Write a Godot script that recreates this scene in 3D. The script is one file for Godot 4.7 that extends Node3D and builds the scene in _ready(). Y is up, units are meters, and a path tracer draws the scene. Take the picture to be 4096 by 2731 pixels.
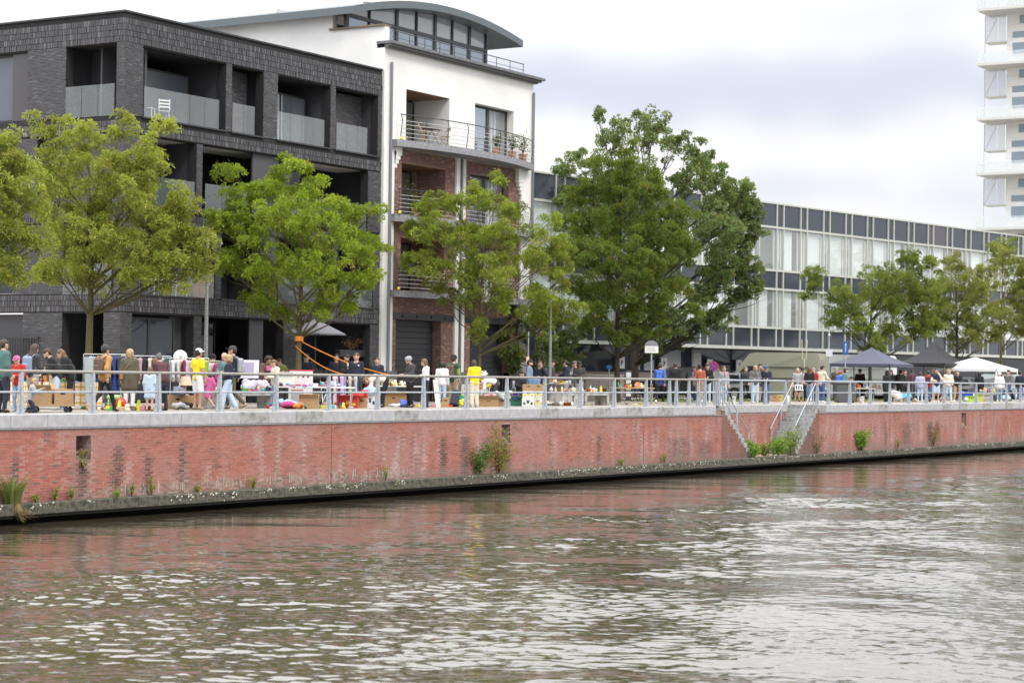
extends Node3D
# A quay with a flea market under trees, apartment houses behind, seen across a river.
# World: x runs along the quay (to the right, away), y is up with the promenade at 0, +z points to the river. Metres.

const VIEW := -1.02076411  # yaw of the camera
const WATER := -2.765
var M := {}
var taken := {}
var rng := RandomNumberGenerator.new()
var lumps := FastNoiseLite.new()

class MB:
	# Collects triangles; corners are given counter-clockwise as seen from outside.
	var v := PackedVector3Array()
	var nn := PackedVector3Array()
	var cc := PackedColorArray()
	var uv := PackedVector2Array()
	var col := Color.WHITE
	var colored := false
	var T := Transform3D.IDENTITY

	func tri(a: Vector3, b: Vector3, c: Vector3) -> void:
		a = T * a; b = T * b; c = T * c
		if T.basis.determinant() < 0:
			var w := b
			b = c; c = w
		var n := (b - a).cross(c - a).normalized()
		v.append(a); v.append(c); v.append(b)
		nn.append(n); nn.append(n); nn.append(n)
		if colored:
			cc.append(col); cc.append(col); cc.append(col)

	func stri(a: Vector3, b: Vector3, c: Vector3, na: Vector3, nb: Vector3, nc: Vector3) -> void:
		v.append(T * a); v.append(T * c); v.append(T * b)
		var B := T.basis
		nn.append((B * na).normalized()); nn.append((B * nc).normalized()); nn.append((B * nb).normalized())
		if colored:
			cc.append(col); cc.append(col); cc.append(col)

	func quad(a: Vector3, b: Vector3, c: Vector3, d: Vector3) -> void:
		tri(a, b, c); tri(a, c, d)

	func bx(x0: float, y0: float, z0: float, x1: float, y1: float, z1: float) -> void:
		var a := Vector3(x0, y0, z0); var b := Vector3(x1, y0, z0); var c := Vector3(x1, y1, z0); var d := Vector3(x0, y1, z0)
		var e := Vector3(x0, y0, z1); var f := Vector3(x1, y0, z1); var g := Vector3(x1, y1, z1); var h := Vector3(x0, y1, z1)
		quad(e, f, g, h); quad(b, a, d, c); quad(a, e, h, d); quad(f, b, c, g); quad(h, g, c, d); quad(a, b, f, e)

	func box(c: Vector3, s: Vector3, B := Basis.IDENTITY) -> void:
		var keep := T
		T = T * Transform3D(B, c)
		bx(-s.x / 2, -s.y / 2, -s.z / 2, s.x / 2, s.y / 2, s.z / 2)
		T = keep

	func bevel(c: Vector3, s: Vector3, r: float, B := Basis.IDENTITY) -> void:
		var keep := T
		T = T * Transform3D(B, c)
		var h := s / 2
		var i := h - Vector3(r, r, r)
		for ax in 3:
			for sg in [-1.0, 1.0]:
				var p := []
				for q in [[-1, -1], [1, -1], [1, 1], [-1, 1]]:
					var w := Vector3.ZERO
					w[ax] = h[ax] * sg
					w[(ax + 1) % 3] = i[(ax + 1) % 3] * q[0]
					w[(ax + 2) % 3] = i[(ax + 2) % 3] * q[1]
					p.append(w)
				if sg > 0: quad(p[0], p[1], p[2], p[3])
				else: quad(p[3], p[2], p[1], p[0])
		for ax in 3:
			var b := (ax + 1) % 3; var d := (ax + 2) % 3
			for sb in [-1.0, 1.0]:
				for sd in [-1.0, 1.0]:
					var p0 := Vector3.ZERO; var p1 := Vector3.ZERO
					p0[b] = h[b] * sb; p0[d] = i[d] * sd
					p1[b] = i[b] * sb; p1[d] = h[d] * sd
					var q0 := p0; var q1 := p1
					p0[ax] = -i[ax]; p1[ax] = -i[ax]; q0[ax] = i[ax]; q1[ax] = i[ax]
					if sb * sd > 0: quad(p0, p1, q1, q0)
					else: quad(p1, p0, q0, q1)
		for sx in [-1.0, 1.0]:
			for sy in [-1.0, 1.0]:
				for sz in [-1.0, 1.0]:
					var pa := Vector3(h.x * sx, i.y * sy, i.z * sz); var pb := Vector3(i.x * sx, h.y * sy, i.z * sz); var pc := Vector3(i.x * sx, i.y * sy, h.z * sz)
					if sx * sy * sz > 0: tri(pa, pb, pc)
					else: tri(pa, pc, pb)
		T = keep

	func tube(pts: Array, rads: Array, n := 8, caps := true) -> void:
		var rings := []
		var dirs := []
		for k in pts.size():
			var d: Vector3 = pts[mini(k + 1, pts.size() - 1)] - pts[maxi(k - 1, 0)]
			d = d.normalized()
			var u := d.cross(Vector3.UP if absf(d.y) < 0.95 else Vector3.RIGHT).normalized()
			if k > 0:
				u = (dirs[k - 1] - d * dirs[k - 1].dot(d)).normalized()
			dirs.append(u)
			var w := d.cross(u)
			var ring := []
			for j in n:
				var a := TAU * j / n
				ring.append(u * cos(a) + w * sin(a))
			rings.append(ring)
		for k in pts.size() - 1:
			for j in n:
				var j2 := (j + 1) % n
				var a: Vector3 = rings[k][j]; var b: Vector3 = rings[k][j2]; var c: Vector3 = rings[k + 1][j2]; var d2: Vector3 = rings[k + 1][j]
				var A: Vector3 = pts[k] + a * rads[k]; var Bq: Vector3 = pts[k] + b * rads[k]
				var Cq: Vector3 = pts[k + 1] + c * rads[k + 1]; var D: Vector3 = pts[k + 1] + d2 * rads[k + 1]
				stri(A, Bq, Cq, a, b, c); stri(A, Cq, D, a, c, d2)
		if caps:
			var e := pts.size() - 1
			for j in range(1, n - 1):
				tri(pts[0] + rings[0][0] * rads[0], pts[0] + rings[0][j + 1] * rads[0], pts[0] + rings[0][j] * rads[0])
				tri(pts[e] + rings[e][0] * rads[e], pts[e] + rings[e][j] * rads[e], pts[e] + rings[e][j + 1] * rads[e])

	func rod(a: Vector3, b: Vector3, r: float, n := 6) -> void:
		tube([a, b], [r, r], n)

	func lathe(prof: Array, n := 12, at := Vector3.ZERO, B := Basis.IDENTITY) -> void:
		# profile of Vector2(radius, height), from bottom to top along y
		var keep := T
		T = T * Transform3D(B, at)
		for k in prof.size() - 1:
			var p: Vector2 = prof[k]; var q: Vector2 = prof[k + 1]
			var t := q - p
			var out := Vector2(t.y, -t.x).normalized()
			for j in n:
				var a := TAU * j / n; var b := TAU * (j + 1) / n
				var ca := Vector3(cos(a), 0, -sin(a)); var cb := Vector3(cos(b), 0, -sin(b))
				var A := ca * p.x + Vector3.UP * p.y; var Bq := cb * p.x + Vector3.UP * p.y
				var C := cb * q.x + Vector3.UP * q.y; var D := ca * q.x + Vector3.UP * q.y
				var na := ca * out.x + Vector3.UP * out.y; var nb := cb * out.x + Vector3.UP * out.y
				if p.x > 1e-5: stri(A, Bq, C, na, nb, nb)
				if q.x > 1e-5: stri(A, C, D, na, nb, na)
		T = keep

	func ball(c: Vector3, r: Vector3, n := 10, m := 6) -> void:
		for k in m:
			var p := PI * k / m - PI / 2; var q := PI * (k + 1) / m - PI / 2
			for j in n:
				var a := TAU * j / n; var b := TAU * (j + 1) / n
				var A := Vector3(cos(p) * cos(a), sin(p), -cos(p) * sin(a)); var B := Vector3(cos(p) * cos(b), sin(p), -cos(p) * sin(b))
				var C := Vector3(cos(q) * cos(b), sin(q), -cos(q) * sin(b)); var D := Vector3(cos(q) * cos(a), sin(q), -cos(q) * sin(a))
				if k > 0: stri(c + A * r, c + B * r, c + C * r, A / r, B / r, C / r)
				if k < m - 1: stri(c + A * r, c + C * r, c + D * r, A / r, C / r, D / r)

	func prism(poly: PackedVector2Array, z0: float, z1: float) -> void:
		# polygon in the xy plane pulled along z
		var pl := poly.duplicate()
		if Geometry2D.is_polygon_clockwise(pl): pl.reverse()
		# Geometry2D counts y downwards: after this the ring is counter-clockwise with y up
		var area := 0.0
		for k in pl.size():
			area += pl[k].cross(pl[(k + 1) % pl.size()])
		if area < 0: pl.reverse()
		var ix := Geometry2D.triangulate_polygon(pl)
		for k in range(0, ix.size(), 3):
			var a := pl[ix[k]]; var b := pl[ix[k + 1]]; var c := pl[ix[k + 2]]
			if (b - a).cross(c - a) < 0:
				var t := b; b = c; c = t
			tri(Vector3(a.x, a.y, z1), Vector3(b.x, b.y, z1), Vector3(c.x, c.y, z1))
			tri(Vector3(a.x, a.y, z0), Vector3(c.x, c.y, z0), Vector3(b.x, b.y, z0))
		for k in pl.size():
			var a := pl[k]; var b := pl[(k + 1) % pl.size()]
			quad(Vector3(a.x, a.y, z0), Vector3(b.x, b.y, z0), Vector3(b.x, b.y, z1), Vector3(a.x, a.y, z1))

	func panel(x0: float, x1: float, y0: float, y1: float, z0: float, z1: float, holes: Array) -> void:
		# a wall with rectangular holes [x0, x1, y0, y1]
		var xs := [x0, x1]
		for h in holes:
			for e in [h[0], h[1]]:
				if e > x0 and e < x1 and not xs.has(e): xs.append(e)
		xs.sort()
		for k in xs.size() - 1:
			var mid: float = (xs[k] + xs[k + 1]) / 2
			var cuts := []
			for h in holes:
				if h[0] < mid and h[1] > mid: cuts.append([h[2], h[3]])
			cuts.sort_custom(func(a, b): return a[0] < b[0])
			var y := y0
			for c in cuts:
				if c[0] > y: bx(xs[k], y, z0, xs[k + 1], c[0], z1)
				y = maxf(y, c[1])
			if y < y1: bx(xs[k], y, z0, xs[k + 1], y1, z1)

	func mesh() -> ArrayMesh:
		var a := []
		a.resize(Mesh.ARRAY_MAX)
		a[Mesh.ARRAY_VERTEX] = v
		a[Mesh.ARRAY_NORMAL] = nn
		if colored: a[Mesh.ARRAY_COLOR] = cc
		if uv.size() == v.size() and uv.size() > 0: a[Mesh.ARRAY_TEX_UV] = uv
		var m := ArrayMesh.new()
		m.add_surface_from_arrays(Mesh.PRIMITIVE_TRIANGLES, a)
		return m


func V(x: float, y: float, z: float) -> Vector3:
	return Vector3(x, y, z)

func col(r: float, g: float, b: float) -> Color:
	return Color(r, g, b).linear_to_srgb()

func mt(key: String, c: Color, rough := 0.8, extra := {}) -> StandardMaterial3D:
	# c is a linear base colour
	if M.has(key): return M[key]
	var m := StandardMaterial3D.new()
	m.resource_name = key
	m.albedo_color = Color(c.r, c.g, c.b, 1).linear_to_srgb()
	m.albedo_color.a = c.a
	m.roughness = rough
	for k in extra: m.set(k, extra[k])
	M[key] = m
	return m

func shade(c: Color, rough := 0.75) -> StandardMaterial3D:
	# one shared material for each colour of paint, cloth or plastic
	return mt("tone %d %d %d %d" % [roundi(c.r * 500), roundi(c.g * 500), roundi(c.b * 500), roundi(rough * 20)], c, rough)

func noise_tex(freq: float, lo: float, hi: float, sd := 1, octaves := 4, size := 256, mid := -1.0) -> NoiseTexture2D:
	var n := FastNoiseLite.new()
	n.seed = sd
	n.frequency = freq
	n.fractal_octaves = octaves
	var g := Gradient.new()
	g.set_color(0, Color(lo, lo, lo)); g.set_color(1, Color(hi, hi, hi))
	if mid >= 0: g.add_point(0.5, Color(mid, mid, mid))
	var t := NoiseTexture2D.new()
	t.width = size; t.height = size
	t.seamless = true
	t.noise = n
	t.color_ramp = g
	return t

func grained(key: String, c: Color, rough: float, tex: Texture2D, scale: float, bump: Texture2D = null, bump_cm := 0.0, bscale := 1.0) -> StandardMaterial3D:
	var m := mt(key, c, rough)
	m.albedo_texture = tex
	m.uv1_triplanar = true
	m.uv1_world_triplanar = true
	m.uv1_scale = V(scale, scale, scale)
	if bump:
		m.heightmap_enabled = true
		m.heightmap_texture = bump
		m.heightmap_scale = bump_cm
	return m

func numbered(n: String) -> String:
	if not taken.has(n):
		taken[n] = 0
		return n
	taken[n] += 1
	return "%s_%03d" % [n, taken[n]]

func tag(o: Node, label: String, category: String, group := "") -> Node:
	o.set_meta("label", label)
	o.set_meta("category", category)
	if group: o.set_meta("group", group)
	return o

func thing(n: String, label: String, category: String, at := Vector3.ZERO, turn := 0.0, group := "") -> Node3D:
	var o := Node3D.new()
	o.name = numbered(n)
	add_child(o, true)
	o.position = at
	o.rotation.y = turn
	tag(o, label, category, group)
	return o

func as_mesh(b) -> Mesh:
	return b.mesh() if b is MB else b

func part(n: String, b, m: Material, parent: Node, at := Vector3.ZERO) -> MeshInstance3D:
	var o := MeshInstance3D.new()
	o.name = n
	o.mesh = as_mesh(b)
	o.material_override = m
	o.position = at
	parent.add_child(o, true)
	return o

func solo(n: String, label: String, category: String, b, m: Material, at := Vector3.ZERO, turn := 0.0, group := "") -> MeshInstance3D:
	var o := MeshInstance3D.new()
	o.name = numbered(n)
	o.mesh = as_mesh(b)
	o.material_override = m
	add_child(o, true)
	o.position = at
	o.rotation.y = turn
	tag(o, label, category, group)
	return o

func setting(n: String, b, m: Material) -> MeshInstance3D:
	var o := MeshInstance3D.new()
	o.name = numbered(n)
	o.mesh = as_mesh(b)
	o.material_override = m
	o.set_meta("kind", "structure")
	add_child(o, true)
	return o

func copies_of(n: String, me: Mesh, m: Material, parent: Node, xf: Array, cols = null, stuff := true) -> MultiMeshInstance3D:
	var mm := MultiMesh.new()
	mm.transform_format = MultiMesh.TRANSFORM_3D
	mm.use_colors = cols != null
	mm.mesh = me
	mm.instance_count = xf.size()
	var buf := PackedFloat32Array()
	var w := 16 if cols != null else 12
	buf.resize(xf.size() * w)
	for i in xf.size():
		var t: Transform3D = xf[i]
		var o := i * w
		buf[o] = t.basis.x.x; buf[o + 1] = t.basis.y.x; buf[o + 2] = t.basis.z.x; buf[o + 3] = t.origin.x
		buf[o + 4] = t.basis.x.y; buf[o + 5] = t.basis.y.y; buf[o + 6] = t.basis.z.y; buf[o + 7] = t.origin.y
		buf[o + 8] = t.basis.x.z; buf[o + 9] = t.basis.y.z; buf[o + 10] = t.basis.z.z; buf[o + 11] = t.origin.z
		if cols != null:
			var c: Color = cols[i]
			buf[o + 12] = c.r; buf[o + 13] = c.g; buf[o + 14] = c.b; buf[o + 15] = 1.0
	mm.buffer = buf
	var o2 := MultiMeshInstance3D.new()
	o2.name = n if parent != self else numbered(n)
	o2.multimesh = mm
	o2.material_override = m
	if stuff: o2.set_meta("kind", "stuff")
	parent.add_child(o2, true)
	return o2

func duplicated(o: Node3D, n: String, label: String, at: Vector3, turn: float, group := "") -> Node3D:
	var c: Node3D = o.duplicate()
	c.name = numbered(n)
	add_child(c, true)
	c.position = at
	c.rotation.y = turn
	c.set_meta("label", label)
	if group: c.set_meta("group", group)
	return c

func lay_bricks(parent: Node, T: Transform3D, rect: Array, holes: Array, bl: float, bh: float, joint: float, deep: float, tone: Callable, variants: Array, singles: int, m: Material, soldier := false, bond := 0.5, rough := 0.004) -> int:
	# Bricks on a wall face: local x along, y up, +z out. The first `singles` of them are parts, the rest one part of stuff.
	var xf := []
	var cols := []
	var unit: Mesh = M.get("unit_brick") if M.has("unit_brick") else null
	if unit == null:
		var b := MB.new()
		b.bx(-0.5, -0.5, -0.5, 0.5, 0.5, 0.5)
		unit = b.mesh()
		M["unit_brick"] = unit
	var lx := bl if not soldier else bh
	var ly := bh if not soldier else bl
	var rows := int((rect[3] - rect[2] + joint) / (ly + joint))
	for r in rows:
		var y: float = rect[2] + r * (ly + joint)
		var x: float = rect[0] - (fposmod(r * bond, 1.0) * (lx + joint) if not soldier else 0.0)
		while x < rect[1] - 0.01:
			var a := maxf(x, rect[0]); var b := minf(x + lx, rect[1])
			x += lx + joint
			var ok := b - a > 0.02
			for h in holes:
				if not ok: break
				if y + ly > h[2] + 0.01 and y < h[3] - 0.01 and b > h[0] and a < h[1]:
					if a >= h[0] - 0.001 and b <= h[1] + 0.001: ok = false
					elif a < h[0]: b = h[0]
					else: a = h[1]
					if b - a < 0.03: ok = false
			if ok:
				var push := rng.randf_range(-rough, rough)
				var c := V((a + b) / 2, y + ly / 2, push)
				xf.append(T * Transform3D(Basis.from_scale(V(b - a, ly, deep)), c))
				cols.append(tone.call(c.x, c.y, rng))
	var order := range(xf.size())
	if singles > 0:
		var key := PackedFloat32Array()
		for t in xf: key.append(seen_from(t.origin))
		order.sort_custom(func(p, q): return key[p] < key[q])
		var xs := []
		var cs := []
		for k in order:
			xs.append(xf[k]); cs.append(cols[k])
		xf = xs; cols = cs
		for i in mini(singles, xf.size()):
			var o := MeshInstance3D.new()
			var nb: int = taken.get("brick in " + parent.name, 0)
			taken["brick in " + parent.name] = nb + 1
			o.name = "brick" if nb == 0 else "brick_%03d" % nb
			o.mesh = unit
			o.transform = xf[i]
			var best = variants[0]
			var bd := 9.0
			for vm in variants:
				var d: float = absf(vm[0].r - cols[i].r) + absf(vm[0].g - cols[i].g) + absf(vm[0].b - cols[i].b)
				if d < bd: bd = d; best = vm
			o.material_override = best[1]
			parent.add_child(o)
		xf = xf.slice(singles)
		cols = cols.slice(singles)
	if xf.size():
		copies_of("brickwork", unit, m, parent, xf, cols)
	return order.size()

func seen_from(p: Vector3) -> float:
	# distance to the photographer, far away when outside the view
	var q := p - V(0, 1.085, 38.046)
	var along := q.x * 0.8525 - q.z * 0.5227
	var side := q.x * 0.5227 + q.z * 0.8525
	return along if absf(side / along) < 0.246 and absf(q.y / along - 0.0174) < 0.165 else 1e6 + along

func _ready() -> void:
	rng.seed = 7
	lumps.seed = 11
	lumps.frequency = 1.0
	lumps.fractal_octaves = 3
	var cam := Camera3D.new()
	cam.name = "camera"
	cam.position = V(0, 1.085, 38.046)
	cam.rotation = V(deg_to_rad(0.9966), VIEW, deg_to_rad(0.72))
	cam.fov = 18.685
	cam.near = 0.5
	cam.far = 3000.0
	var lens := CameraAttributesPhysical.new()
	lens.frustum_focal_length = 72.94
	lens.frustum_focus_distance = 62.0
	lens.exposure_aperture = 2.4
	cam.attributes = lens
	add_child(cam)
	cam.fov = 18.685
	cam.current = true
	var env := Environment.new()
	env.background_mode = Environment.BG_SKY
	env.sky = Sky.new()
	env.sky.sky_material = overcast()
	env.background_energy_multiplier = 1.0
	env.tonemap_mode = Environment.TONE_MAPPER_LINEAR
	env.tonemap_exposure = EXPOSURE
	env.sdfgi_enabled = true
	env.ssao_enabled = true
	env.ssil_enabled = true
	var we := WorldEnvironment.new()
	we.name = "environment"
	we.environment = env
	add_child(we)
	var sun := DirectionalLight3D.new()
	sun.name = "sun"
	sun.light_energy = 0.5
	sun.light_color = Color(1.0, 0.97, 0.92)
	sun.light_angular_distance = 14.0
	sun.shadow_enabled = true
	sun.rotation = V(deg_to_rad(-48), VIEW + deg_to_rad(35), 0)
	add_child(sun)
	materials()
	river()
	quay()
	railing()
	black_house()
	white_house()
	glass_office()
	tower()
	trees()
	street()
	people()
	market()

const EXPOSURE := 1.25
const RIPPLE := 0.5

func overcast() -> PanoramaSkyMaterial:
	# An overcast sky after the CIE rule (three times as bright overhead as at the horizon) with soft grey cloud bands.
	var w := 1024; var h := 512
	var im := Image.create_empty(w, h, false, Image.FORMAT_RGBF)
	var n1 := FastNoiseLite.new()
	n1.seed = 5; n1.frequency = 1.0; n1.fractal_octaves = 5; n1.fractal_gain = 0.5
	var n2 := FastNoiseLite.new()
	n2.seed = 23; n2.frequency = 1.0; n2.fractal_octaves = 4
	var sun_way := Basis.from_euler(V(deg_to_rad(-48), VIEW + deg_to_rad(35), 0)).z
	for y in h:
		var el := PI / 2 - PI * (y + 0.5) / h
		for x in w:
			if el < -0.03:
				im.set_pixel(x, y, Color(0.3, 0.3, 0.29))
				continue
			var az := TAU * (x + 0.5) / w
			var d := V(sin(az) * cos(el), sin(el), cos(az) * cos(el))
			var q := V(d.x * 3.2, d.y * 11.0 / (0.6 + d.y), d.z * 3.2)
			var f := n1.get_noise_3dv(q) * 0.5 + n2.get_noise_3dv(q * V(0.55, 1.0, 0.55) + V(9, 3, 1)) * 0.75
			# the brighter side of the sky is round the veiled sun, behind the photographer
			var near_sun := maxf(0.0, d.dot(sun_way))
			var base := (0.88 + 2.1 * pow(maxf(0.0, d.y - 0.10), 1.25)) * (1.0 + 0.55 * near_sun * near_sun)
			# sheets of stratus, one above the other, seen edge-on near the horizon
			var deg := rad_to_deg(el)
			var band := 0.0
			for sh in [[3.9, 1.0, 0.75], [7.3, 1.25, 1.05], [10.8, 0.9, 0.45], [15.0, 2.2, 0.6], [22.0, 3.0, 0.5], [33.0, 4.0, 0.5]]:
				var wob := n2.get_noise_3d(d.x * 2.4 + sh[0], sh[0], d.z * 2.4)
				var g0: float = (deg - sh[0] - 2.2 * wob - 0.5 * n1.get_noise_3d(d.x * 9.0, sh[0], d.z * 9.0)) / sh[1]
				var edge := exp(-g0 * g0) if g0 > 0 else exp(-g0 * g0 * 3.0)
				band += edge * sh[2] * smoothstep(-0.25, 0.25, n1.get_noise_3d(d.x * 1.7 + 3.0, sh[0] * 0.7, d.z * 1.7) - 0.02)
			var cloud := clampf(smoothstep(0.12, 0.45, f) * 0.35 + band, 0.0, 1.0)
			var c := Color(1.0, 1.0, 1.0) * base
			var g := Color(0.57, 0.62, 0.735) * base
			var k := c.lerp(g, cloud)
			im.set_pixel(x, y, Color(k.r, k.g, k.b))
	var p := PanoramaSkyMaterial.new()
	p.panorama = ImageTexture.create_from_image(im)
	return p

func materials() -> void:
	var fine := noise_tex(0.03, 0.72, 1.0, 3, 5, 256)
	var spots := noise_tex(0.012, 0.68, 1.0, 9, 5, 512, 0.93)
	var relief := noise_tex(0.06, 0.0, 1.0, 4, 4, 256)
	M["fine"] = fine; M["spots"] = spots; M["relief"] = relief
	grained("mortar", Color(0.47, 0.34, 0.30), 0.9, fine, 0.8)
	mt("red brick", Color.WHITE, 0.85, {"vertex_color_use_as_albedo": true})
	grained("coping concrete", Color(0.44, 0.44, 0.46), 0.85, noise_tex(0.015, 0.84, 1.0, 19, 5, 512), 0.35)
	grained("coping stained", Color(0.36, 0.36, 0.355), 0.88, spots, 0.5)
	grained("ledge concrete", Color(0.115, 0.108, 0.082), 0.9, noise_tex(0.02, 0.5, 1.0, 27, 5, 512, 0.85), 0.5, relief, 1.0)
	grained("promenade", Color(0.34, 0.31, 0.265), 0.9, spots, 0.15)
	grained("asphalt", Color(0.07, 0.07, 0.07), 0.92, fine, 0.5)
	grained("grey concrete", Color(0.43, 0.425, 0.40), 0.88, spots, 0.5)
	grained("stair concrete", Color(0.36, 0.37, 0.37), 0.88, spots, 0.5)
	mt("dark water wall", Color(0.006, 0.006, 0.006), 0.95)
	grained("galvanised", Color(0.50, 0.545, 0.60), 0.5, fine, 1.5)
	M["galvanised"].metallic = 0.15
	grained("rail top", Color(0.36, 0.34, 0.31), 0.55, fine, 1.5)
	grained("black mortar", Color(0.03, 0.029, 0.032), 0.9, fine, 1.0)
	mt("black brick", Color.WHITE, 0.5, {"vertex_color_use_as_albedo": true})
	mt("dark metal", Color(0.030, 0.029, 0.034), 0.45)
	mt("dark panel", Color(0.062, 0.060, 0.070), 0.5)
	mt("dark room", Color(0.018, 0.017, 0.019), 0.8)
	mt("soffit", Color(0.78, 0.77, 0.75), 0.8)
	grained("white render", Color(0.80, 0.80, 0.79), 0.85, noise_tex(0.01, 0.93, 1.0, 12, 4), 0.12)
	mt("cream render", Color(0.72, 0.70, 0.66), 0.85)
	grained("blue stone", Color(0.20, 0.205, 0.22), 0.7, fine, 0.8)
	mt("roof zinc", Color(0.115, 0.14, 0.155), 0.45, {"metallic": 0.3})
	mt("anthracite", Color(0.035, 0.037, 0.045), 0.5)
	mt("dark glass", Color(0.03, 0.035, 0.05), 0.04, {"metallic_specular": 0.42})
	mt("blind glass", Color(0.105, 0.115, 0.15), 0.3, {"metallic_specular": 0.5})
	mt("mirror glass", Color(0.42, 0.46, 0.52), 0.03, {"metallic": 0.75})
	mt("dusk glass", Color(0.24, 0.28, 0.34), 0.03, {"metallic": 0.6})
	mt("curtain", Color(0.66, 0.72, 0.74), 0.7)
	mt("balcony glass", Color(0.70, 0.80, 0.84, 0.05), 0.02, {"transparency": BaseMaterial3D.TRANSPARENCY_ALPHA, "metallic_specular": 0.9})
	mt("clear glass", Color(0.85, 0.9, 0.9, 0.12), 0.02, {"transparency": BaseMaterial3D.TRANSPARENCY_ALPHA, "metallic_specular": 0.7})
	mt("penthouse glass", Color(0.5, 0.56, 0.62, 0.45), 0.03, {"transparency": BaseMaterial3D.TRANSPARENCY_ALPHA, "metallic_specular": 0.9})
	mt("frosted glass", Color(0.62, 0.68, 0.70, 0.32), 0.1, {"transparency": BaseMaterial3D.TRANSPARENCY_ALPHA})
	mt("tint glass", Color(0.50, 0.53, 0.58, 0.4), 0.1, {"transparency": BaseMaterial3D.TRANSPARENCY_ALPHA})
	mt("tower glass", Color(0.22, 0.28, 0.34), 0.06)
	mt("white paint", Color(0.75, 0.75, 0.74), 0.55)
	mt("aluminium", Color(0.46, 0.47, 0.44), 0.5)
	mt("slate panel", Color(0.040, 0.050, 0.070), 0.15)
	mt("light metal", Color(0.55, 0.56, 0.56), 0.35, {"metallic": 0.6})
	grained("mossy bark", Color(0.15, 0.13, 0.06), 0.95, spots, 2.0, relief, 4.0, 2.0)
	grained("bark", Color(0.085, 0.072, 0.055), 0.95, spots, 2.0, relief, 4.0, 2.0)
	grained("cardboard", Color(0.42, 0.27, 0.145), 0.85, noise_tex(0.02, 0.85, 1.0, 31, 3), 1.5)
	grained("water", Color(0.075, 0.062, 0.040), 0.04, noise_tex(0.004, 0.85, 1.0, 8, 3), 0.12)
	M["water"].metallic_specular = 0.7
	M["water"].clearcoat_enabled = true
	M["water"].clearcoat = 0.5
	M["water"].clearcoat_roughness = 0.05
	var ripples := NoiseTexture2D.new()
	ripples.width = 1024; ripples.height = 1024
	ripples.seamless = true
	ripples.as_normal_map = true
	ripples.bump_strength = 2.4
	var rn := FastNoiseLite.new()
	rn.seed = 41; rn.frequency = 0.022; rn.fractal_octaves = 3; rn.fractal_gain = 0.5
	ripples.noise = rn
	M["water"].normal_enabled = true
	M["water"].normal_texture = ripples
	M["water"].normal_scale = RIPPLE
	grained("grass green", Color(0.10, 0.14, 0.03), 0.9, spots, 0.6)
	for k in ["grass blade", "leaf"]:
		mt(k, Color.WHITE, 0.6, {"vertex_color_use_as_albedo": true, "backlight_enabled": true, "backlight": col(0.8, 0.8, 0.45), "cull_mode": BaseMaterial3D.CULL_DISABLED})

const HOLES := [[40.31, 40.87, -1.22, -0.58], [61.44, 62.0, -1.2, -0.55], [108.88, 109.6, -1.25, -0.52]]
const STAIR_A := 79.0   # top of the left flight
const STAIR_B := 89.35  # top of the right flight
const LEDGE_Y := -2.235
const A1 := 0.012
const A2 := 0.024
const A3 := 0.07

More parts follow.
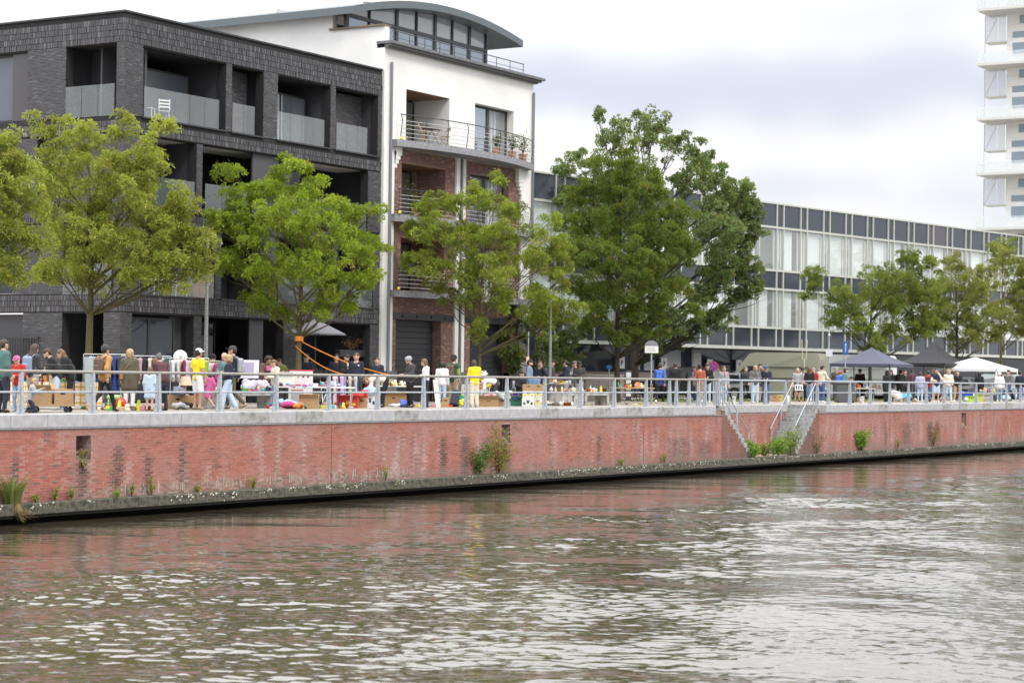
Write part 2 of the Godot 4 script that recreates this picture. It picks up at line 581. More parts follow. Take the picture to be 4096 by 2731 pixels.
func river() -> void:
	var wv := FastNoiseLite.new()
	wv.seed = 3; wv.frequency = 1.0; wv.fractal_octaves = 2; wv.fractal_gain = 0.55; wv.fractal_lacunarity = 2.1
	var sw := FastNoiseLite.new()
	sw.seed = 17; sw.frequency = 1.0; sw.fractal_octaves = 2
	# fine patch of waves, where the photographer looks; flat sheet beyond
	var at := func(x: float, z: float) -> float:
		var calm := 0.28 + 0.72 * smoothstep(1.5, 12.0, z + 3.0 * sw.get_noise_2d(x * 0.07, z * 0.07))
		var patch := 0.8 + 0.9 * sw.get_noise_2d(x * 0.13 + 40.0, z * 0.2)
		var p := x * 0.5227 + z * 0.8525; var q := x * 0.8525 - z * 0.5227
		return (A1 * wv.get_noise_2d(p * 3.6, q * 5.6) + A2 * wv.get_noise_2d(p * 1.2 + 80.0, q * 2.1)) * calm * patch + A3 * sw.get_noise_2d(p * 0.10, q * 0.24) * calm
	# three bands of waves, finer the nearer they lie to the far bank's onlooker
	var verts := PackedVector3Array()
	var norms := PackedVector3Array()
	var idx := PackedInt32Array()
	for band in [[23.0, 40.0, 0.05, 0.085], [40.0, 68.0, 0.08, 0.14], [68.0, 132.0, 0.16, 0.28]]:
		var nq := int((band[1] - band[0]) / band[2]) + 2
		var half: float = band[1] * 0.285 + 1.0
		var np := int(2.0 * half / band[3])
		var first := verts.size()
		for i in nq:
			var q: float = band[0] + i * band[2]
			for j in np:
				var p: float = -half + j * band[3]
				var x := 0.8525 * q + 0.5227 * p; var z := 38.046 - 0.5227 * q + 0.8525 * p
				verts.append(V(x, (WATER + at.call(x, z)) if z > -0.8 else WATER - 0.1, z))
		norms.resize(verts.size())
		for i in range(nq - 1):
			for j in range(np - 1):
				var a := first + i * np + j; var c := a + np; var e := c + 1; var g := a + 1
				if verts[a].z < -0.7 and verts[e].z < -0.7: continue
				idx.append_array([a, c, g, c, e, g])
				var n := (verts[g] - verts[a]).cross(verts[c] - verts[a])
				if n.y < 0: n = -n
				norms[a] += n; norms[c] += n; norms[g] += n; norms[e] += n
	for k in norms.size(): norms[k] = norms[k].normalized() if norms[k].length() > 0.0 else Vector3.UP
	var arr := []
	arr.resize(Mesh.ARRAY_MAX)
	arr[Mesh.ARRAY_VERTEX] = verts; arr[Mesh.ARRAY_NORMAL] = norms; arr[Mesh.ARRAY_INDEX] = idx
	var m := ArrayMesh.new()
	m.add_surface_from_arrays(Mesh.PRIMITIVE_TRIANGLES, arr)
	setting("river_water", m, M["water"])
	print("water triangles ", idx.size() / 3)
	var deep := MB.new()
	deep.quad(V(-600, WATER - 0.25, 0), V(-600, WATER - 0.25, 400), V(900, WATER - 0.25, 400), V(900, WATER - 0.25, -1))
	setting("river_water", deep, M["water"])

const STREAKS := [[41.91, -0.85, 0.16], [44.55, -0.8, 0.13], [40.58, -1.2, 0.22], [43.11, -1.1, 0.12], [38.13, -1.0, 0.10], [57.78, -0.95, 0.2], [59.09, -0.9, 0.28], [61.7, -1.25, 0.3], [75.03, -1.25, 0.9], [77.4, -1.4, 0.7], [68.4, -1.0, 0.12], [97.74, -0.9, 0.15], [100.68, -0.95, 0.75], [103.94, -0.95, 0.35], [105.2, -1.1, 0.3], [109.1, -1.25, 0.4], [81.5, -1.1, 0.5], [87.9, -1.1, 0.45]]

func red_tone(x: float, y: float, r: RandomNumberGenerator) -> Color:
	# fired clay with lime bloom, algae streaks below leaks and a pale salty foot
	var t := r.randf()
	var c := Color(0.36, 0.128, 0.092).lerp(Color(0.275, 0.10, 0.078), t)
	if r.randf() < 0.025: c = Color(0.19, 0.08, 0.07)
	var bloom := clampf(lumps.get_noise_2d(x * 0.30, y * 0.35) * 0.9 + 0.22 + 0.12 * smoothstep(60.0, 110.0, x), 0, 0.6)
	c = c.lerp(Color(0.33, 0.20, 0.185), bloom * r.randf_range(0.6, 1.0))
	var lime := smoothstep(0.12, 0.5, lumps.get_noise_2d(x * 1.4 + 11.0, y * 0.22)) * smoothstep(0.1, -0.9, y + 0.4 + 0.4 * lumps.get_noise_2d(x, 5.0))
	c = c.lerp(Color(0.42, 0.33, 0.31), lime * r.randf_range(0.2, 0.75))
	var soot := smoothstep(0.28, 0.6, lumps.get_noise_2d(x * 1.9 + 91.0, y * 0.35))
	c = c.lerp(Color(0.13, 0.085, 0.075), soot * r.randf_range(0.2, 0.8))
	for q in STREAKS:
		var d: float = absf(x - q[0] + 0.06 * lumps.get_noise_2d(y * 2.0, q[0])) / q[2]
		if d < 1.6 and y < q[1] + 0.1:
			var k := smoothstep(1.5, 0.4, d) * smoothstep(q[1] + 0.1, q[1] - 0.15, y) * r.randf_range(0.5, 1.0)
			c = c.lerp(Color(0.06, 0.045, 0.042), k * (0.95 if q[2] < 0.4 else 0.62))
	var rim := lumps.get_noise_2d(x * 1.6, 7.0) * 0.25 + lumps.get_noise_2d(x * 5.0, 3.0) * 0.12
	var salt := smoothstep(-1.86, -2.06, y + rim)
	if x > 40.5 and x < 56.0:
		var drip := lumps.get_noise_2d(x * 7.0, y * 0.6)
		c = c.lerp(Color(0.27, 0.23, 0.21) if drip > 0.05 else Color(0.15, 0.11, 0.10), salt * r.randf_range(0.3, 0.8))
	else:
		c = c.lerp(Color(0.20, 0.14, 0.125), salt * r.randf_range(0.3, 0.8))
	return c

func quay() -> void:
	var wall := thing("quay_wall", "long red brick quay wall with pale concrete coping and mossy ledge at the water", "wall")
	var holes := HOLES.duplicate()
	# core of the wall, cut away where the double stair goes down
	var b := MB.new()
	b.panel(10, STAIR_A, -2.5, -0.36, -0.6, -0.005, holes)
	b.panel(STAIR_B, 190, -2.5, -0.36, -0.6, -0.005, holes)
	b.panel(STAIR_A, STAIR_B, -2.5, -0.36, -2.0, -1.405, [[81.4, 82.04, -1.1, -0.42]])
	for h in holes + [[81.4, 82.04, -1.1, -0.42]]:
		var zb := -0.62 if h[0] != 81.4 else -2.02
		b.bx(h[0] - 0.1, h[2] - 0.1, zb - 0.05, h[1] + 0.1, h[3] + 0.1, zb)
	part("mortar", b, M["mortar"], wall)
	var variants := []
	for c in [Color(0.345, 0.115, 0.085), Color(0.30, 0.10, 0.08), Color(0.26, 0.09, 0.075), Color(0.36, 0.17, 0.14), Color(0.37, 0.21, 0.19), Color(0.17, 0.10, 0.09), Color(0.10, 0.07, 0.065), Color(0.30, 0.24, 0.22)]:
		variants.append([c, mt("red brick %d" % variants.size(), c, 0.85)])
	lay_bricks(wall, Transform3D(Basis.IDENTITY, V(0, 0, -0.03)), [28.0, STAIR_A, -2.24, -0.375], holes, 0.205, 0.062, 0.011, 0.06, red_tone, variants, 280, M["red brick"])
	lay_bricks(wall, Transform3D(Basis.IDENTITY, V(0, 0, -0.03)), [STAIR_B, 150.0, -2.24, -0.375], holes, 0.205, 0.062, 0.011, 0.06, red_tone, variants, 0, M["red brick"])
	lay_bricks(wall, Transform3D(Basis.IDENTITY, V(0, 0, -1.43)), [STAIR_A, STAIR_B, -2.24, -0.375], [[81.4, 82.04, -1.1, -0.42]], 0.205, 0.062, 0.011, 0.06, red_tone, variants, 0, M["red brick"])
	# coping stones
	var stones := []
	for q in 3:
		var s := MB.new()
		s.bevel(V(0.6475, -0.178, -0.23), V(1.297, 0.356, 0.54), 0.018)
		stones.append(s.mesh())
	var drip := MB.new()
	var k := -8
	while 37.92 + 1.305 * k < 150.0:
		var x := 37.92 + 1.305 * k
		k += 1
		var zz := 0.0
		if x > STAIR_A - 0.9 and x < STAIR_B - 0.5: zz = -1.4
		var worn := rng.randf()
		part("coping_stone", stones[0], M["coping stained"] if worn < 0.28 else M["coping concrete"], wall, V(x, 0, zz))
	drip.bx(20, -0.378, -0.3, STAIR_A, -0.3605, 0.05)
	drip.bx(STAIR_B, -0.378, -0.3, 150, -0.3605, 0.05)
	part("drip_strip", drip, M["galvanised"], wall)
	# ledge over the water
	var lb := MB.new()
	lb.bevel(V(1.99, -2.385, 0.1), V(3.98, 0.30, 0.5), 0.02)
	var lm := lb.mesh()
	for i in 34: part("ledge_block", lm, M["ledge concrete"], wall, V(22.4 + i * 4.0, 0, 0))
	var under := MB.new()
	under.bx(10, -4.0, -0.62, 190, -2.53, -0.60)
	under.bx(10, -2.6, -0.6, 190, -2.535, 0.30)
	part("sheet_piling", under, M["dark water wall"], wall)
	# lichen on the ledge and pale drips
	var sp := MB.new()
	sp.ball(Vector3.ZERO, V(1, 1, 0.35), 7, 4)
	var xf := []; var cs := []
	for i in 1500:
		var x := rng.randf_range(36, 125)
		if lumps.get_noise_2d(x * 0.55, 77.0) + 0.5 * lumps.get_noise_2d(x * 3.0, 7.0) < 0.05: continue
		var y := -2.25 - absf(rng.randfn(0, 0.075))
		if y < -2.5: continue
		var r := rng.randf_range(0.010, 0.028)
		xf.append(Transform3D(Basis.from_scale(V(r * rng.randf_range(0.8, 1.6), r, 0.02)), V(x, y, 0.351)))
		cs.append(Color(0.52, 0.51, 0.45) if rng.randf() < 0.8 else Color(0.30, 0.30, 0.12))
	copies_of("lichen", sp.mesh(), mt("lichen", Color.WHITE, 0.9, {"vertex_color_use_as_albedo": true}), wall, xf, cs)
	xf = []; cs = []
	for i in 190:
		var x := 41.0 + 15.0 * rng.randf()
		if lumps.get_noise_2d(x * 0.8, 31.0) < -0.12: continue
		var hh := rng.randf_range(0.06, 0.30)
		xf.append(Transform3D(Basis.from_scale(V(rng.randf_range(0.01, 0.035), hh, 0.006)), V(x, -2.2 + hh / 2.0 + rng.randf_range(0.0, 0.14), 0.001)))
		cs.append(Color(0.36, 0.33, 0.29) if rng.randf() < 0.85 else Color(0.36, 0.24, 0.08))
	copies_of("salt_streak", M["unit_brick"], M["lichen"], wall, xf, cs)
	for x in [51.5, 72.0, 112.0]:
		var jb := MB.new()
		jb.bx(x, -2.23, -0.02, x + 0.014, -0.38, 0.0045)
		part("expansion_joint", jb, M["dark metal"], wall)
	# dirt on the sills of the drain openings
	var dirt := MB.new()
	for h in holes:
		dirt.ball(V((h[0] + h[1]) / 2, h[2] + 0.02, -0.25), V(0.27, 0.22, 0.3), 10, 6)
	part("silt", dirt, mt("silt", Color(0.20, 0.16, 0.11), 0.95), wall)

	# ground: promenade, verge, street and the land beyond
	var pr := MB.new()
	pr.bx(-40, -0.3, -12.0, STAIR_A, 0.004, -0.5)
	pr.bx(STAIR_A, -0.3, -12.0, STAIR_B, 0.004, -1.9)
	pr.bx(STAIR_B, -0.3, -12.0, 320, 0.004, -0.5)
	setting("promenade", pr, M["promenade"])
	var ln := MB.new()
	ln.quad(V(-500, -0.02, -11), V(1500, -0.02, -11), V(1500, -0.02, -1600), V(-500, -0.02, -1600))
	setting("ground", ln, M["promenade"])
	var rd := MB.new()
	rd.bx(86, -0.1, -19.5, 330, 0.012, -12.2)
	setting("road", rd, M["asphalt"])
	var kerb: MeshInstance3D
	for i in 60:
		var kb := MB.new()
		kb.bevel(V(88 + i * 3.0, 0.05, -12.1), V(2.98, 0.14, 0.2), 0.015)
		if i == 0:
			kerb = setting("kerb", kb, M["grey concrete"])
		else: part("kerb_stone", kb, M["grey concrete"], kerb)
	stairs()
	wall_plants()

func stairs() -> void:
	var st := thing("quay_stairs", "two grey concrete stair flights descending towards each other in a recess of the quay wall", "stairs", V(STAIR_A, 0, 0))
	var n := 11
	var rise := 2.2 / n
	for side in 2:
		for k in n:
			var run := 0.272 if side == 0 else 0.235
			var top := -rise * (k + 1) + rise
			var x0 := run * k
			var b := MB.new()
			b.bevel(V(x0 + run / 2 + 0.02, top - 0.1, -0.69), V(run + 0.05, 0.2, 1.42), 0.012)
			var o := part("step", b, M["stair concrete"], st)
			if side == 1:
				o.position.x = STAIR_B - STAIR_A
				o.scale.x = -1.0 if false else 1.0
				b = MB.new()
				b.bevel(V(-x0 - run / 2 - 0.02, top - 0.1, -0.69), V(run + 0.05, 0.2, 1.42), 0.012)
				o.mesh = b.mesh()
	# solid fill below the steps, faced with brick at the front
	var fill := MB.new()
	for k in n:
		var top := -rise * k - 0.2
		fill.bx(0.272 * k, -2.5, -1.4, 0.272 * (k + 1), top, -0.012)
		fill.bx(STAIR_B - STAIR_A - 0.235 * (k + 1), -2.5, -1.4, STAIR_B - STAIR_A - 0.235 * k, top, -0.012)
	fill.bx(0.272 * n, -2.5, -1.4, STAIR_B - STAIR_A - 0.235 * n, -2.24, -0.012)
	part("core", fill, M["mortar"], st)
	for side in 2:
		for k in n:
			var run := 0.272 if side == 0 else 0.235
			var top := -rise * k - 0.2
			if top < -2.2: continue
			var x0 := run * k if side == 0 else STAIR_B - STAIR_A - run * (k + 1)
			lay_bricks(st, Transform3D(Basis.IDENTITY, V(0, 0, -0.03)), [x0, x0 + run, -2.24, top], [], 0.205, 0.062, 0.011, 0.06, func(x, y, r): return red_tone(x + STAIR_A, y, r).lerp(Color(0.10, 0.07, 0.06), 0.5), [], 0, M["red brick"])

func blade_tuft(n: int, h: float, spread: float, c0: Color, c1: Color, lean := V(0, 0, 0), wide := 0.014) -> MB:
	var b := MB.new()
	b.colored = true
	for i in n:
		var a := rng.randf() * TAU
		var o := V(cos(a), 0, sin(a)) * spread * 0.35 * sqrt(rng.randf())
		var d := V(cos(a), 0, sin(a)) * spread * rng.randf_range(0.2, 1.0) + lean * rng.randf_range(0.5, 1.2)
		var hh := h * rng.randf_range(0.5, 1.0)
		var side := V(-sin(a), 0, cos(a)) * wide * rng.randf_range(0.7, 1.3)
		var m := o + d * 0.35 + V(0, hh * 0.65, 0)
		var e := o + d + V(0, hh * rng.randf_range(0.75, 1.0), 0)
		b.col = c0.lerp(c1, rng.randf())
		b.quad(o - side, o + side, m + side * 0.8, m - side * 0.8)
		b.tri(m - side * 0.8, m + side * 0.8, e)
	return b

func leafy(n: int, r: Vector3, leaf: float, c0: Color, c1: Color, stems := 5) -> MB:
	# an open bush of separate leaves on thin stems
	var b := MB.new()
	b.colored = true
	var tips := []
	for i in stems:
		var a := TAU * i / stems + rng.randf()
		tips.append(V(cos(a) * r.x * rng.randf_range(0.3, 0.9), r.y * rng.randf_range(1.0, 2.0), sin(a) * r.z * rng.randf_range(0.3, 0.9)))
		b.col = Color(0.12, 0.09, 0.04)
		b.tube([Vector3.ZERO, tips[i] * 0.5 + V(0, 0.05, 0), tips[i]], [0.012, 0.008, 0.003], 4, false)
	for i in n:
		var t: Vector3 = tips[rng.randi() % stems]
		var p := t * rng.randf_range(0.25, 1.05) + V(rng.randfn(0, 0.16) * r.x, rng.randfn(0, 0.12) * r.y, rng.randfn(0, 0.16) * r.z) * 1.4
		p.y = maxf(p.y, 0.01)
		b.col = c0.lerp(c1, rng.randf())
		var d := V(rng.randfn(0, 1), rng.randfn(0.1, 0.6), rng.randfn(0, 1)).normalized() * leaf * rng.randf_range(0.6, 1.2)
		var s := d.cross(V(rng.randfn(0, 1), rng.randfn(0, 1), rng.randfn(0, 1))).normalized() * leaf * 0.3
		b.quad(p, p + d * 0.5 - s, p + d, p + d * 0.5 + s)
	return b

func wall_plants() -> void:
	var g = M["leaf"]
	var grass := thing("grass_tuft", "tall grass tuft with straw hanging over the ledge at the left edge", "grass", V(37.85, LEDGE_Y, 0.18))
	part("green_blades", blade_tuft(190, 0.9, 0.62, Color(0.12, 0.18, 0.04), Color(0.27, 0.30, 0.11)), g, grass)
	part("straw", blade_tuft(130, -0.55, 0.30, Color(0.30, 0.21, 0.10), Color(0.22, 0.17, 0.07), V(0.1, 0, 0.28)), g, grass, V(0.05, 0.05, 0.1))
	var big := thing("wall_bush", "yellowish bush growing out of the quay wall below the second drain opening", "bush", V(61.1, LEDGE_Y, 0.12))
	part("foliage", leafy(900, V(0.95, 0.85, 0.45), 0.10, Color(0.20, 0.22, 0.04), Color(0.30, 0.26, 0.06), 7), g, big)
	var gr := thing("wall_bush", "small fresh green bush beside the yellowish bush on the ledge", "bush", V(59.85, LEDGE_Y, 0.12))
	part("foliage", leafy(750, V(0.6, 0.55, 0.4), 0.10, Color(0.07, 0.15, 0.03), Color(0.14, 0.22, 0.05), 7), g, gr)
	var rows := [[81.95, 0.45, 300, "bright green weeds at the foot of the left stair flight", 0], [83.2, 0.4, 220, "sparse weeds on the landing between the stair flights", 1], [84.6, 0.55, 330, "bushy green weeds on the ledge below the right stair flight", 0], [85.9, 0.75, 380, "tallest weeds, leaning against the right stair flight", 1], [94.3, 0.62, 420, "dense green bush at a hole low in the right part of the quay wall", 0], [88.9, 0.8, 60, "thin yellow twig plant on the wall right of the stairs", 2], [104.3, 0.75, 110, "pale dry plant high on the wall near the third drain opening", 2]]
	for r in rows:
		var c = [[Color(0.12, 0.24, 0.02), Color(0.22, 0.34, 0.05)], [Color(0.14, 0.20, 0.04), Color(0.24, 0.27, 0.08)], [Color(0.26, 0.22, 0.06), Color(0.20, 0.17, 0.08)]][r[4]]
		var t := thing("ledge_weeds", r[3], "plant", V(r[0], LEDGE_Y, 0.1))
		part("foliage", leafy(r[2] * 2, V(r[1] * 1.25, r[1] * 0.8, 0.4), 0.12, c[0], c[1], 6), g, t)
	var small := [[38.7, "small dark fern on the ledge right of the grass tuft"], [39.4, "round green sprig on the wall under the first drain opening"], [40.0, "tiny yellow-green sprig on the ledge, second from the fern"], [41.5, "yellow-green sprig hanging over the front edge of the ledge"], [42.3, "leafy sprig in the white salt stain, left of three"], [43.1, "leafy sprig in the white salt stain, middle of three"], [45.0, "leafy sprig in the white salt stain, right of three"], [47.5, "sprig at the ledge joint under the dark stained bricks"], [54.2, "tiny weed on the ledge in the middle of the red wall"], [69.9, "small weed on the ledge halfway to the stairs"], [73.5, "dark weed hanging over the ledge left of the stairs"], [99.0, "low yellow weeds on the ledge right of the dense bush"]]
	for i in small.size():
		var t := thing("wall_sprig", small[i][1], "plant", V(small[i][0], LEDGE_Y, 0.16 if i != 3 else 0.36))
		part("foliage", leafy(110, V(0.15, 0.13 + 0.06 * (i % 3), 0.12), 0.06, Color(0.16, 0.22, 0.03), Color(0.28, 0.32, 0.04), 4), g, t)
	var dry := thing("dry_grass", "dry hay-coloured grass growing in the leftmost drain opening", "grass", V(40.55, -1.16, -0.02))
	part("blades", blade_tuft(90, 0.30, 0.25, Color(0.28, 0.24, 0.12), Color(0.36, 0.31, 0.18), V(0.0, 0, 0.1)), g, dry)
	part("hanging_blades", blade_tuft(50, -0.28, 0.18, Color(0.24, 0.22, 0.08), Color(0.30, 0.26, 0.12), V(-0.05, 0, 0.1)), g, dry)

func post_mesh() -> ArrayMesh:
	if M.has("rail_post"): return M["rail_post"]
	var b := MB.new()
	var pl := PackedVector2Array([Vector2(-0.105, 0), Vector2(0.105, 0), Vector2(0.045, 1.08), Vector2(-0.045, 1.08)])
	b.T = Transform3D(Basis(Vector3.UP, 0.0), Vector3.ZERO)
	b.prism(pl, -0.02, 0.02)
	b.T = Transform3D(Basis(Vector3.UP, PI / 2), Vector3.ZERO)
	b.prism(PackedVector2Array([Vector2(-0.09, 0), Vector2(0.09, 0), Vector2(0.04, 1.075), Vector2(-0.04, 1.075)]), -0.045, 0.045)
	b.T = Transform3D.IDENTITY
	b.bx(-0.15, 0.004, -0.09, 0.15, 0.02, 0.09)
	M["rail_post"] = b.mesh()
	return M["rail_post"]

func railing() -> void:
	var g = M["galvanised"]
	var r := thing("quay_railing", "long grey steel railing with tapered posts along the quay edge", "railing", V(0, 0, 0))
	var runs := [[38.49 - 2.62 * 5, 78.0, -0.2], [89.6, 150.0, -0.2]]
	var k := -5
	while true:
		var x := 38.49 + 2.62 * k
		k += 1
		if x > 150: break
		if x > 78.3 and x < 89.4: continue
		part("post", post_mesh(), g, r, V(x, 0, -0.2))
	for x in [77.2, 79.05, 89.55]: part("post", post_mesh(), g, r, V(x, 0, -0.2))
	for x in [77.4, 79.2, 81.8, 84.4, 87.0, 89.2]: part("post", post_mesh(), g, r, V(x, 0, -1.65))
	for q in [[25.0, 79.05, -0.2], [89.2, 150.0, -0.2], [77.4, 89.2, -1.65]]:
		var b := MB.new()
		b.rod(V(q[0], 1.09, q[2]), V(q[1], 1.09, q[2]), 0.040, 8)
		part("top_rail", b, M["rail top"] if q[0] < 40 else g, r)
		b = MB.new()
		b.rod(V(q[0], 0.56, q[2]), V(q[1], 0.56, q[2]), 0.025, 8)
		part("middle_rail", b, g, r)
	for x in [77.3, 89.4]:
		var b := MB.new()
		b.rod(V(x, 1.09, -0.2), V(x, 1.09, -1.65), 0.03, 6)
		part("return_rail", b, g, r)
	# sloping handrails of the stairs
	var h := thing("stair_handrail", "sloping steel handrail on posts down the left stair flight", "handrail", V(STAIR_A, 0, -0.12))
	var b := MB.new()
	b.rod(V(0.1, 1.05, 0), V(2.95, -1.15, 0), 0.025); b.rod(V(0.1, 0.55, 0), V(2.95, -1.65, 0), 0.018)
	part("rail", b, g, h)
	for x in [0.35, 1.0, 1.75, 2.95]:
		b = MB.new()
		var y: float = 1.05 - (x - 0.1) * 0.772
		b.bx(x - 0.03, y - 1.15, -0.025, x + 0.03, y, 0.025)
		part("post", b, g, h)
	for i in 2:
		h = thing("stair_handrail", ["light steel handrail at the back of the right stair flight", "light steel handrail at the front of the right stair flight"][i], "handrail", V(STAIR_B, 0, -1.3 + i * 1.15))
		b = MB.new()
		b.rod(V(-0.1, 1.0, 0), V(-2.55, -1.1, 0), 0.026)
		part("rail", b, g, h)
		for x in [-0.35, -1.4, -2.4]:
			b = MB.new()
			var y: float = 1.0 + (x + 0.1) * 0.857
			b.bx(x - 0.025, y - 1.0, -0.02, x + 0.025, y, 0.02)
			part("post", b, g, h)

func black_tone(x: float, y: float, r: RandomNumberGenerator) -> Color:
	var t := r.randf()
	var c := Color(0.052, 0.051, 0.057).lerp(Color(0.080, 0.078, 0.087), t)
	if r.randf() < 0.05: c = Color(0.11, 0.11, 0.12)
	return c

func upright_tone(x: float, y: float, r: RandomNumberGenerator) -> Color:
	var c := Color(0.050, 0.049, 0.055).lerp(Color(0.078, 0.076, 0.085), r.randf())
	if r.randf() < 0.12: c = Color(0.125, 0.125, 0.137)
	return c

func brown_tone(x: float, y: float, r: RandomNumberGenerator) -> Color:
	var t := r.randf()
	var c := Color(0.235, 0.13, 0.112).lerp(Color(0.165, 0.096, 0.086), t)
	if r.randf() < 0.12: c = Color(0.30, 0.21, 0.18)
	return c

func glass_row(parent: Node, x0: float, x1: float, y0: float, y1: float, z: float, each: float, turn := 0.0) -> void:
	# frameless glass balustrade of separate panes
	var n := maxi(1, roundi((x1 - x0) / each))
	var w := (x1 - x0) / n
	for i in n:
		var b := MB.new()
		b.bx(0.012, y0, -0.009, w - 0.012, y1, 0.009)
		var o := part("glass_pane", b, M["balcony glass"], parent, V(x0 + i * w, 0, z))
		if turn != 0.0:
			o.position = V(z, 0, -(x0 + i * w)) if false else V(z, 0, x0 + (i + 1) * w)
			o.rotation.y = turn

func black_house() -> void:
	var h := thing("black_apartment_house", "black brick apartment house with deep loggias and frameless glass balustrades, on the left", "building")
	var x0 := 55.7; var x1 := 71.68; var zf := -12.5
	var front := [[56.7, 61.38, 10.33, 12.88], [61.72, 63.67, 10.33, 12.88], [64.56, 68.05, 10.33, 12.88], [68.39, 71.4, 10.33, 12.88],
		[56.7, 59.74, 7.12, 9.68], [60.07, 65.0, 7.12, 9.68], [65.4, 70.75, 7.12, 9.68],
		[56.7, 60.9, 3.92, 6.46], [61.25, 63.6, 3.92, 6.46], [64.6, 68.3, 3.92, 6.46], [68.7, 71.2, 3.92, 6.46],
		[56.29, 59.72, -0.1, 3.22], [60.16, 65.16, -0.1, 3.22], [65.92, 71.05, -0.1, 3.22]]
	# left face, local x = distance back from the corner
	var left := [[4.75, 7.3, 10.33, 12.88], [0.36, 2.83, 10.33, 12.9], [2.4, 4.2, 7.12, 9.68], [5.4, 7.6, 7.12, 9.68], [0.36, 2.83, 3.92, 6.46], [5.2, 6.6, 3.95, 6.3],
		[0.81, 2.82, -0.1, 3.22], [4.77, 8.5, -0.1, 3.25]]
	var L := Transform3D(Basis(Vector3.UP, -PI / 2), V(x0, 0, zf))  # local x -> -z? see below
	L = Transform3D(Basis(V(0, 0, -1), Vector3.UP, V(-1, 0, 0)), V(x0, 0, zf))
	var wl := MB.new()
	wl.panel(x0 + 0.02, x1, 0, 14.0, zf - 0.40, zf - 0.035, front)
	# left wall built in the wall's own axes, mirrored into place
	var keep := wl.T
	var wl2 := MB.new()
	for hh in [0]:
		var m := []
		for q in left: m.append([zf - q[1], zf - q[0], q[2], q[3]])
		# panel along z: build along x then turn
		wl2.T = Transform3D(Basis(V(0, 0, 1), Vector3.UP, V(-1, 0, 0)), Vector3.ZERO)
		wl2.panel(zf - 14.0, zf - 0.02, 0, 14.0, -x0 - 0.40, -x0 - 0.035, m)
	part("wall", wl, M["black mortar"], h)
	part("side_wall", wl2, M["black mortar"], h)
	var vs := []
	for c in [Color(0.042, 0.041, 0.046), Color(0.055, 0.053, 0.06), Color(0.07, 0.068, 0.076), Color(0.12, 0.12, 0.13)]:
		vs.append([c, mt("black brick %d" % vs.size(), c, 0.5)])
	var bm = M["black brick"]
	# front: courses of long bricks, with bands of upright bricks between the storeys
	var F := Transform3D(Basis.IDENTITY, V(0, 0, zf - 0.03))
	var bands := [[12.93, 13.98], [9.72, 10.31], [6.52, 7.1], [3.28, 3.9]]
	var flat := [[0.0, 3.27], [3.92, 6.5], [7.12, 9.7], [10.33, 12.92]]
	var sing := [0, 100, 0, 0]
	for i in 4:
		lay_bricks(h, F, [x0, x1, flat[i][0], flat[i][1]], front, 0.235, 0.045, 0.009, 0.06, black_tone, vs, 0, bm, false, 0.37, 0.006)
		lay_bricks(h, F, [x0, x1, bands[i][0], bands[i][1]], front, 0.19 if i else 0.2, 0.046, 0.016, 0.07, upright_tone, vs, 280 if i == 0 else 0, bm, true, 0.0, 0.014)
		lay_bricks(h, Transform3D(Basis(V(0, 0, -1), Vector3.UP, V(-1, 0, 0)), V(x0 + 0.03, 0, zf)), [0.0, 9.0, flat[i][0], flat[i][1]], left, 0.235, 0.045, 0.009, 0.06, black_tone, vs, 0, bm, false, 0.37, 0.006)
		lay_bricks(h, Transform3D(Basis(V(0, 0, -1), Vector3.UP, V(-1, 0, 0)), V(x0 + 0.03, 0, zf)), [0.0, 9.0, bands[i][0], bands[i][1]], left, 0.19 if i else 0.2, 0.046, 0.016, 0.07, upright_tone, vs, 0, bm, true, 0.0, 0.014)
	var cap := MB.new()
	cap.bx(x0 - 0.05, 13.985, zf - 0.45, x1, 14.05, zf + 0.04)
	cap.bx(x0 - 0.05, 13.985, zf - 14.0, x0 + 0.45, 14.05, zf - 0.45)
	part("roof_edge", cap, M["dark metal"], h)
	var roof := MB.new()
	roof.bx(x0 + 0.41, 13.2, zf - 14.0, x1, 13.5, zf - 0.41)
	part("roof", roof, M["asphalt"], h)
	# slabs, back walls and partitions of the loggias
	var sl := MB.new()
	for y in [3.3, 6.5, 9.72, 12.95]: sl.bx(x0 + 0.41, y + 0.03, zf - 5.0, x1 - 0.05, y + 0.55, zf - 0.41)
	sl.bx(x0 + 0.41, -0.1, zf - 5.0, x1 - 0.05, 0.02, zf - 0.41)
	part("floor_slab", sl, M["dark panel"], h)
	var so := MB.new()
	so.bx(x0 + 0.45, 9.715, zf - 2.1, x1 - 0.3, 9.745, zf - 0.41)
	so.bx(x0 + 0.45, 3.285, zf - 2.1, x1 - 0.3, 3.325, zf - 0.41)
	part("soffit", so, M["soffit"], h)
	var bw := MB.new()
	bw.bx(x0 + 2.9, 0, zf - 5.2, x1 - 0.05, 13.2, zf - 5.0)
	bw.bx(x0 + 1.6, 10.2, zf - 3.1, x0 + 1.7, 13.0, zf - 0.45)
	bw.bx(x0 + 0.45, 0, zf - 3.3, x0 + 2.9, 13.2, zf - 3.1)
	for x in [61.55, 64.1, 68.22]: bw.bx(x - 0.1, 10.2, zf - 3.0, x + 0.1, 13.0, zf - 0.41)
	for x in [59.9, 65.2]: bw.bx(x - 0.1, 7.05, zf - 3.0, x + 0.1, 9.7, zf - 0.41)
	for x in [61.05, 64.1, 68.5]: bw.bx(x - 0.1, 3.8, zf - 3.0, x + 0.1, 6.5, zf - 0.41)
	for x in [59.95, 65.5]: bw.bx(x - 0.1, 0, zf - 3.0, x + 0.1, 3.3, zf - 0.41)
	bw.bx(x1 - 0.3, 0, zf - 5.0, x1 - 0.06, 13.2, zf - 0.41)
	part("inner_wall", bw, M["dark panel"], h)
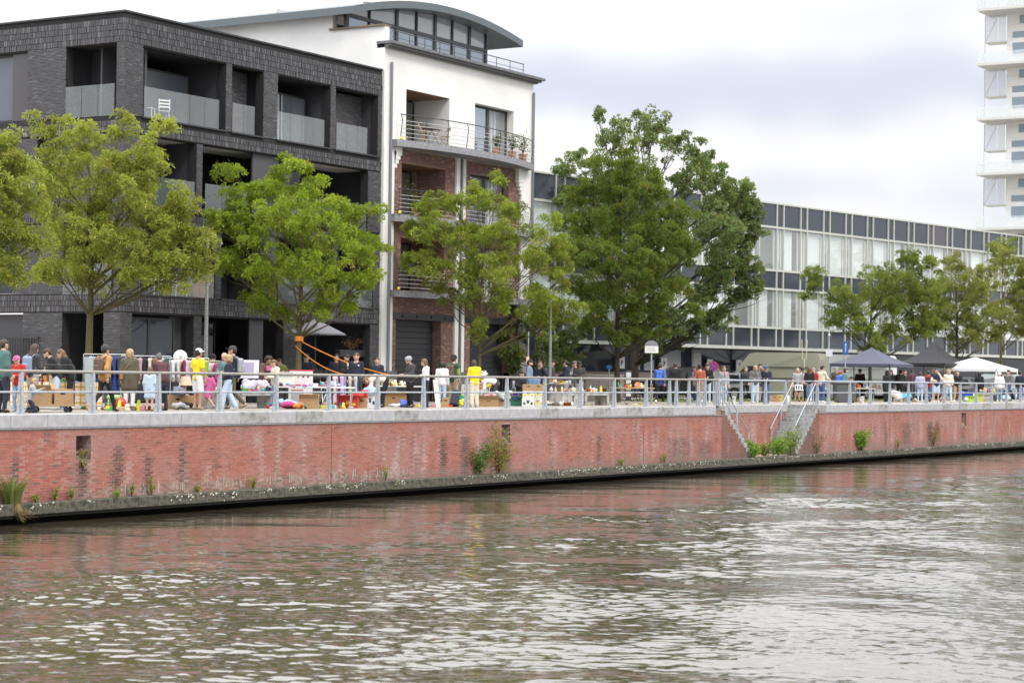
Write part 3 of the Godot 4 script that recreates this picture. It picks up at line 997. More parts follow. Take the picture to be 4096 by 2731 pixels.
	# dark smooth cladding panels
	for q in [[63.3, 64.95, 7.12, 9.68, -0.2], [63.25, 64.1, 0, 3.2, -0.2], [56.4, 57.75, 10.33, 12.9, -1.7], [68.3, 69.3, 10.33, 12.9, -1.3], [59.0, 59.7, 0, 3.2, -0.6]]:
		var b := MB.new()
		b.bx(q[0], q[2], zf + q[4] - 0.08, q[1], q[3], zf + q[4])
		part("cladding_panel", b, M["dark panel"], h)
	# brick back walls of two loggias
	for q in [[61.75, 63.65, 10.36, 12.86], [69.1, 71.35, 10.36, 12.86]]:
		var b := MB.new()
		b.bx(q[0], q[2], zf - 1.0, q[1], q[3], zf - 0.86)
		var o := part("back_wall", b, M["black mortar"], h)
		lay_bricks(h, Transform3D(Basis.IDENTITY, V(0, 0, zf - 0.85)), [q[0], q[1], q[2], q[3]], [], 0.235, 0.045, 0.009, 0.05, black_tone, vs, 0, bm, false, 0.37, 0.006)
	# windows [x0, x1, y0, y1, z, kind]
	var wins := [[57.8, 61.25, 10.36, 12.5, -1.72, 1], [64.62, 66.3, 10.36, 12.45, -1.2, 2], [66.3, 68.0, 10.36, 12.45, -1.25, 2], [56.9, 58.3, 7.12, 9.5, -1.6, 2], [58.3, 59.7, 7.12, 9.5, -1.6, 0], [60.2, 61.4, 7.12, 9.5, -1.7, 0], [65.4, 66.9, 7.12, 9.5, -1.7, 0], [66.9, 68.4, 7.12, 9.5, -1.7, 0], [57.0, 58.9, 3.95, 6.4, -1.6, 0], [58.9, 60.8, 3.95, 6.4, -1.6, 0], [61.3, 63.5, 3.95, 6.4, -1.6, 0], [64.7, 66.5, 3.95, 6.4, -1.6, 0], [68.8, 71.1, 3.95, 6.4, -1.6, 0],
		[56.4, 57.6, 0.05, 3.1, -0.35, 0], [57.6, 59.0, 0.05, 3.1, -0.35, 0], [60.3, 63.1, 0.05, 3.1, -1.8, 0], [65.0, 65.2, 0.05, 3.1, -1.6, 0], [66.0, 68.5, 0.05, 3.1, -2.6, 0], [68.5, 71.0, 0.05, 3.1, -2.6, 0]]
	for q in wins:
		var w := MB.new()
		w.panel(q[0], q[1], q[2], q[3], zf + q[4] - 0.05, zf + q[4] + 0.03, [[q[0] + 0.07, q[1] - 0.07, q[2] + 0.07, q[3] - 0.07]])
		var o := part("window_frame", w, M["dark metal"], h)
		w = MB.new()
		w.bx(q[0] + 0.07, q[2] + 0.07, zf + q[4] - 0.02, q[1] - 0.07, q[3] - 0.07, zf + q[4] - 0.005)
		part("pane", w, M["blind glass"] if q[5] == 1 else M["dark glass"] if q[5] == 0 else M["mirror glass"] if q[4] < -1.22 or q[2] < 9 else M["penthouse glass"], o)
		if q[5] == 2:
			w = MB.new()
			w.bx(q[0] - 0.3, q[2], zf + q[4] - 2.0, q[1] + 0.3, q[3], zf + q[4] - 1.9)
			part("room_wall", w, mt("room wall", Color(0.25, 0.23, 0.20), 0.9), o)
			w = MB.new()
			w.bx(q[0] + 0.15, q[2] + 0.1, zf + q[4] - 0.5, q[0] + 0.5, q[3] - 0.3, zf + q[4] - 0.45)
			part("curtain", w, M["curtain"], o)
	# the same on the left face: [z back from corner 0, 1, y0, y1, depth, kind]
	for q in [[5.6, 7.3, 10.36, 12.85, 0.25, 1], [0.5, 1.95, 10.36, 12.6, 1.55, 1], [2.42, 4.18, 7.14, 9.66, 0.25, 0], [5.42, 7.58, 7.14, 9.66, 0.25, 0], [5.22, 6.58, 3.97, 6.28, 0.25, 2], [0.5, 2.8, 3.95, 6.4, 2.0, 0], [0.85, 2.0, 0.05, 3.2, 1.6, 0]]:
		var w := MB.new()
		w.T = L
		w.panel(q[0], q[1], q[2], q[3], -q[4] - 0.05, -q[4] + 0.03, [[q[0] + 0.07, q[1] - 0.07, q[2] + 0.07, q[3] - 0.07]])
		var o := part("window_frame", w, M["dark metal"], h)
		w = MB.new()
		w.T = L
		w.bx(q[0] + 0.07, q[2] + 0.07, -q[4] - 0.02, q[1] - 0.07, q[3] - 0.07, -q[4] - 0.005)
		part("pane", w, M["blind glass"] if q[5] == 1 else M["dark glass"], o)
	var sd := MB.new()
	sd.T = L
	sd.bx(4.76, 10.36, -0.24, 5.6, 12.85, -0.12)
	part("cladding_panel", sd, M["dark panel"], h)
	sd = MB.new()
	sd.T = L
	sd.bx(4.78, 0, -0.5, 8.4, 3.2, -0.35)
	part("garage_door", sd, M["dark panel"], h)
	# glass balustrades
	glass_row(h, 56.72, 60.95, 10.3, 11.44, zf + 0.03, 0.85)
	glass_row(h, 61.74, 63.1, 10.3, 11.44, zf + 0.03, 0.7)
	glass_row(h, 64.58, 67.6, 10.3, 11.44, zf + 0.03, 0.8)
	glass_row(h, 68.42, 70.6, 10.3, 11.44, zf + 0.03, 0.8)
	glass_row(h, 56.72, 59.6, 7.1, 8.22, zf + 0.03, 0.9)
	glass_row(h, 60.2, 63.2, 7.1, 8.22, zf + 0.03, 0.9)
	glass_row(h, 65.5, 70.6, 7.1, 8.22, zf + 0.03, 0.9)
	glass_row(h, 56.72, 60.8, 3.9, 5.0, zf + 0.03, 0.9)
	glass_row(h, 64.7, 68.2, 3.9, 5.0, zf + 0.03, 0.9)
	glass_row(h, 68.8, 71.1, 3.9, 5.0, zf + 0.03, 0.9)
	glass_row(h, zf - 2.8, zf - 0.42, 10.3, 11.44, x0 - 0.03, 0.8, PI / 2)
	glass_row(h, zf - 2.8, zf - 0.42, 3.9, 5.0, x0 - 0.03, 0.8, PI / 2)
	# sills under the openings
	var si := MB.new()
	for q in front:
		if q[2] > 1:
			si = MB.new()
			si.bx(q[0] - 0.03, q[2] - 0.045, zf - 0.42, q[1] + 0.03, q[2] + 0.012, zf + 0.055)
			part("sill", si, M["dark metal"], h)
	# gate of upright bars low on the left face
	var g := thing("bar_gate", "black gate of upright steel bars beside the black house at the left edge", "gate", V(x0 - 0.06, 0, zf - 3.9))
	var fr := MB.new()
	fr.bx(-0.04, 0.05, -5.0, 0.0, 0.12, 0); fr.bx(-0.04, 2.3, -5.0, 0, 2.38, 0)
	part("frame", fr, M["dark metal"], g)
	var bar := MB.new()
	bar.bx(-0.03, 0.12, -0.02, -0.005, 2.3, 0.02)
	var barm := bar.mesh()
	for i in 36: part("bar", barm, M["dark metal"], g, V(0, 0, -0.1 - i * 0.135))
	# roof fittings
	var ru := thing("rooftop_unit", "white ventilation housing with a round cowl on the black roof", "ventilation unit", V(66.5, 13.5, -19.5))
	var b := MB.new()
	b.bevel(V(0, 0.75, 0), V(3.2, 1.4, 1.6), 0.04)
	part("housing", b, M["white paint"], ru)
	b = MB.new()
	b.lathe([Vector2(0, 0), Vector2(0.24, 0), Vector2(0.24, 0.75), Vector2(0.36, 0.8), Vector2(0.36, 0.95), Vector2(0, 1.0)], 14, V(-1.3, 1.2, 0.6))
	part("cowl", b, M["white paint"], ru)
	# things on the loggias
	var seats := [[57.9, 10.36, -13.3, 0.4, "white loggia chair, leftmost behind the top corner glass"], [58.8, 10.36, -13.4, 2.6, "white loggia chair, second behind the top corner glass"], [57.3, 3.94, -13.4, 0.3, "white chair on the low corner loggia above the window"], [58.5, 3.94, -13.3, 2.8, "second white chair on the low corner loggia"], [56.3, 3.94, -14.2, 1.2, "white chair at the left side of the low corner loggia"], [59.9, 3.94, -13.4, -0.5, "white chair at the right end of the low corner loggia"], [65.2, 10.36, -13.3, 0.2, "white stool behind glass on the top floor"]]
	for q in seats:
		var c := thing("loggia_chair", q[4], "chair", V(q[0], q[1], q[2]), q[3], "white chairs on the loggias")
		b = MB.new()
		b.bevel(V(0, 0.45, 0), V(0.44, 0.03, 0.42), 0.008)
		part("seat", b, M["white paint"], c)
		b = MB.new()
		for y in [0.6, 0.72, 0.84]: b.bx(-0.22, y - 0.03, -0.22, 0.22, y + 0.03, -0.2)
		b.bx(-0.22, 0.45, -0.23, -0.19, 0.9, -0.2); b.bx(0.19, 0.45, -0.23, 0.22, 0.9, -0.2)
		part("backrest", b, M["white paint"], c)
		for sx in [-1, 1]:
			for sz in [-1, 1]:
				b = MB.new()
				b.rod(V(sx * 0.18, 0.44, sz * 0.17), V(sx * 0.22, 0, sz * 0.22), 0.016, 5)
				part("leg", b, M["white paint"], c)
	var pot := thing("potted_olive", "small olive tree in a terracotta pot on the first loggia behind the street lamp", "plant pot", V(60.5, 3.94, -12.9))
	b = MB.new()
	b.lathe([Vector2(0.0, 0), Vector2(0.26, 0), Vector2(0.34, 0.5), Vector2(0.39, 0.5), Vector2(0.39, 0.62), Vector2(0.33, 0.62), Vector2(0.30, 0.56), Vector2(0, 0.55)], 16)
	part("pot", b, mt("terracotta", Color(0.46, 0.27, 0.19), 0.85), pot)
	b = MB.new()
	b.tube([V(0, 0.55, 0), V(0.05, 1.0, 0), V(0.02, 1.5, 0)], [0.025, 0.02, 0.015], 6)
	part("stem", b, M["bark"], pot)
	part("foliage", leafy(150, V(0.5, 0.35, 0.5), 0.07, Color(0.08, 0.10, 0.05), Color(0.12, 0.14, 0.07), 6), M["leaf"], pot, V(0.02, 1.45, 0))
	var um := thing("restaurant_parasol", "pale grey parasol open in front of the dark ground floor, behind the second tree", "parasol", V(65.5, 0, -11.2))
	b = MB.new()
	b.rod(V(0, 0, 0), V(0, 3.3, 0), 0.03, 8)
	part("pole", b, M["dark metal"], um)
	b = MB.new()
	for k in 8:
		var a := TAU * k / 8; var a2 := TAU * (k + 1) / 8
		b.tri(V(0, 3.30, 0), V(cos(a2) * 1.2, 2.72, -sin(a2) * -1.2), V(cos(a) * 1.2, 2.72, -sin(a) * -1.2))
		b.quad(V(cos(a) * 1.2, 2.72, sin(a) * 1.2), V(cos(a2) * 1.2, 2.72, sin(a2) * 1.2), V(cos(a2) * 1.2, 2.66, sin(a2) * 1.2), V(cos(a) * 1.2, 2.66, sin(a) * 1.2))
	part("canopy", b, mt("grey canvas", Color(0.17, 0.17, 0.195), 0.85, {"cull_mode": BaseMaterial3D.CULL_DISABLED}), um)

func arc_z(x: float, xa: float, xb: float, ends: float, mid: float) -> float:
	var t := (x - xa) / (xb - xa) * 2.0 - 1.0
	return ends + (mid - ends) * (1.0 - t * t)

func bow_balcony(parent: Node, xa: float, xb: float, y0: float, y1: float, zw: float, ends: float, mid: float, label: String) -> void:
	var n := 20
	var b := MB.new()
	for i in n:
		var p := lerpf(xa, xb, float(i) / n); var q := lerpf(xa, xb, float(i + 1) / n)
		var zp := zw + arc_z(p, xa, xb, ends, mid); var zq := zw + arc_z(q, xa, xb, ends, mid)
		b.quad(V(p, y0, zp), V(q, y0, zq), V(q, y1, zq), V(p, y1, zp))
		b.quad(V(p, y1, zp), V(q, y1, zq), V(q, y1, zw), V(p, y1, zw))
		b.quad(V(q, y0, zq), V(p, y0, zp), V(p, y0, zw), V(q, y0, zw))
	b.quad(V(xa, y0, zw), V(xa, y0, zw + ends), V(xa, y1, zw + ends), V(xa, y1, zw))
	b.quad(V(xb, y0, zw + ends), V(xb, y0, zw), V(xb, y1, zw), V(xb, y1, zw + ends))
	part("balcony_slab", b, M["balcony stone"], parent)
	var rail := MB.new(); var bars := MB.new()
	for k in 6:
		var y := y1 + 0.12 + k * 0.175
		var pts := []; var rs := []
		for i in n + 1:
			var x := lerpf(xa + 0.2, xb - 0.1, float(i) / n)
			pts.append(V(x, y if k < 5 else y1 + 1.08, zw + arc_z(x, xa, xb, ends, mid) - 0.1 + (0.12 if k < 4 else 0.05)))
			rs.append(0.014 if k < 5 else 0.024)
		(bars if k < 5 else rail).tube(pts, rs, 5)
	part("rails", bars, M["light metal"], parent)
	part("hand_rail", rail, M["anthracite"], parent)
	for i in 9:
		var x := lerpf(xa + 0.25, xb - 0.15, i / 8.0)
		var z := zw + arc_z(x, xa, xb, ends, mid) - 0.1
		var pb := MB.new()
		pb.tube([V(x, y1, z), V(x, y1 + 0.75, z + 0.10), V(x, y1 + 0.9, z + 0.10), V(x, y1 + 1.08, z + 0.04)], [0.02, 0.02, 0.02, 0.02], 5)
		part("baluster", pb, M["anthracite"], parent)

func white_house() -> void:
	grained("balcony stone", Color(0.34, 0.34, 0.375), 0.8, M["fine"], 0.7)
	var h := thing("white_apartment_house", "tall white rendered house with brown brick lower floors, bowed balconies and vaulted zinc roof", "building")
	var x0 := 71.72; var x1 := 83.95; var zf := -12.42
	var open := [[73.36, 76.75, 11.15, 13.42], [78.85, 82.2, 11.15, 13.48], [73.2, 76.6, 8.0, 10.25], [78.65, 81.97, 8.0, 10.28], [73.2, 76.6, 4.75, 7.05], [78.65, 81.97, 4.75, 7.05], [72.9, 76.43, -0.1, 3.53], [78.79, 82.3, -0.1, 3.53]]
	var b := MB.new()
	b.panel(x0, x1, 10.86, 15.0, zf - 0.5, zf, open)
	b.bx(x0, 0, zf - 14, x0 + 0.35, 15.9, zf - 0.5)
	b.bx(x0, 15.0, zf - 0.5, x0 + 0.35, 15.9, zf - 0.02)
	b.bx(x0, 15.9, zf - 14, x0 + 0.35, 16.75, zf - 2.76)
	b.bx(x1 - 0.35, 0, zf - 14, x1, 15.0, zf - 0.5)
	part("rendered_wall", b, M["white render"], h)
	b = MB.new()
	b.panel(x0 + 0.05, x1 - 0.05, 0, 10.855, zf - 0.5, zf - 0.095, open)
	part("brick_core", b, M["mortar"], h)
	var vs := []
	for c in [Color(0.235, 0.13, 0.112), Color(0.18, 0.103, 0.092), Color(0.30, 0.21, 0.18)]: vs.append([c, mt("brown brick %d" % vs.size(), c, 0.85)])
	mt("brown brick", Color.WHITE, 0.85, {"vertex_color_use_as_albedo": true})
	var F := Transform3D(Basis.IDENTITY, V(0, 0, zf - 0.1))
	for q in [[72.53, 77.37], [78.17, 82.95]]:
		lay_bricks(h, F, [q[0], q[1], 1.3, 3.52], open, 0.2, 0.06, 0.012, 0.05, brown_tone, vs, 90 if q[0] < 75 else 0, M["brown brick"])
		lay_bricks(h, F, [q[0], q[1], 3.82, 10.85], open, 0.2, 0.06, 0.012, 0.05, brown_tone, vs, 180 if q[0] < 75 else 0, M["brown brick"])
		# jambs of the openings seen from the left
		for o in open:
			if o[0] > q[0] and o[1] < q[1] and o[2] < 10:
				var J := Transform3D(Basis(V(0, 0, -1), Vector3.UP, V(-1, 0, 0)), V(o[1] + 0.02, 0, zf - 0.1))
				lay_bricks(h, J, [0.0, 1.5 if o[2] > 1 else 0.5, maxf(o[2], 1.3), o[3]], [], 0.2, 0.06, 0.012, 0.05, brown_tone, vs, 0, M["brown brick"])
	# white pilasters and corbels
	for q in [[x0, 72.52], [77.38, 77.68], [77.88, 78.16], [82.96, x1]]:
		b = MB.new()
		b.bx(q[0], 1.3, zf - 0.3, q[1], 10.858, zf + 0.02)
		part("pilaster", b, M["white render"], h)
	for q in [[72.52, 72.95], [82.5, 82.96]]:
		b = MB.new()
		for k in 4:
			var w := 0.42 - k * 0.1
			if q[0] < 75: b.bx(72.52, 10.2 - k * 0.18 + 0.3, zf - 0.2, 72.52 + w, 10.85 - k * 0.18, zf + 0.12 - k * 0.02)
			else: b.bx(82.96 - w, 9.9 - k * 0.18 + 0.3, zf - 0.2, 82.96, 10.85 - k * 0.18, zf + 0.12 - k * 0.02)
		part("corbel", b, M["white render"], h)
	# stone plinth, lintel beams and roller doors
	b = MB.new()
	for q in [[x0 - 0.02, 72.9], [76.43, 78.79], [82.3, x1 + 0.02]]:
		b = MB.new()
		b.bx(q[0], 0, zf - 0.45, q[1], 1.3, zf + 0.03)
		part("plinth", b, M["blue stone"], h)
	for q in [[72.53, 77.37], [78.17, 82.95]]:
		b = MB.new()
		b.bx(q[0], 3.53, zf - 0.4, q[1], 3.81, zf - 0.03)
		for k in 4: b.bx(q[0] + 0.8 + k * 1.1, 3.6, zf - 0.03, q[0] + 0.84 + k * 1.1, 3.72, zf + 0.02)
		part("lintel_beam", b, M["anthracite"], h)
	for q in [[72.9, 76.43], [78.79, 82.3]]:
		var dr := MB.new()
		dr.bx(q[0], 0, zf - 0.62, q[1], 3.55, zf - 0.56)
		var d := part("garage_door", dr, M["anthracite"], h)
		for k in 14:
			dr = MB.new()
			dr.bevel(V((q[0] + q[1]) / 2, 0.13 + k * 0.25, zf - 0.55), V(q[1] - q[0], 0.235, 0.03), 0.01)
			part("slat", dr, M["anthracite"], d)
	# loggia interiors and windows
	b = MB.new()
	for y in [4.5, 7.72, 10.88, 14.0]: b.bx(x0 + 0.36, y - 0.1, zf - 5.0, x1 - 0.36, y + 0.24, zf - 0.51)
	b.bx(x0 + 0.36, 0, zf - 2.4, x1 - 0.36, 15.0, zf - 2.2)
	part("inner_wall", b, mt("dim room", Color(0.12, 0.115, 0.11), 0.9), h)
	for q in [[73.36, 76.75, 11.15, 13.42], [73.2, 76.6, 8.0, 10.25], [73.2, 76.6, 4.75, 7.05]]:
		b = MB.new()
		b.bx(q[1], q[2], zf - 2.0, q[1] + 0.15, q[3], zf - 0.505); b.bx(q[0] - 0.15, q[2], zf - 2.0, q[0], q[3], zf - 0.505)
		part("loggia_side", b, M["white render"] if q[2] > 11 else M["mortar"], h)
		b = MB.new()
		b.bx(q[0], q[3] - 0.03, zf - 2.0, q[1], q[3] + 0.02, zf - 0.05)
		part("wood_ceiling", b, mt("wood ceiling", Color(0.20, 0.10, 0.055), 0.6), h)
		b = MB.new()
		b.bx(q[0] + 0.05, q[2] + 0.3, zf - 1.95, q[1] - 0.12, q[3] - 0.1, zf - 1.9)
		part("roller_blind", b, mt("roller blind", Color(0.17, 0.165, 0.155), 0.7), h)
		b = MB.new()
		b.bx(q[1] - 0.12, q[2], zf - 1.95, q[1], q[3] - 0.1, zf - 1.88)
		part("window_frame", b, M["anthracite"], h)
	for q in [open[1], open[3], open[5]]:
		b = MB.new()
		var mid: float = (q[0] + q[1]) / 2
		b.panel(q[0], q[1], q[2], q[3], zf - 0.45, zf - 0.36, [[q[0] + 0.08, mid - 0.1, q[2] + 0.08, q[3] - 0.1], [mid + 0.1, q[1] - 0.08, q[2] + 0.08, q[3] - 0.1]])
		var o := part("window_frame", b, M["anthracite"], h)
		for k in 2:
			b = MB.new()
			b.bx(q[0] + 0.08 if k == 0 else mid + 0.1, q[2] + 0.08, zf - 0.41, mid - 0.1 if k == 0 else q[1] - 0.08, q[3] - 0.1, zf - 0.40)
			part("pane", b, M["mirror glass"] if k == 0 else M["clear glass"], o)
		for k in 7:
			b = MB.new()
			b.lathe([Vector2(0.06, q[2] + 0.05), Vector2(0.06, q[3] - 0.1)], 6, V(q[0] + (0.3 if k < 2 else 1.1) + k * 0.28, 0, zf - 0.7))
			part("curtain", b, M["curtain"], o)
	bow_balcony(h, 72.3, 83.55, 10.85, 11.14, zf, 0.3, 1.15, "")
	bow_balcony(h, 72.3, 83.55, 7.66, 7.98, zf, 0.25, 0.8, "")
	bow_balcony(h, 72.3, 83.55, 4.46, 4.74, zf, 0.25, 0.8, "")
	# downpipes
	for q in [[72.12, 14.4, 0.0], [77.78, 10.8, -0.05], [83.85, 14.55, 0.0]]:
		b = MB.new()
		b.rod(V(q[0], 1.0, zf + 0.1 + q[2]), V(q[0], q[1], zf + 0.1 + q[2]), 0.06, 8)
		part("downpipe", b, mt("pipe zinc", Color(0.20, 0.21, 0.23), 0.5, {"metallic": 0.4}), h)
	# cornice in three steps, railing and glazed penthouse under the vault
	b = MB.new()
	b.bx(x0 - 0.05, 15.14, zf - 0.4, x1 + 0.42, 15.26, zf + 0.42)
	b.bx(x0, 15.05, zf - 0.4, x1 + 0.28, 15.138, zf + 0.3)
	b.bx(x0, 14.98, zf - 0.4, x1 + 0.15, 15.048, zf + 0.17)
	part("cornice", b, M["blue stone"], h)
	b = MB.new()
	b.bx(x0 - 0.1, 15.9, zf - 2.9, x0 + 0.45, 15.98, zf + 0.0)
	part("parapet_coping", b, mt("mossy coping", Color(0.17, 0.13, 0.09), 0.9), h)
	var zp := -14.6
	b = MB.new()
	b.bx(x0 + 0.4, 15.0, zp - 8.0, x1 - 0.3, 15.28, zf - 0.45)
	part("terrace", b, M["grey concrete"], h)
	b = MB.new()
	b.rod(V(72.2, 15.78, zf + 0.05), V(83.0, 15.78, zf + 0.05), 0.022); b.rod(V(72.2, 15.5, zf + 0.05), V(83.0, 15.5, zf + 0.05), 0.012)
	var tr := part("terrace_railing", b, M["anthracite"], h)
	for i in 10:
		b = MB.new()
		b.rod(V(72.3 + i * 1.18, 15.25, zf + 0.05), V(72.3 + i * 1.18, 15.78, zf + 0.05), 0.018, 5)
		part("baluster", b, M["anthracite"], tr)
	var vault := func(x: float) -> float: return 17.62 - 0.0175 * (x - 79.3) * (x - 79.3)
	var n := 24
	var xa := 71.2; var xb := 85.15
	b = MB.new()
	for i in n:
		var p := lerpf(xa, xb, float(i) / n); var q := lerpf(xa, xb, float(i + 1) / n)
		var yp: float = vault.call(p); var yq: float = vault.call(q)
		var zfr := -13.75
		b.quad(V(p, yp - 0.02, zfr), V(q, yq - 0.02, zfr), V(q, yq + 0.30, zfr), V(p, yp + 0.30, zfr))
		b.quad(V(p, yp + 0.30, zfr), V(q, yq + 0.30, zfr), V(q, yq + 0.30, -26), V(p, yp + 0.30, -26))
		b.quad(V(q, yq - 0.02, zfr), V(p, yp - 0.02, zfr), V(p, yp - 0.02, -26), V(q, yq - 0.02, -26))
	b.quad(V(xa, vault.call(xa) - 0.02, -26), V(xa, vault.call(xa) - 0.02, -13.75), V(xa, vault.call(xa) + 0.3, -13.75), V(xa, vault.call(xa) + 0.3, -26))
	b.quad(V(xb, vault.call(xb) - 0.02, -13.75), V(xb, vault.call(xb) - 0.02, -26), V(xb, vault.call(xb) + 0.3, -26), V(xb, vault.call(xb) + 0.3, -13.75))
	part("vaulted_roof", b, M["roof zinc"], h)
	var ms := [71.95, 73.6, 75.68, 77.25, 78.75, 80.2, 81.65, 83.1]
	b = MB.new()
	for i in 8:
		var w := 0.09 if i % 2 == 0 else 0.045
		b.bx(ms[i] - w, 15.28, zp - 0.1, ms[i] + w, vault.call(ms[i]) - 0.02, zp + 0.06)
	b.bx(71.9, 16.5, zp - 0.08, 83.2, 16.66, zp + 0.05)
	b.bx(71.9, 15.281, zp - 0.08, 83.2, 15.38, zp + 0.05)
	part("mullion_frame", b, M["anthracite"], h)
	for i in 7:
		for k in 2:
			var ya := 15.38 if k == 0 else 16.66
			b = MB.new()
			if k == 0: b.bx(ms[i] + 0.09, ya, zp - 0.03, ms[i + 1] - 0.09, 16.5, zp - 0.01)
			else:
				b.prism(PackedVector2Array([Vector2(ms[i] + 0.09, ya), Vector2(ms[i + 1] - 0.09, ya), Vector2(ms[i + 1] - 0.09, maxf(ya + 0.05, vault.call(ms[i + 1]) - 0.03)), Vector2(ms[i] + 0.09, maxf(ya + 0.05, vault.call(ms[i]) - 0.03))]), zp - 0.03, zp - 0.01)
			part("pane", b, M["penthouse glass"] if k == 1 else M["dusk glass"], h)
	b = MB.new()
	b.bx(x0 + 0.4, 15.28, zp - 4.2, x1 - 0.4, 17.2, zp - 4.0)
	part("room_wall", b, mt("room white", Color(0.55, 0.54, 0.52), 0.9), h)
	b = MB.new()
	b.bx(83.2, 15.28, zp - 6, 83.3, 16.9, zp - 0.0)
	part("side_glazing", b, M["dark glass"], h)
	# flues and vents on the vault
	for q in [[71.9, 16.6, -18.6, 0.26, 1.5, "pale square flue rising from the left eave of the vaulted roof"], [73.2, 16.9, -19.6, 0.16, 0.4, "small roof vent left of the pale flue"], [74.8, 17.2, -15.6, 0.16, 0.5, "left of two mushroom vents near the front of the vaulted roof"], [75.6, 17.3, -15.8, 0.16, 0.5, "right of two mushroom vents near the front of the vaulted roof"]]:
		var t := thing("roof_vent", q[5], "roof vent", V(q[0], q[1], q[2]))
		b = MB.new()
		b.lathe([Vector2(q[3] * 0.7, 0), Vector2(q[3] * 0.7, q[4]), Vector2(0, q[4])], 10)
		part("pipe", b, M["cream render"], t)
		b = MB.new()
		b.lathe([Vector2(q[3] * 0.7, q[4] - 0.1), Vector2(q[3] * 1.25, q[4] - 0.06), Vector2(q[3] * 1.25, q[4] + 0.03), Vector2(0, q[4] + 0.1)], 10)
		part("cap", b, M["cream render"], t)
	# balcony furniture and plants
	var tb := thing("balcony_table", "wooden folding table with white cloth on the top left balcony of the white house", "table", V(75.0, 11.15, -12.2))
	b = MB.new(); b.bevel(V(0, 0.72, 0), V(0.9, 0.04, 0.6), 0.01)
	part("top", b, mt("balcony wood", Color(0.20, 0.11, 0.05), 0.6), tb)
	for s in [-1, 1]:
		b = MB.new(); b.rod(V(-0.35 * s, 0.7, 0.2 * s), V(0.35 * s, 0, 0.2 * s), 0.02); b.rod(V(0.35 * s, 0.7, 0.22 * s), V(-0.35 * s, 0, 0.22 * s), 0.02)
		part("legs", b, M["balcony wood"], tb)
	for q in [[74.2, 0.5, "folding wooden chair left of the balcony table"], [75.9, -2.2, "folding wooden chair right of the balcony table"]]:
		var c := thing("folding_chair", q[2], "chair", V(q[0], 11.15, -12.1), q[1], "wooden balcony chairs")
		b = MB.new(); b.bevel(V(0, 0.45, 0), V(0.42, 0.03, 0.4), 0.008)
		part("seat", b, mt("chair wood", Color(0.40, 0.27, 0.16), 0.6), c)
		b = MB.new(); b.bevel(V(0, 0.78, -0.2), V(0.42, 0.14, 0.025), 0.008)
		part("backrest", b, M["chair wood"], c)
		for s in [-1, 1]:
			b = MB.new(); b.rod(V(0.19 * s, 0.88, -0.22), V(0.19 * s, 0, 0.2), 0.015, 5); b.rod(V(0.17 * s, 0.45, 0.18), V(0.17 * s, 0, -0.22), 0.015, 5)
			part("legs", b, M["chair wood"], c)
	for q in [[81.0, 11.15, -11.75, 0.5, "leafy potted plant near the right end of the top balcony"], [82.3, 11.15, -11.95, 0.75, "tallest potted plant at the right end of the top balcony"], [79.6, 11.15, -11.7, 0.4, "low dark potted plant in front of the top balcony window"], [74.0, 8.0, -12.3, 0.8, "tall grassy potted plant on the middle left balcony"], [74.0, 11.15, -13.0, 0.75, "green potted plant at the back of the top left loggia"], [75.3, 8.0, -12.3, 0.6, "bushy potted plant on the middle left balcony"]]:
		var t := thing("balcony_plant", q[4], "plant pot", V(q[0], q[1], q[2]))
		b = MB.new(); b.lathe([Vector2(0, 0), Vector2(0.16, 0), Vector2(0.22, 0.32), Vector2(0, 0.3)], 12)
		part("pot", b, M["terracotta"], t)
		part("foliage", leafy(160, V(q[3] * 0.7, q[3] * 0.75, q[3] * 0.6), 0.11, Color(0.07, 0.11, 0.02), Color(0.16, 0.19, 0.04), 7), M["leaf"], t, V(0, 0.3, 0))
	for q in [[72.55, 11.14, "yellow marker ball at the left end of the top balcony"], [72.5, 7.98, "yellow marker ball at the left end of the middle balcony"], [72.5, 4.74, "yellow marker ball at the left end of the lowest balcony"]]:
		b = MB.new(); b.ball(V(0, 0.06, 0), V(0.07, 0.07, 0.07), 10, 6)
		solo("marker_ball", q[2], "marker", b, shade(Color(0.9, 0.85, 0.02), 0.5), V(q[0], q[1], zf + 0.33))

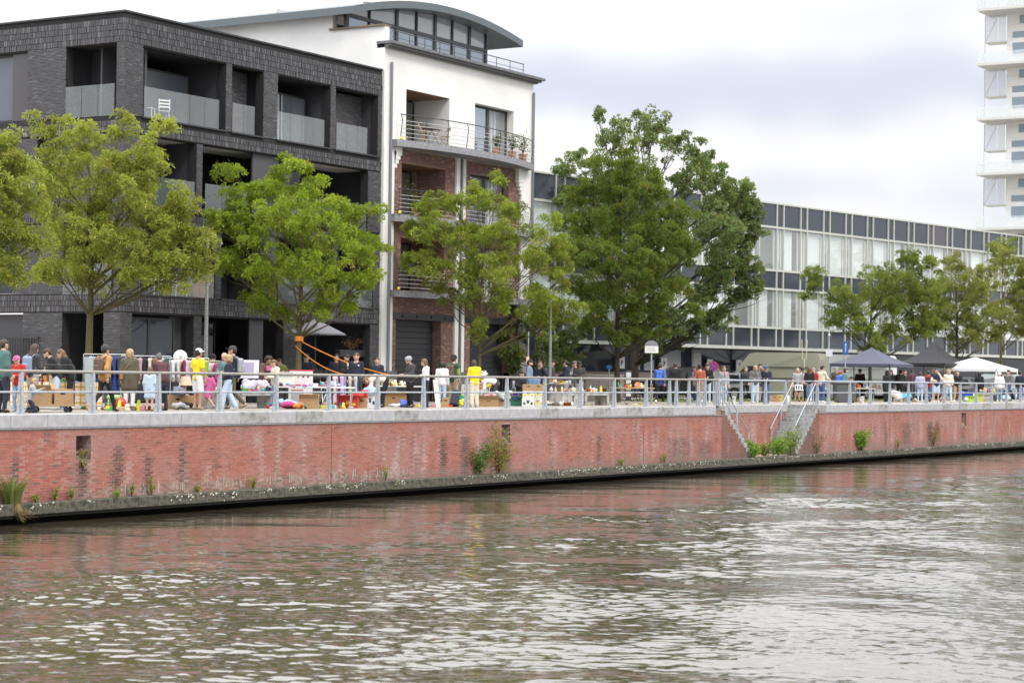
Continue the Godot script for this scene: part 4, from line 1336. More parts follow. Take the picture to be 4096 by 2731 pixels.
func glass_office() -> void:
	var g := thing("glass_office_block", "long low office block with pale mullions, white curtains and dark spandrel panels", "building", V(122.0, 0, -17.44), -0.1474)
	var rows := [[11.05, 12.45, 0], [8.25, 10.87, 1], [7.05, 8.12, 0], [4.55, 6.92, 1], [3.25, 4.42, 0]]
	var b := MB.new()
	b.bx(-40, 3.16, -9.0, 70, 12.5, -0.7)
	part("core", b, mt("office core", Color(0.05, 0.05, 0.05), 0.9), g)
	var panes := {}
	for r in 5:
		for w in 2:
			var wide := 0.66 if w == 0 else 1.96
			b = MB.new()
			b.bx(0, rows[r][0], -0.05, wide, rows[r][1], 0)
			panes[r * 2 + w] = b.mesh()
			if rows[r][2] == 1:
				b = MB.new()
				b.bx(0, rows[r][0], -0.32, wide * 0.72, rows[r][1], -0.26)
				panes[20 + r * 2 + w] = b.mesh()
				b = MB.new()
				b.bx(0, rows[r][0], -0.32, wide, rows[r][1], -0.26)
				panes[40 + r * 2 + w] = b.mesh()
	mt("spandrel low", Color(0.028, 0.035, 0.05), 0.12, {"metallic_specular": 0.6})
	mt("spandrel warm", Color(0.075, 0.07, 0.085), 0.22)
	var tall := MB.new()
	tall.bx(-0.05, 3.15, -0.1, 0.05, 12.5, 0.09)
	var tm := tall.mesh()
	for k in range(-13, 16):
		var s := 0.77 + k * 2.85
		part("mullion", tm, M["aluminium"], g, V(s, 0, 0))
		part("mullion", tm, M["aluminium"], g, V(s + 0.79, 0, 0))
		for r in 5:
			for w in 2:
				var at := V(s + 0.07 if w == 0 else s + 0.86, 0, 0)
				var mm = M["clear glass"] if rows[r][2] == 1 else (M["spandrel low"] if r == 4 else M["slate panel"] if rng.randf() < 0.9 else M["spandrel warm"])
				var o := part("pane" if rows[r][2] == 1 else "spandrel_panel", panes[r * 2 + w], mm, g, at)
				if rows[r][2] == 1:
					var t := rng.randf()
					if t > 0.06: part("curtain", panes[(40 if t < 0.62 else 20) + r * 2 + w], M["curtain"], o)
	for y in [12.5, 10.96, 8.185, 6.985, 4.485, 3.16]:
		b = MB.new()
		var th := 0.07 if y < 12 else 0.05
		if y < 4: th = 0.1
		b.bx(-38, y - th, -0.1, 64, y + th, 0.075 if y > 4 else 0.14)
		part("transom", b, M["aluminium"], g)
	# recessed ground floor
	b = MB.new()
	b.bx(-38, 0, -1.6, 64, 1.5, -1.2)
	part("low_brick_wall", b, grained("low brick", Color(0.30, 0.25, 0.225), 0.9, M["fine"], 1.0), g)
	b = MB.new()
	b.bx(-38, 1.5, -1.5, 64, 3.15, -1.35)
	part("ground_windows", b, M["dark glass"], g)
	for q in [[-12.6, 0.9], [-11.2, 1.0], [-9.0, 2.2], [-6.2, 1.0]]:
		b = MB.new()
		b.bevel(V(0, 2.3, -1.3), V(q[1], 1.35, 0.08), 0.01)
		part("wall_panel", b, shade(Color(0.42, 0.43, 0.45)), g, V(q[0], 0, 0))
	for k in 10:
		b = MB.new()
		b.bx(-6.6, 1.8 + k * 0.1, -1.26, -5.8, 1.85 + k * 0.1, -1.22)
		part("louvre", b, M["white paint"], g)
	for q in [[-14.2, "leftmost white parking sign on the office ground floor, beside the tree trunk"], [-9.9, "second white parking sign on the office ground floor, behind the black car"], [-5.0, "third white parking sign on the office ground floor, left of the van"], [-1.7, "white parking sign nearest the olive van's windscreen"]]:
		var p: Vector3 = g.transform * V(q[0], 2.05, -1.1)
		var t := thing("parking_sign", q[1], "sign", p, -0.1474, "parking signs on the office ground floor")
		b = MB.new(); b.bevel(V(0, 0, 0), V(0.62, 0.7, 0.03), 0.01)
		part("plate", b, M["white paint"], t)
		var tx := TextMesh.new()
		tx.text = "P"
		tx.font = letters()
		tx.font_size = 64
		tx.pixel_size = 0.007
		tx.depth = 0.01
		part("letter", tx, shade(Color(0.03, 0.04, 0.12)), t, V(0, -0.02, 0.022))

func letters() -> SystemFont:
	if not M.has("letters"):
		var f := SystemFont.new()
		f.font_names = PackedStringArray(["Droid Sans"])
		f.font_weight = 700
		M["letters"] = f
	return M["letters"]

func tower() -> void:
	var t := thing("white_tower_block", "white high-rise at the right edge with long glazed balconies", "building", V(198.33, 0, 0))
	var b := MB.new()
	b.bx(2.5, 0, -27.8, 22, 52, 8)
	part("wall", b, M["white render"], t)
	b = MB.new()
	for k in 50: b.bx(2.485, 1.0 + k * 1.02, -27.8, 2.50, 1.02 + k * 1.02, 8)
	part("cladding_joint", b, shade(Color(0.5, 0.52, 0.56)), t)
	for k in 9:
		var y := 5.4 + k * 5.42
		b = MB.new()
		b.bx(-0.02, y - 0.04, -30.0, 2.5, y + 0.2, 8)
		b.bx(2.5, y - 0.04, -30.0, 4.2, y + 0.2, -27.8)
		part("balcony_slab", b, shade(Color(0.52, 0.52, 0.50)), t)
		for i in 15:
			b = MB.new()
			b.bx(-0.01, y + 0.2, -29.98 + i * 1.9, 0.02, y + 1.28, -28.12 + i * 1.9)
			part("glass_pane", b, M["frosted glass"], t)
		b = MB.new()
		b.bx(0.05, y + 0.2, -29.99, 2.5, y + 1.28, -29.96)
		part("end_pane", b, M["frosted glass"], t)
		# glazed screens hanging between the slabs
		for q in [[-30.0, -28.7], [-28.65, -27.85]]:
			b = MB.new()
			b.bx(2.4, y + 2.6, q[0], 2.44, y + 5.3, q[1])
			part("screen_pane", b, M["tint glass"], t)
		b = MB.new()
		b.bx(2.3, y + 2.55, -30.0, 4.0, y + 2.62, -27.8)
		b.rod(V(2.37, y + 5.3, -30), V(2.37, y + 0.2, -30), 0.03, 5); b.rod(V(2.37, y + 2.6, -30), V(2.37, y + 5.3, -28.6), 0.02, 5)
		part("screen_frame", b, M["aluminium"], t)
		for q in [[2.9, 3.5, -27.2, -24.4], [4.3, 5.1, -26.5, -25.4], [1.3, 2.4, -27.2, -22.4]]:
			b = MB.new()
			b.bx(2.44, y + q[0], q[2], 2.48, minf(y + q[1], y + 5.3), q[3])
			part("window", b, M["tower glass"], t)

var leaves := 0

func tuft_mesh(kind: int) -> MB:
	# a spray of narrow leaflets (0) or broader leaves (1), about 0.25 m across
	var b := MB.new()
	b.colored = true
	var n := 16
	for i in n:
		var d := V(rng.randfn(0, 0.75), rng.randf_range(-0.35, 1.0), rng.randfn(0, 0.75)).normalized()
		var ln := rng.randf_range(0.10, 0.19) if kind == 0 else rng.randf_range(0.11, 0.18)
		var s := d.cross(V(rng.randfn(0, 1), rng.randfn(0, 1), rng.randfn(0, 1))).normalized() * ln * (0.13 if kind == 0 else 0.26)
		var p := d * rng.randf_range(0.0, 0.07)
		var droop := V(0, -0.03, 0)
		var k := rng.randf_range(0.75, 1.2)
		b.col = Color(k, k, k * rng.randf_range(0.7, 1.1))
		var m := p + d * ln * 0.5
		var e := p + d * ln + droop
		b.quad(p, m - s, e, m + s)
	return b

func tree(called: String, label: String, at: Vector3, thick: float, lobes: Array, c0: Color, c1: Color, per: float, kind: int) -> void:
	var t := thing(called, label, "tree", at, VIEW, "street trees along the quay" if kind == 0 else "")
	var top := 0.0
	var low := 99.0
	for l in lobes:
		top = maxf(top, l[1] + l[2]); low = minf(low, l[1] - l[2])
	var fork := maxf(low * 0.85, 1.6)
	var b := MB.new()
	var pts := []; var rs := []
	for k in 9:
		var f := k / 8.0
		var y := f * (low + (top - low) * (0.78 if kind == 0 else 0.55))
		pts.append(V(0.10 * sin(f * 5.0 + at.x) * f, y, 0.08 * sin(f * 4.0 + at.x * 2.0)))
		rs.append(thick * (1.25 if k == 0 else 1.0) * (1.0 - 0.88 * f))
	b.tube(pts, rs, 10)
	var bark: Material = M["mossy bark"] if c0.b < 0.035 and c0.r > 0.15 else M["bark"]
	part("trunk", b, bark, t)
	var tufts := []
	var cols := []
	var limb := MB.new()
	for l in lobes:
		var depth := 0.0
		var wide: float = sqrt(maxf(0.0, 1.0 - pow((l[1] - (top + low) / 2) / ((top - low) * 0.56), 2.0))) * (top - low) * 0.42
		var room := sqrt(maxf(0.05, wide * wide - l[0] * l[0]))
		var copies := 1 if l[2] < 0.7 else 2
		for q in copies:
			depth = rng.randf_range(-1.0, 1.0) * room if copies == 1 else (rng.randf_range(0.1, 0.85) * room * (1.0 if q == 0 else -1.0))
			var c := V(l[0], l[1], depth)
			var from := clampf(l[1] - 1.0 - 0.55 * V(l[0], 0, depth).length(), fork, low + (top - low) * (0.70 if kind == 0 else 0.5))
			var start := V(0, from, 0)
			var mid := start.lerp(c, 0.5) + V(rng.randf_range(-0.15, 0.15), -0.15, rng.randf_range(-0.15, 0.15))
			var rr := thick * 0.30 * (1.0 - from / (top + 1.0)) + 0.012
			limb.tube([start, mid, c], [rr, rr * 0.65, 0.008], 6, false)
			for s in 4:
				var w = c + V(rng.randfn(0, 0.5), rng.randfn(0.1, 0.4), rng.randfn(0, 0.5)) * l[2]
				limb.tube([mid.lerp(c, 0.4), mid.lerp(w, 0.75), w], [rr * 0.35, rr * 0.22, 0.004], 4, false)
			# puffs of foliage round the lobe
			var puffs := int(3 + l[2] * l[2] * 7)
			var tint := rng.randf()
			for p in puffs:
				var glow := rng.randf_range(0.78, 1.25)
				var d := V(rng.randfn(0, 1), rng.randfn(0.15, 0.85), rng.randfn(0, 1)).normalized()
				var pc = c + d * l[2] * rng.randf_range(0.35, 0.85)
				var pr = rng.randf_range(0.22, 0.42) * (0.6 + 0.4 * l[2])
				var n := int(per * 0.26 * (0.5 + pr * 1.6))
				for i in n:
					var e := V(rng.randfn(0, 1), rng.randfn(0.2, 0.8), rng.randfn(0, 1)).normalized()
					var o = pc + e * pr * pow(rng.randf(), 0.35) * V(1, 0.8, 1)
					var B := Basis(Quaternion(Vector3.UP, (e + V(0, 0.5, 0)).normalized())) * Basis(Vector3.UP, rng.randf() * TAU)
					tufts.append(Transform3D(B.scaled(Vector3.ONE * rng.randf_range(0.75, 1.15)), o))
					var cm := c0.lerp(c1, clampf(rng.randf() * 0.55 + 0.25 * tint + 0.2 * rng.randf(), 0, 1)) * glow
					if rng.randf() < 0.03: cm = cm.lerp(Color(0.30, 0.20, 0.06), 0.6)
					cols.append(cm)
	part("limb", limb, bark, t)
	if not M.has("tufts"):
		M["tufts"] = []
		for kk in 2:
			var set3 := []
			for q in 3: set3.append(tuft_mesh(kk))
			M["tufts"].append(set3)
	var vs := PackedVector3Array(); var ns := PackedVector3Array(); var cs := PackedColorArray()
	for i in tufts.size():
		var u: MB = M["tufts"][kind][i % 3]
		var X: Transform3D = tufts[i]
		vs.append_array(X * u.v)
		ns.append_array(Transform3D(X.basis.orthonormalized(), Vector3.ZERO) * u.nn)
		var ck: Color = cols[i]
		var tints := PackedColorArray()
		tints.resize(u.v.size())
		tints.fill(ck)
		cs.append_array(tints)
	var arr := []
	arr.resize(Mesh.ARRAY_MAX)
	arr[Mesh.ARRAY_VERTEX] = vs; arr[Mesh.ARRAY_NORMAL] = ns; arr[Mesh.ARRAY_COLOR] = cs
	var am := ArrayMesh.new()
	am.add_surface_from_arrays(Mesh.PRIMITIVE_TRIANGLES, arr)
	part("crown", am, M["leaf"], t)
	leaves += vs.size() / 3

func trees() -> void:
	tree("street_tree", "airy yellow-green street tree in front of the black house, trunk beside the tan jacket", V(49.6, 0, -8.3), 0.145, [[-1.3, 9.0, 0.60], [-0.4, 8.6, 0.75], [0.8, 8.9, 0.67], [1.8, 8.1, 0.71], [2.3, 8.9, 0.40], [-0.8, 7.8, 0.87], [0.7, 7.7, 1.03], [2.0, 7.3, 0.71], [-1.7, 7.6, 0.44], [-1.2, 7.0, 0.91], [-0.0, 6.6, 1.11], [1.5, 6.6, 0.91], [3.0, 6.6, 0.75], [2.4, 5.8, 0.91], [3.5, 5.4, 0.83], [3.7, 4.5, 0.60], [-0.7, 5.4, 1.11], [0.8, 5.4, 1.03], [1.8, 4.9, 0.95], [2.9, 4.5, 0.87], [-1.2, 4.4, 0.83], [-0.0, 4.2, 0.79], [1.2, 4.2, 0.79], [2.2, 4.0, 0.60]], Color(0.215, 0.255, 0.030), Color(0.380, 0.420, 0.085), 52.0, 0)
	tree("street_tree", "street tree cut off by the left edge, only its right crown side in view", V(42.3, 0, -8.4), 0.150, [[2.7, 7.7, 0.49], [3.0, 7.0, 0.79], [2.7, 6.2, 0.86], [3.4, 5.9, 0.64], [3.0, 5.1, 0.86], [3.6, 4.7, 0.56], [3.0, 4.0, 0.71], [2.1, 7.4, 0.83], [2.0, 6.5, 0.98], [2.1, 5.3, 1.05], [2.0, 4.1, 0.90], [0.9, 7.7, 1.05], [0.8, 6.2, 1.28], [0.6, 4.7, 1.20], [-0.6, 7.4, 1.20], [-0.8, 5.9, 1.35], [-0.6, 4.4, 1.13], [-1.9, 6.4, 1.13], [-1.9, 4.9, 0.98]], Color(0.205, 0.250, 0.030), Color(0.360, 0.410, 0.085), 42.0, 0)
	tree("street_tree", "bright green street tree with orange straps tied round its trunk", V(60.8, 0, -8.4), 0.140, [[-2.7, 8.5, 0.69], [-0.8, 8.6, 0.64], [-0.0, 8.5, 0.69], [-2.2, 7.5, 0.96], [-1.2, 7.7, 0.78], [0.3, 7.7, 0.87], [1.3, 7.0, 0.78], [2.1, 6.9, 0.50], [-2.9, 6.6, 0.78], [-1.8, 6.3, 0.96], [-0.6, 6.6, 1.15], [0.6, 6.3, 1.06], [1.9, 5.9, 0.96], [2.8, 7.2, 0.37], [2.8, 5.7, 0.60], [-2.6, 5.1, 0.78], [-1.3, 4.9, 0.96], [-0.1, 5.2, 1.06], [1.1, 4.8, 1.06], [2.4, 4.8, 0.87], [-1.7, 3.8, 0.73], [-0.8, 3.4, 0.55], [0.8, 3.7, 0.83], [1.8, 3.7, 0.64]], Color(0.175, 0.265, 0.016), Color(0.320, 0.390, 0.040), 56.0, 0)
	tree("street_tree", "slim street tree with yellowish mossy trunk before the white house doors", V(73.2, 0, -8.4), 0.100, [[0.8, 9.3, 0.47], [0.6, 8.6, 0.58], [-2.3, 8.1, 0.74], [-1.2, 8.3, 0.74], [-0.2, 8.5, 0.84], [1.2, 7.9, 0.74], [-2.8, 7.1, 0.63], [-1.8, 6.9, 0.95], [-0.6, 7.1, 1.05], [0.8, 7.0, 0.95], [2.1, 7.1, 0.63], [2.8, 7.6, 0.53], [-2.9, 5.8, 0.58], [-2.1, 5.6, 0.84], [-0.7, 5.7, 1.05], [0.7, 5.6, 1.05], [2.1, 5.9, 0.95], [3.2, 6.4, 0.74], [3.4, 5.3, 0.74], [-1.6, 4.5, 0.68], [-0.4, 4.4, 0.74], [0.9, 4.4, 0.74], [2.3, 4.5, 0.95], [3.7, 4.3, 0.63], [2.7, 3.5, 0.74], [-0.1, 3.0, 0.63], [3.9, 3.8, 0.53]], Color(0.165, 0.235, 0.022), Color(0.330, 0.380, 0.060), 52.0, 0)
	tree("street_tree", "tallest street tree, dense olive green, right of the white house", V(85.2, 0, -8.4), 0.150, [[0.1, 11.6, 0.58], [-0.8, 10.8, 0.82], [0.6, 10.9, 1.05], [1.5, 10.3, 0.82], [-1.6, 9.8, 0.94], [-0.2, 9.7, 1.29], [1.3, 9.5, 1.05], [2.6, 9.0, 0.94], [-1.9, 8.4, 0.94], [-0.6, 8.3, 1.40], [1.1, 7.9, 1.29], [2.5, 7.9, 1.17], [3.5, 8.8, 0.47], [-2.1, 7.0, 0.94], [-0.9, 6.5, 1.29], [0.6, 6.4, 1.29], [2.1, 6.4, 1.17], [3.3, 7.1, 0.70], [-1.6, 5.3, 1.05], [-0.1, 5.0, 1.17], [1.5, 5.0, 1.17], [2.7, 5.3, 0.94], [-0.9, 4.0, 0.94], [0.6, 3.8, 1.05], [2.0, 4.2, 0.82], [-0.2, 3.1, 0.58], [-1.4, 3.3, 0.58], [1.1, 3.1, 0.70], [0.1, 2.9, 0.53], [2.1, 3.3, 0.53], [3.2, 4.2, 0.58]], Color(0.090, 0.142, 0.015), Color(0.200, 0.250, 0.042), 64.0, 0)
	tree("broad_tree", "broad grey-green tree standing behind the street trees before the office block", V(101.0, 0, -16.0), 0.320, [[-2.2, 15.4, 0.55], [0.3, 15.6, 0.68], [-1.2, 14.4, 1.10], [0.8, 14.7, 1.10], [2.2, 14.1, 0.96], [3.6, 13.5, 0.96], [-3.7, 13.2, 0.68], [-4.2, 12.5, 0.55], [-2.7, 13.0, 0.96], [4.2, 12.4, 1.10], [5.6, 11.6, 1.10], [2.9, 12.0, 1.37], [4.8, 10.6, 1.51], [6.2, 10.4, 1.10], [-3.8, 10.9, 0.96], [-4.1, 9.5, 0.68], [4.2, 9.0, 1.64], [5.8, 8.7, 1.37], [6.8, 9.3, 0.68], [6.0, 7.1, 1.10], [4.7, 7.1, 1.51], [3.6, 5.7, 1.10], [5.6, 5.8, 0.68], [2.2, 4.3, 0.96], [0.8, 3.1, 0.82], [2.1, 3.7, 0.68], [-0.5, 10.9, 2.47], [1.1, 8.2, 2.33], [-2.6, 8.2, 1.51], [6.4, 6.1, 0.96], [4.9, 4.6, 0.96], [3.8, 4.2, 0.82], [5.8, 7.5, 0.96], [3.0, 3.2, 0.62], [1.4, 2.8, 0.68]], Color(0.095, 0.150, 0.040), Color(0.220, 0.280, 0.100), 42.0, 1)
	tree("street_tree", "young street tree with forked trunk behind the purple gazebo", V(116.7, 0, -8.4), 0.130, [[-3.4, 7.2, 0.87], [-3.7, 6.3, 0.68], [-1.9, 6.3, 0.98], [-2.2, 4.8, 0.98], [-0.9, 5.7, 1.17], [0.6, 7.2, 1.17], [-0.6, 4.5, 0.98], [0.9, 6.0, 1.55], [2.1, 7.0, 1.17], [3.0, 8.1, 0.98], [2.2, 8.4, 0.78], [2.1, 5.5, 1.55], [3.3, 6.3, 1.35], [1.2, 4.0, 0.98], [3.6, 4.5, 1.17], [0.0, 3.3, 0.98], [2.8, 4.3, 0.98]], Color(0.125, 0.180, 0.024), Color(0.250, 0.290, 0.062), 52.0, 0)
	tree("street_tree", "young street tree behind the black gazebo", V(131.8, 0, -8.4), 0.120, [[-0.6, 8.8, 0.96], [0.4, 7.7, 1.07], [-0.7, 7.4, 1.07], [-1.6, 6.6, 1.27], [1.1, 6.9, 1.07], [1.6, 8.4, 0.74], [2.0, 7.4, 1.07], [0.1, 5.7, 1.49], [-1.1, 5.1, 1.27], [1.6, 5.1, 1.49], [0.4, 3.8, 0.96], [2.7, 5.7, 1.07], [2.7, 4.4, 0.96]], Color(0.145, 0.190, 0.028), Color(0.280, 0.300, 0.070), 52.0, 0)
	tree("street_tree", "young street tree at the right edge above the white gazebo", V(141.0, 0, -8.4), 0.120, [[-0.2, 10.4, 0.91], [0.5, 10.8, 0.69], [0.0, 9.4, 0.91], [0.9, 8.2, 1.03], [1.3, 9.4, 0.79], [1.2, 6.5, 1.25], [1.1, 5.1, 1.25], [1.8, 7.4, 1.37], [2.3, 5.6, 1.37], [2.1, 9.1, 1.14]], Color(0.150, 0.195, 0.030), Color(0.290, 0.310, 0.075), 52.0, 0)
	# trees beyond
	tree("background_tree", "small round treetop showing above the office roof left of centre", V(150, 0, -45), 0.2, [[-1.5, 12.2, 1.5], [0.6, 12.6, 1.4], [2.6, 12.0, 1.3], [0.5, 10.5, 1.6]], Color(0.07, 0.11, 0.02), Color(0.15, 0.18, 0.04), 40.0, 1)
	tree("shade_bush", "broad-leaved shrub with pale leaves between the white house and the tallest tree", V(83.0, 0, -11.4), 0.10, [[-1.2, 1.9, 0.8], [0.2, 2.6, 0.8], [1.2, 1.9, 0.9], [-0.4, 3.3, 0.7], [1.4, 3.0, 0.7], [-1.8, 2.9, 0.7], [0.4, 3.9, 0.8], [-1.4, 3.9, 0.7]], Color(0.10, 0.15, 0.03), Color(0.23, 0.29, 0.09), 40.0, 1)
	tree("shade_bush", "dark hedge tree in the gap right of the white house", V(88.5, 0, -17.0), 0.2, [[-2.5, 2.2, 1.4], [-0.5, 2.4, 1.4], [1.5, 2.2, 1.4], [-1.8, 4.4, 1.5], [0.4, 4.6, 1.5], [2.2, 4.2, 1.3], [-1.2, 6.4, 1.4], [0.8, 6.6, 1.3]], Color(0.035, 0.06, 0.015), Color(0.07, 0.10, 0.03), 42.0, 1)
	# orange slack straps from the second tree
	var straps := thing("orange_strap", "orange ratchet straps wound round the trunk of the bright green tree", "strap", V(60.8, 0, -8.4), VIEW)
	var b := MB.new()
	b.lathe([Vector2(0.15, 2.32), Vector2(0.16, 2.36), Vector2(0.15, 2.41)], 12)
	b.lathe([Vector2(0.155, 2.41), Vector2(0.165, 2.46), Vector2(0.15, 2.50)], 12)
	var om := shade(Color(0.75, 0.26, 0.04), 0.7)
	part("winding", b, om, straps)
	for q in [[2.3, 0.12, 3.4, 1.12, 0.22], [2.15, -0.12, 1.75, 1.12, 0.30]]:
		b = MB.new()
		var last := Vector3.ZERO
		for i in 17:
			var f := i / 16.0
			var p := V(lerpf(q[1], q[2], f), lerpf(q[0], q[3], f) - q[4] * 4.0 * f * (1.0 - f) * 0.6, 0.1 + 0.5 * f)
			if i > 0:
				b.quad(last + V(0, -0.02, 0), p + V(0, -0.02, 0), p + V(0, 0.02, 0), last + V(0, 0.02, 0))
				b.quad(last + V(0, 0.02, 0.012), p + V(0, 0.02, 0.012), p + V(0, -0.02, 0.012), last + V(0, -0.02, 0.012))
			last = p
		part("webbing", b, om, straps)
	print("leaf triangles ", leaves)

func shell(b: MB, poly: Array, hw: Callable) -> void:
	# side outline (x along, y up) pulled to both sides, the half width following the height
	var pl := PackedVector2Array(poly)
	var area := 0.0
	for k in pl.size(): area += pl[k].cross(pl[(k + 1) % pl.size()])
	if area < 0: pl.reverse()
	var ix := Geometry2D.triangulate_polygon(pl)
	for k in range(0, ix.size(), 3):
		var p := pl[ix[k]]; var q := pl[ix[k + 1]]; var r := pl[ix[k + 2]]
		if (q - p).cross(r - p) < 0:
			var t := q
			q = r; r = t
		b.tri(V(p.x, p.y, hw.call(p.y)), V(q.x, q.y, hw.call(q.y)), V(r.x, r.y, hw.call(r.y)))
		b.tri(V(p.x, p.y, -hw.call(p.y)), V(r.x, r.y, -hw.call(r.y)), V(q.x, q.y, -hw.call(q.y)))
	for k in pl.size():
		var p := pl[k]; var q := pl[(k + 1) % pl.size()]
		b.quad(V(p.x, p.y, -hw.call(p.y)), V(q.x, q.y, -hw.call(q.y)), V(q.x, q.y, hw.call(q.y)), V(p.x, p.y, hw.call(p.y)))

func wheel(parent: Node, x: float, z: float, r: float) -> void:
	var w := part("wheel", MB.new(), M["dark metal"], parent, V(x, r, z)) if false else Node3D.new()
	w.name = "wheel"
	parent.add_child(w, true)
	w.position = V(x, r, z)
	var B := Basis(V(1, 0, 0), PI / 2)
	var b := MB.new()
	b.lathe([Vector2(r * 0.62, -0.1), Vector2(r * 0.93, -0.1), Vector2(r, -0.06), Vector2(r, 0.06), Vector2(r * 0.93, 0.1), Vector2(r * 0.62, 0.1)], 20, Vector3.ZERO, B)
	part("tyre", b, shade(Color(0.015, 0.015, 0.015), 0.9), w)
	b = MB.new()
	b.lathe([Vector2(0, -0.09), Vector2(r * 0.63, -0.07), Vector2(r * 0.63, 0.07), Vector2(0, 0.09)], 14, Vector3.ZERO, B)
	part("rim", b, M["light metal"], w)

func car(label: String, at: Vector3, turn: float, paint: Color, kind: String, category: String, tailgate := false) -> Node3D:
	# x forward; kinds: estate, hatch, van
	var t := thing("parked_van" if category == "van" else "parked_car", label, category, at, turn, "vehicles parked behind the market")
	var pm := mt("car paint %d %d %d" % [int(paint.r * 255), int(paint.g * 255), int(paint.b * 255)], paint, 0.3, {"clearcoat_enabled": true, "clearcoat": 0.7, "clearcoat_roughness": 0.08})
	var body := []; var side_glass := []; var screen := []; var L := 4.6; var w := 0.9; var roof := 1.65; var belt := 1.0
	if kind == "estate":
		body = [Vector2(-2.3, 0.35), Vector2(-2.32, 0.85), Vector2(-2.2, 1.1), Vector2(-1.95, 1.62), Vector2(-1.7, 1.74), Vector2(0.3, 1.76), Vector2(0.6, 1.68), Vector2(1.25, 1.08), Vector2(2.1, 0.92), Vector2(2.3, 0.72), Vector2(2.32, 0.35), Vector2(1.8, 0.28), Vector2(-1.8, 0.28)]
		side_glass = [[Vector2(-2.0, 1.14), Vector2(-1.78, 1.58), Vector2(-0.75, 1.63), Vector2(-0.75, 1.1)], [Vector2(-0.65, 1.1), Vector2(-0.65, 1.63), Vector2(0.3, 1.62), Vector2(0.95, 1.12)]]
		screen = [[Vector2(0.62, 1.66), Vector2(1.22, 1.1)], [Vector2(-2.19, 1.13), Vector2(-1.96, 1.6)]]
		roof = 1.76
	elif kind == "hatch":
		L = 4.1
		body = [Vector2(-2.0, 0.33), Vector2(-2.03, 0.8), Vector2(-1.9, 1.0), Vector2(-1.55, 1.42), Vector2(-1.2, 1.5), Vector2(0.0, 1.5), Vector2(0.35, 1.42), Vector2(1.05, 0.98), Vector2(1.85, 0.82), Vector2(2.03, 0.65), Vector2(2.05, 0.33), Vector2(1.6, 0.26), Vector2(-1.6, 0.26)]
		side_glass = [[Vector2(-1.62, 1.02), Vector2(-1.4, 1.36), Vector2(-0.6, 1.42), Vector2(-0.6, 0.99)], [Vector2(-0.5, 0.99), Vector2(-0.5, 1.42), Vector2(0.12, 1.40), Vector2(0.78, 1.0)]]
		screen = [[Vector2(0.38, 1.40), Vector2(1.02, 1.0)], [Vector2(-1.89, 1.02), Vector2(-1.57, 1.4)]]
		roof = 1.5
	else:
		L = 6.0; w = 1.02; roof = 2.72; belt = 1.3
		body = [Vector2(-3.0, 0.4), Vector2(-3.02, 2.5), Vector2(-2.9, 2.70), Vector2(-2.5, 2.76), Vector2(1.0, 2.76), Vector2(1.35, 2.68), Vector2(2.1, 1.75), Vector2(2.3, 1.32), Vector2(2.85, 1.12), Vector2(3.0, 0.9), Vector2(3.0, 0.4), Vector2(2.6, 0.3), Vector2(-2.6, 0.3)]
		side_glass = [[Vector2(1.0, 1.35), Vector2(1.0, 1.95), Vector2(1.55, 1.95), Vector2(2.05, 1.42)]]
		screen = [[Vector2(1.62, 2.345), Vector2(2.1, 1.75)], [Vector2(2.1, 1.75), Vector2(2.26, 1.41)]]
	var hw := func(y: float) -> float: return w - 0.05 * smoothstep(0.6, 0.25, y) - (0.26 if kind != "van" else 0.10) * smoothstep(belt, roof, y)
	var b := MB.new()
	shell(b, body, hw)
	part("body", b, pm, t)
	var glass := mt("car glass", Color(0.012, 0.014, 0.017), 0.05, {"metallic_specular": 0.7})
	for q in side_glass:
		b = MB.new()
		var out := func(y: float) -> float: return hw.call(y) + 0.008
		shell(b, q, out)
		part("side_window", b, glass, t)
	for q in screen:
		b = MB.new()
		var p: Vector2 = q[0]; var r: Vector2 = q[1]
		var nrm := (r - p).orthogonal().normalized() * 0.012
		if nrm.y < 0: nrm = -nrm
		p += nrm; r += nrm
		b.quad(V(p.x, p.y, hw.call(p.y) - 0.08), V(r.x, r.y, hw.call(r.y) - 0.08), V(r.x, r.y, -hw.call(r.y) + 0.08), V(p.x, p.y, -hw.call(p.y) + 0.08))
		part("windscreen", b, glass, t)
	var ax := L * 0.31; var rr := 0.33 if kind != "van" else 0.36
	for sx in [-1, 1]:
		for sz in [-1, 1]:
			b = MB.new()
			b.lathe([Vector2(0, -0.02), Vector2(rr + 0.06, -0.02), Vector2(rr + 0.06, 0.02), Vector2(0, 0.02)], 18, V(ax * sx, rr, sz * (w - 0.005)), Basis(V(1, 0, 0), PI / 2))
			part("wheel_arch", b, shade(Color(0.012, 0.012, 0.012), 0.9), t)
			wheel(t, ax * sx, sz * (w - 0.05), rr)
	for sz in [-1, 1]:
		b = MB.new(); b.bevel(V(L / 2 - 0.12, 0.78 if kind != "van" else 1.0, sz * (w - 0.22)), V(0.22, 0.16, 0.34), 0.03)
		part("headlight", b, shade(Color(0.7, 0.72, 0.75), 0.15), t)
		b = MB.new(); b.bevel(V(-L / 2 + 0.03, 0.95 if kind != "van" else 1.3, sz * (w - 0.1)), V(0.12, 0.3, 0.16), 0.02)
		part("tail_light", b, shade(Color(0.35, 0.01, 0.01), 0.2), t)
		b = MB.new(); b.bevel(V(L * 0.17 if kind != "van" else 2.0, belt + 0.08, sz * (w + 0.09)), V(0.1, 0.14 if kind != "van" else 0.3, 0.16), 0.02)
		part("door_mirror", b, pm, t)
		b = MB.new(); b.bx(-0.15, belt - 0.08, sz * w - 0.012, 0.0, belt - 0.05, sz * w + 0.018)
		part("door_handle", b, M["dark metal"], t)
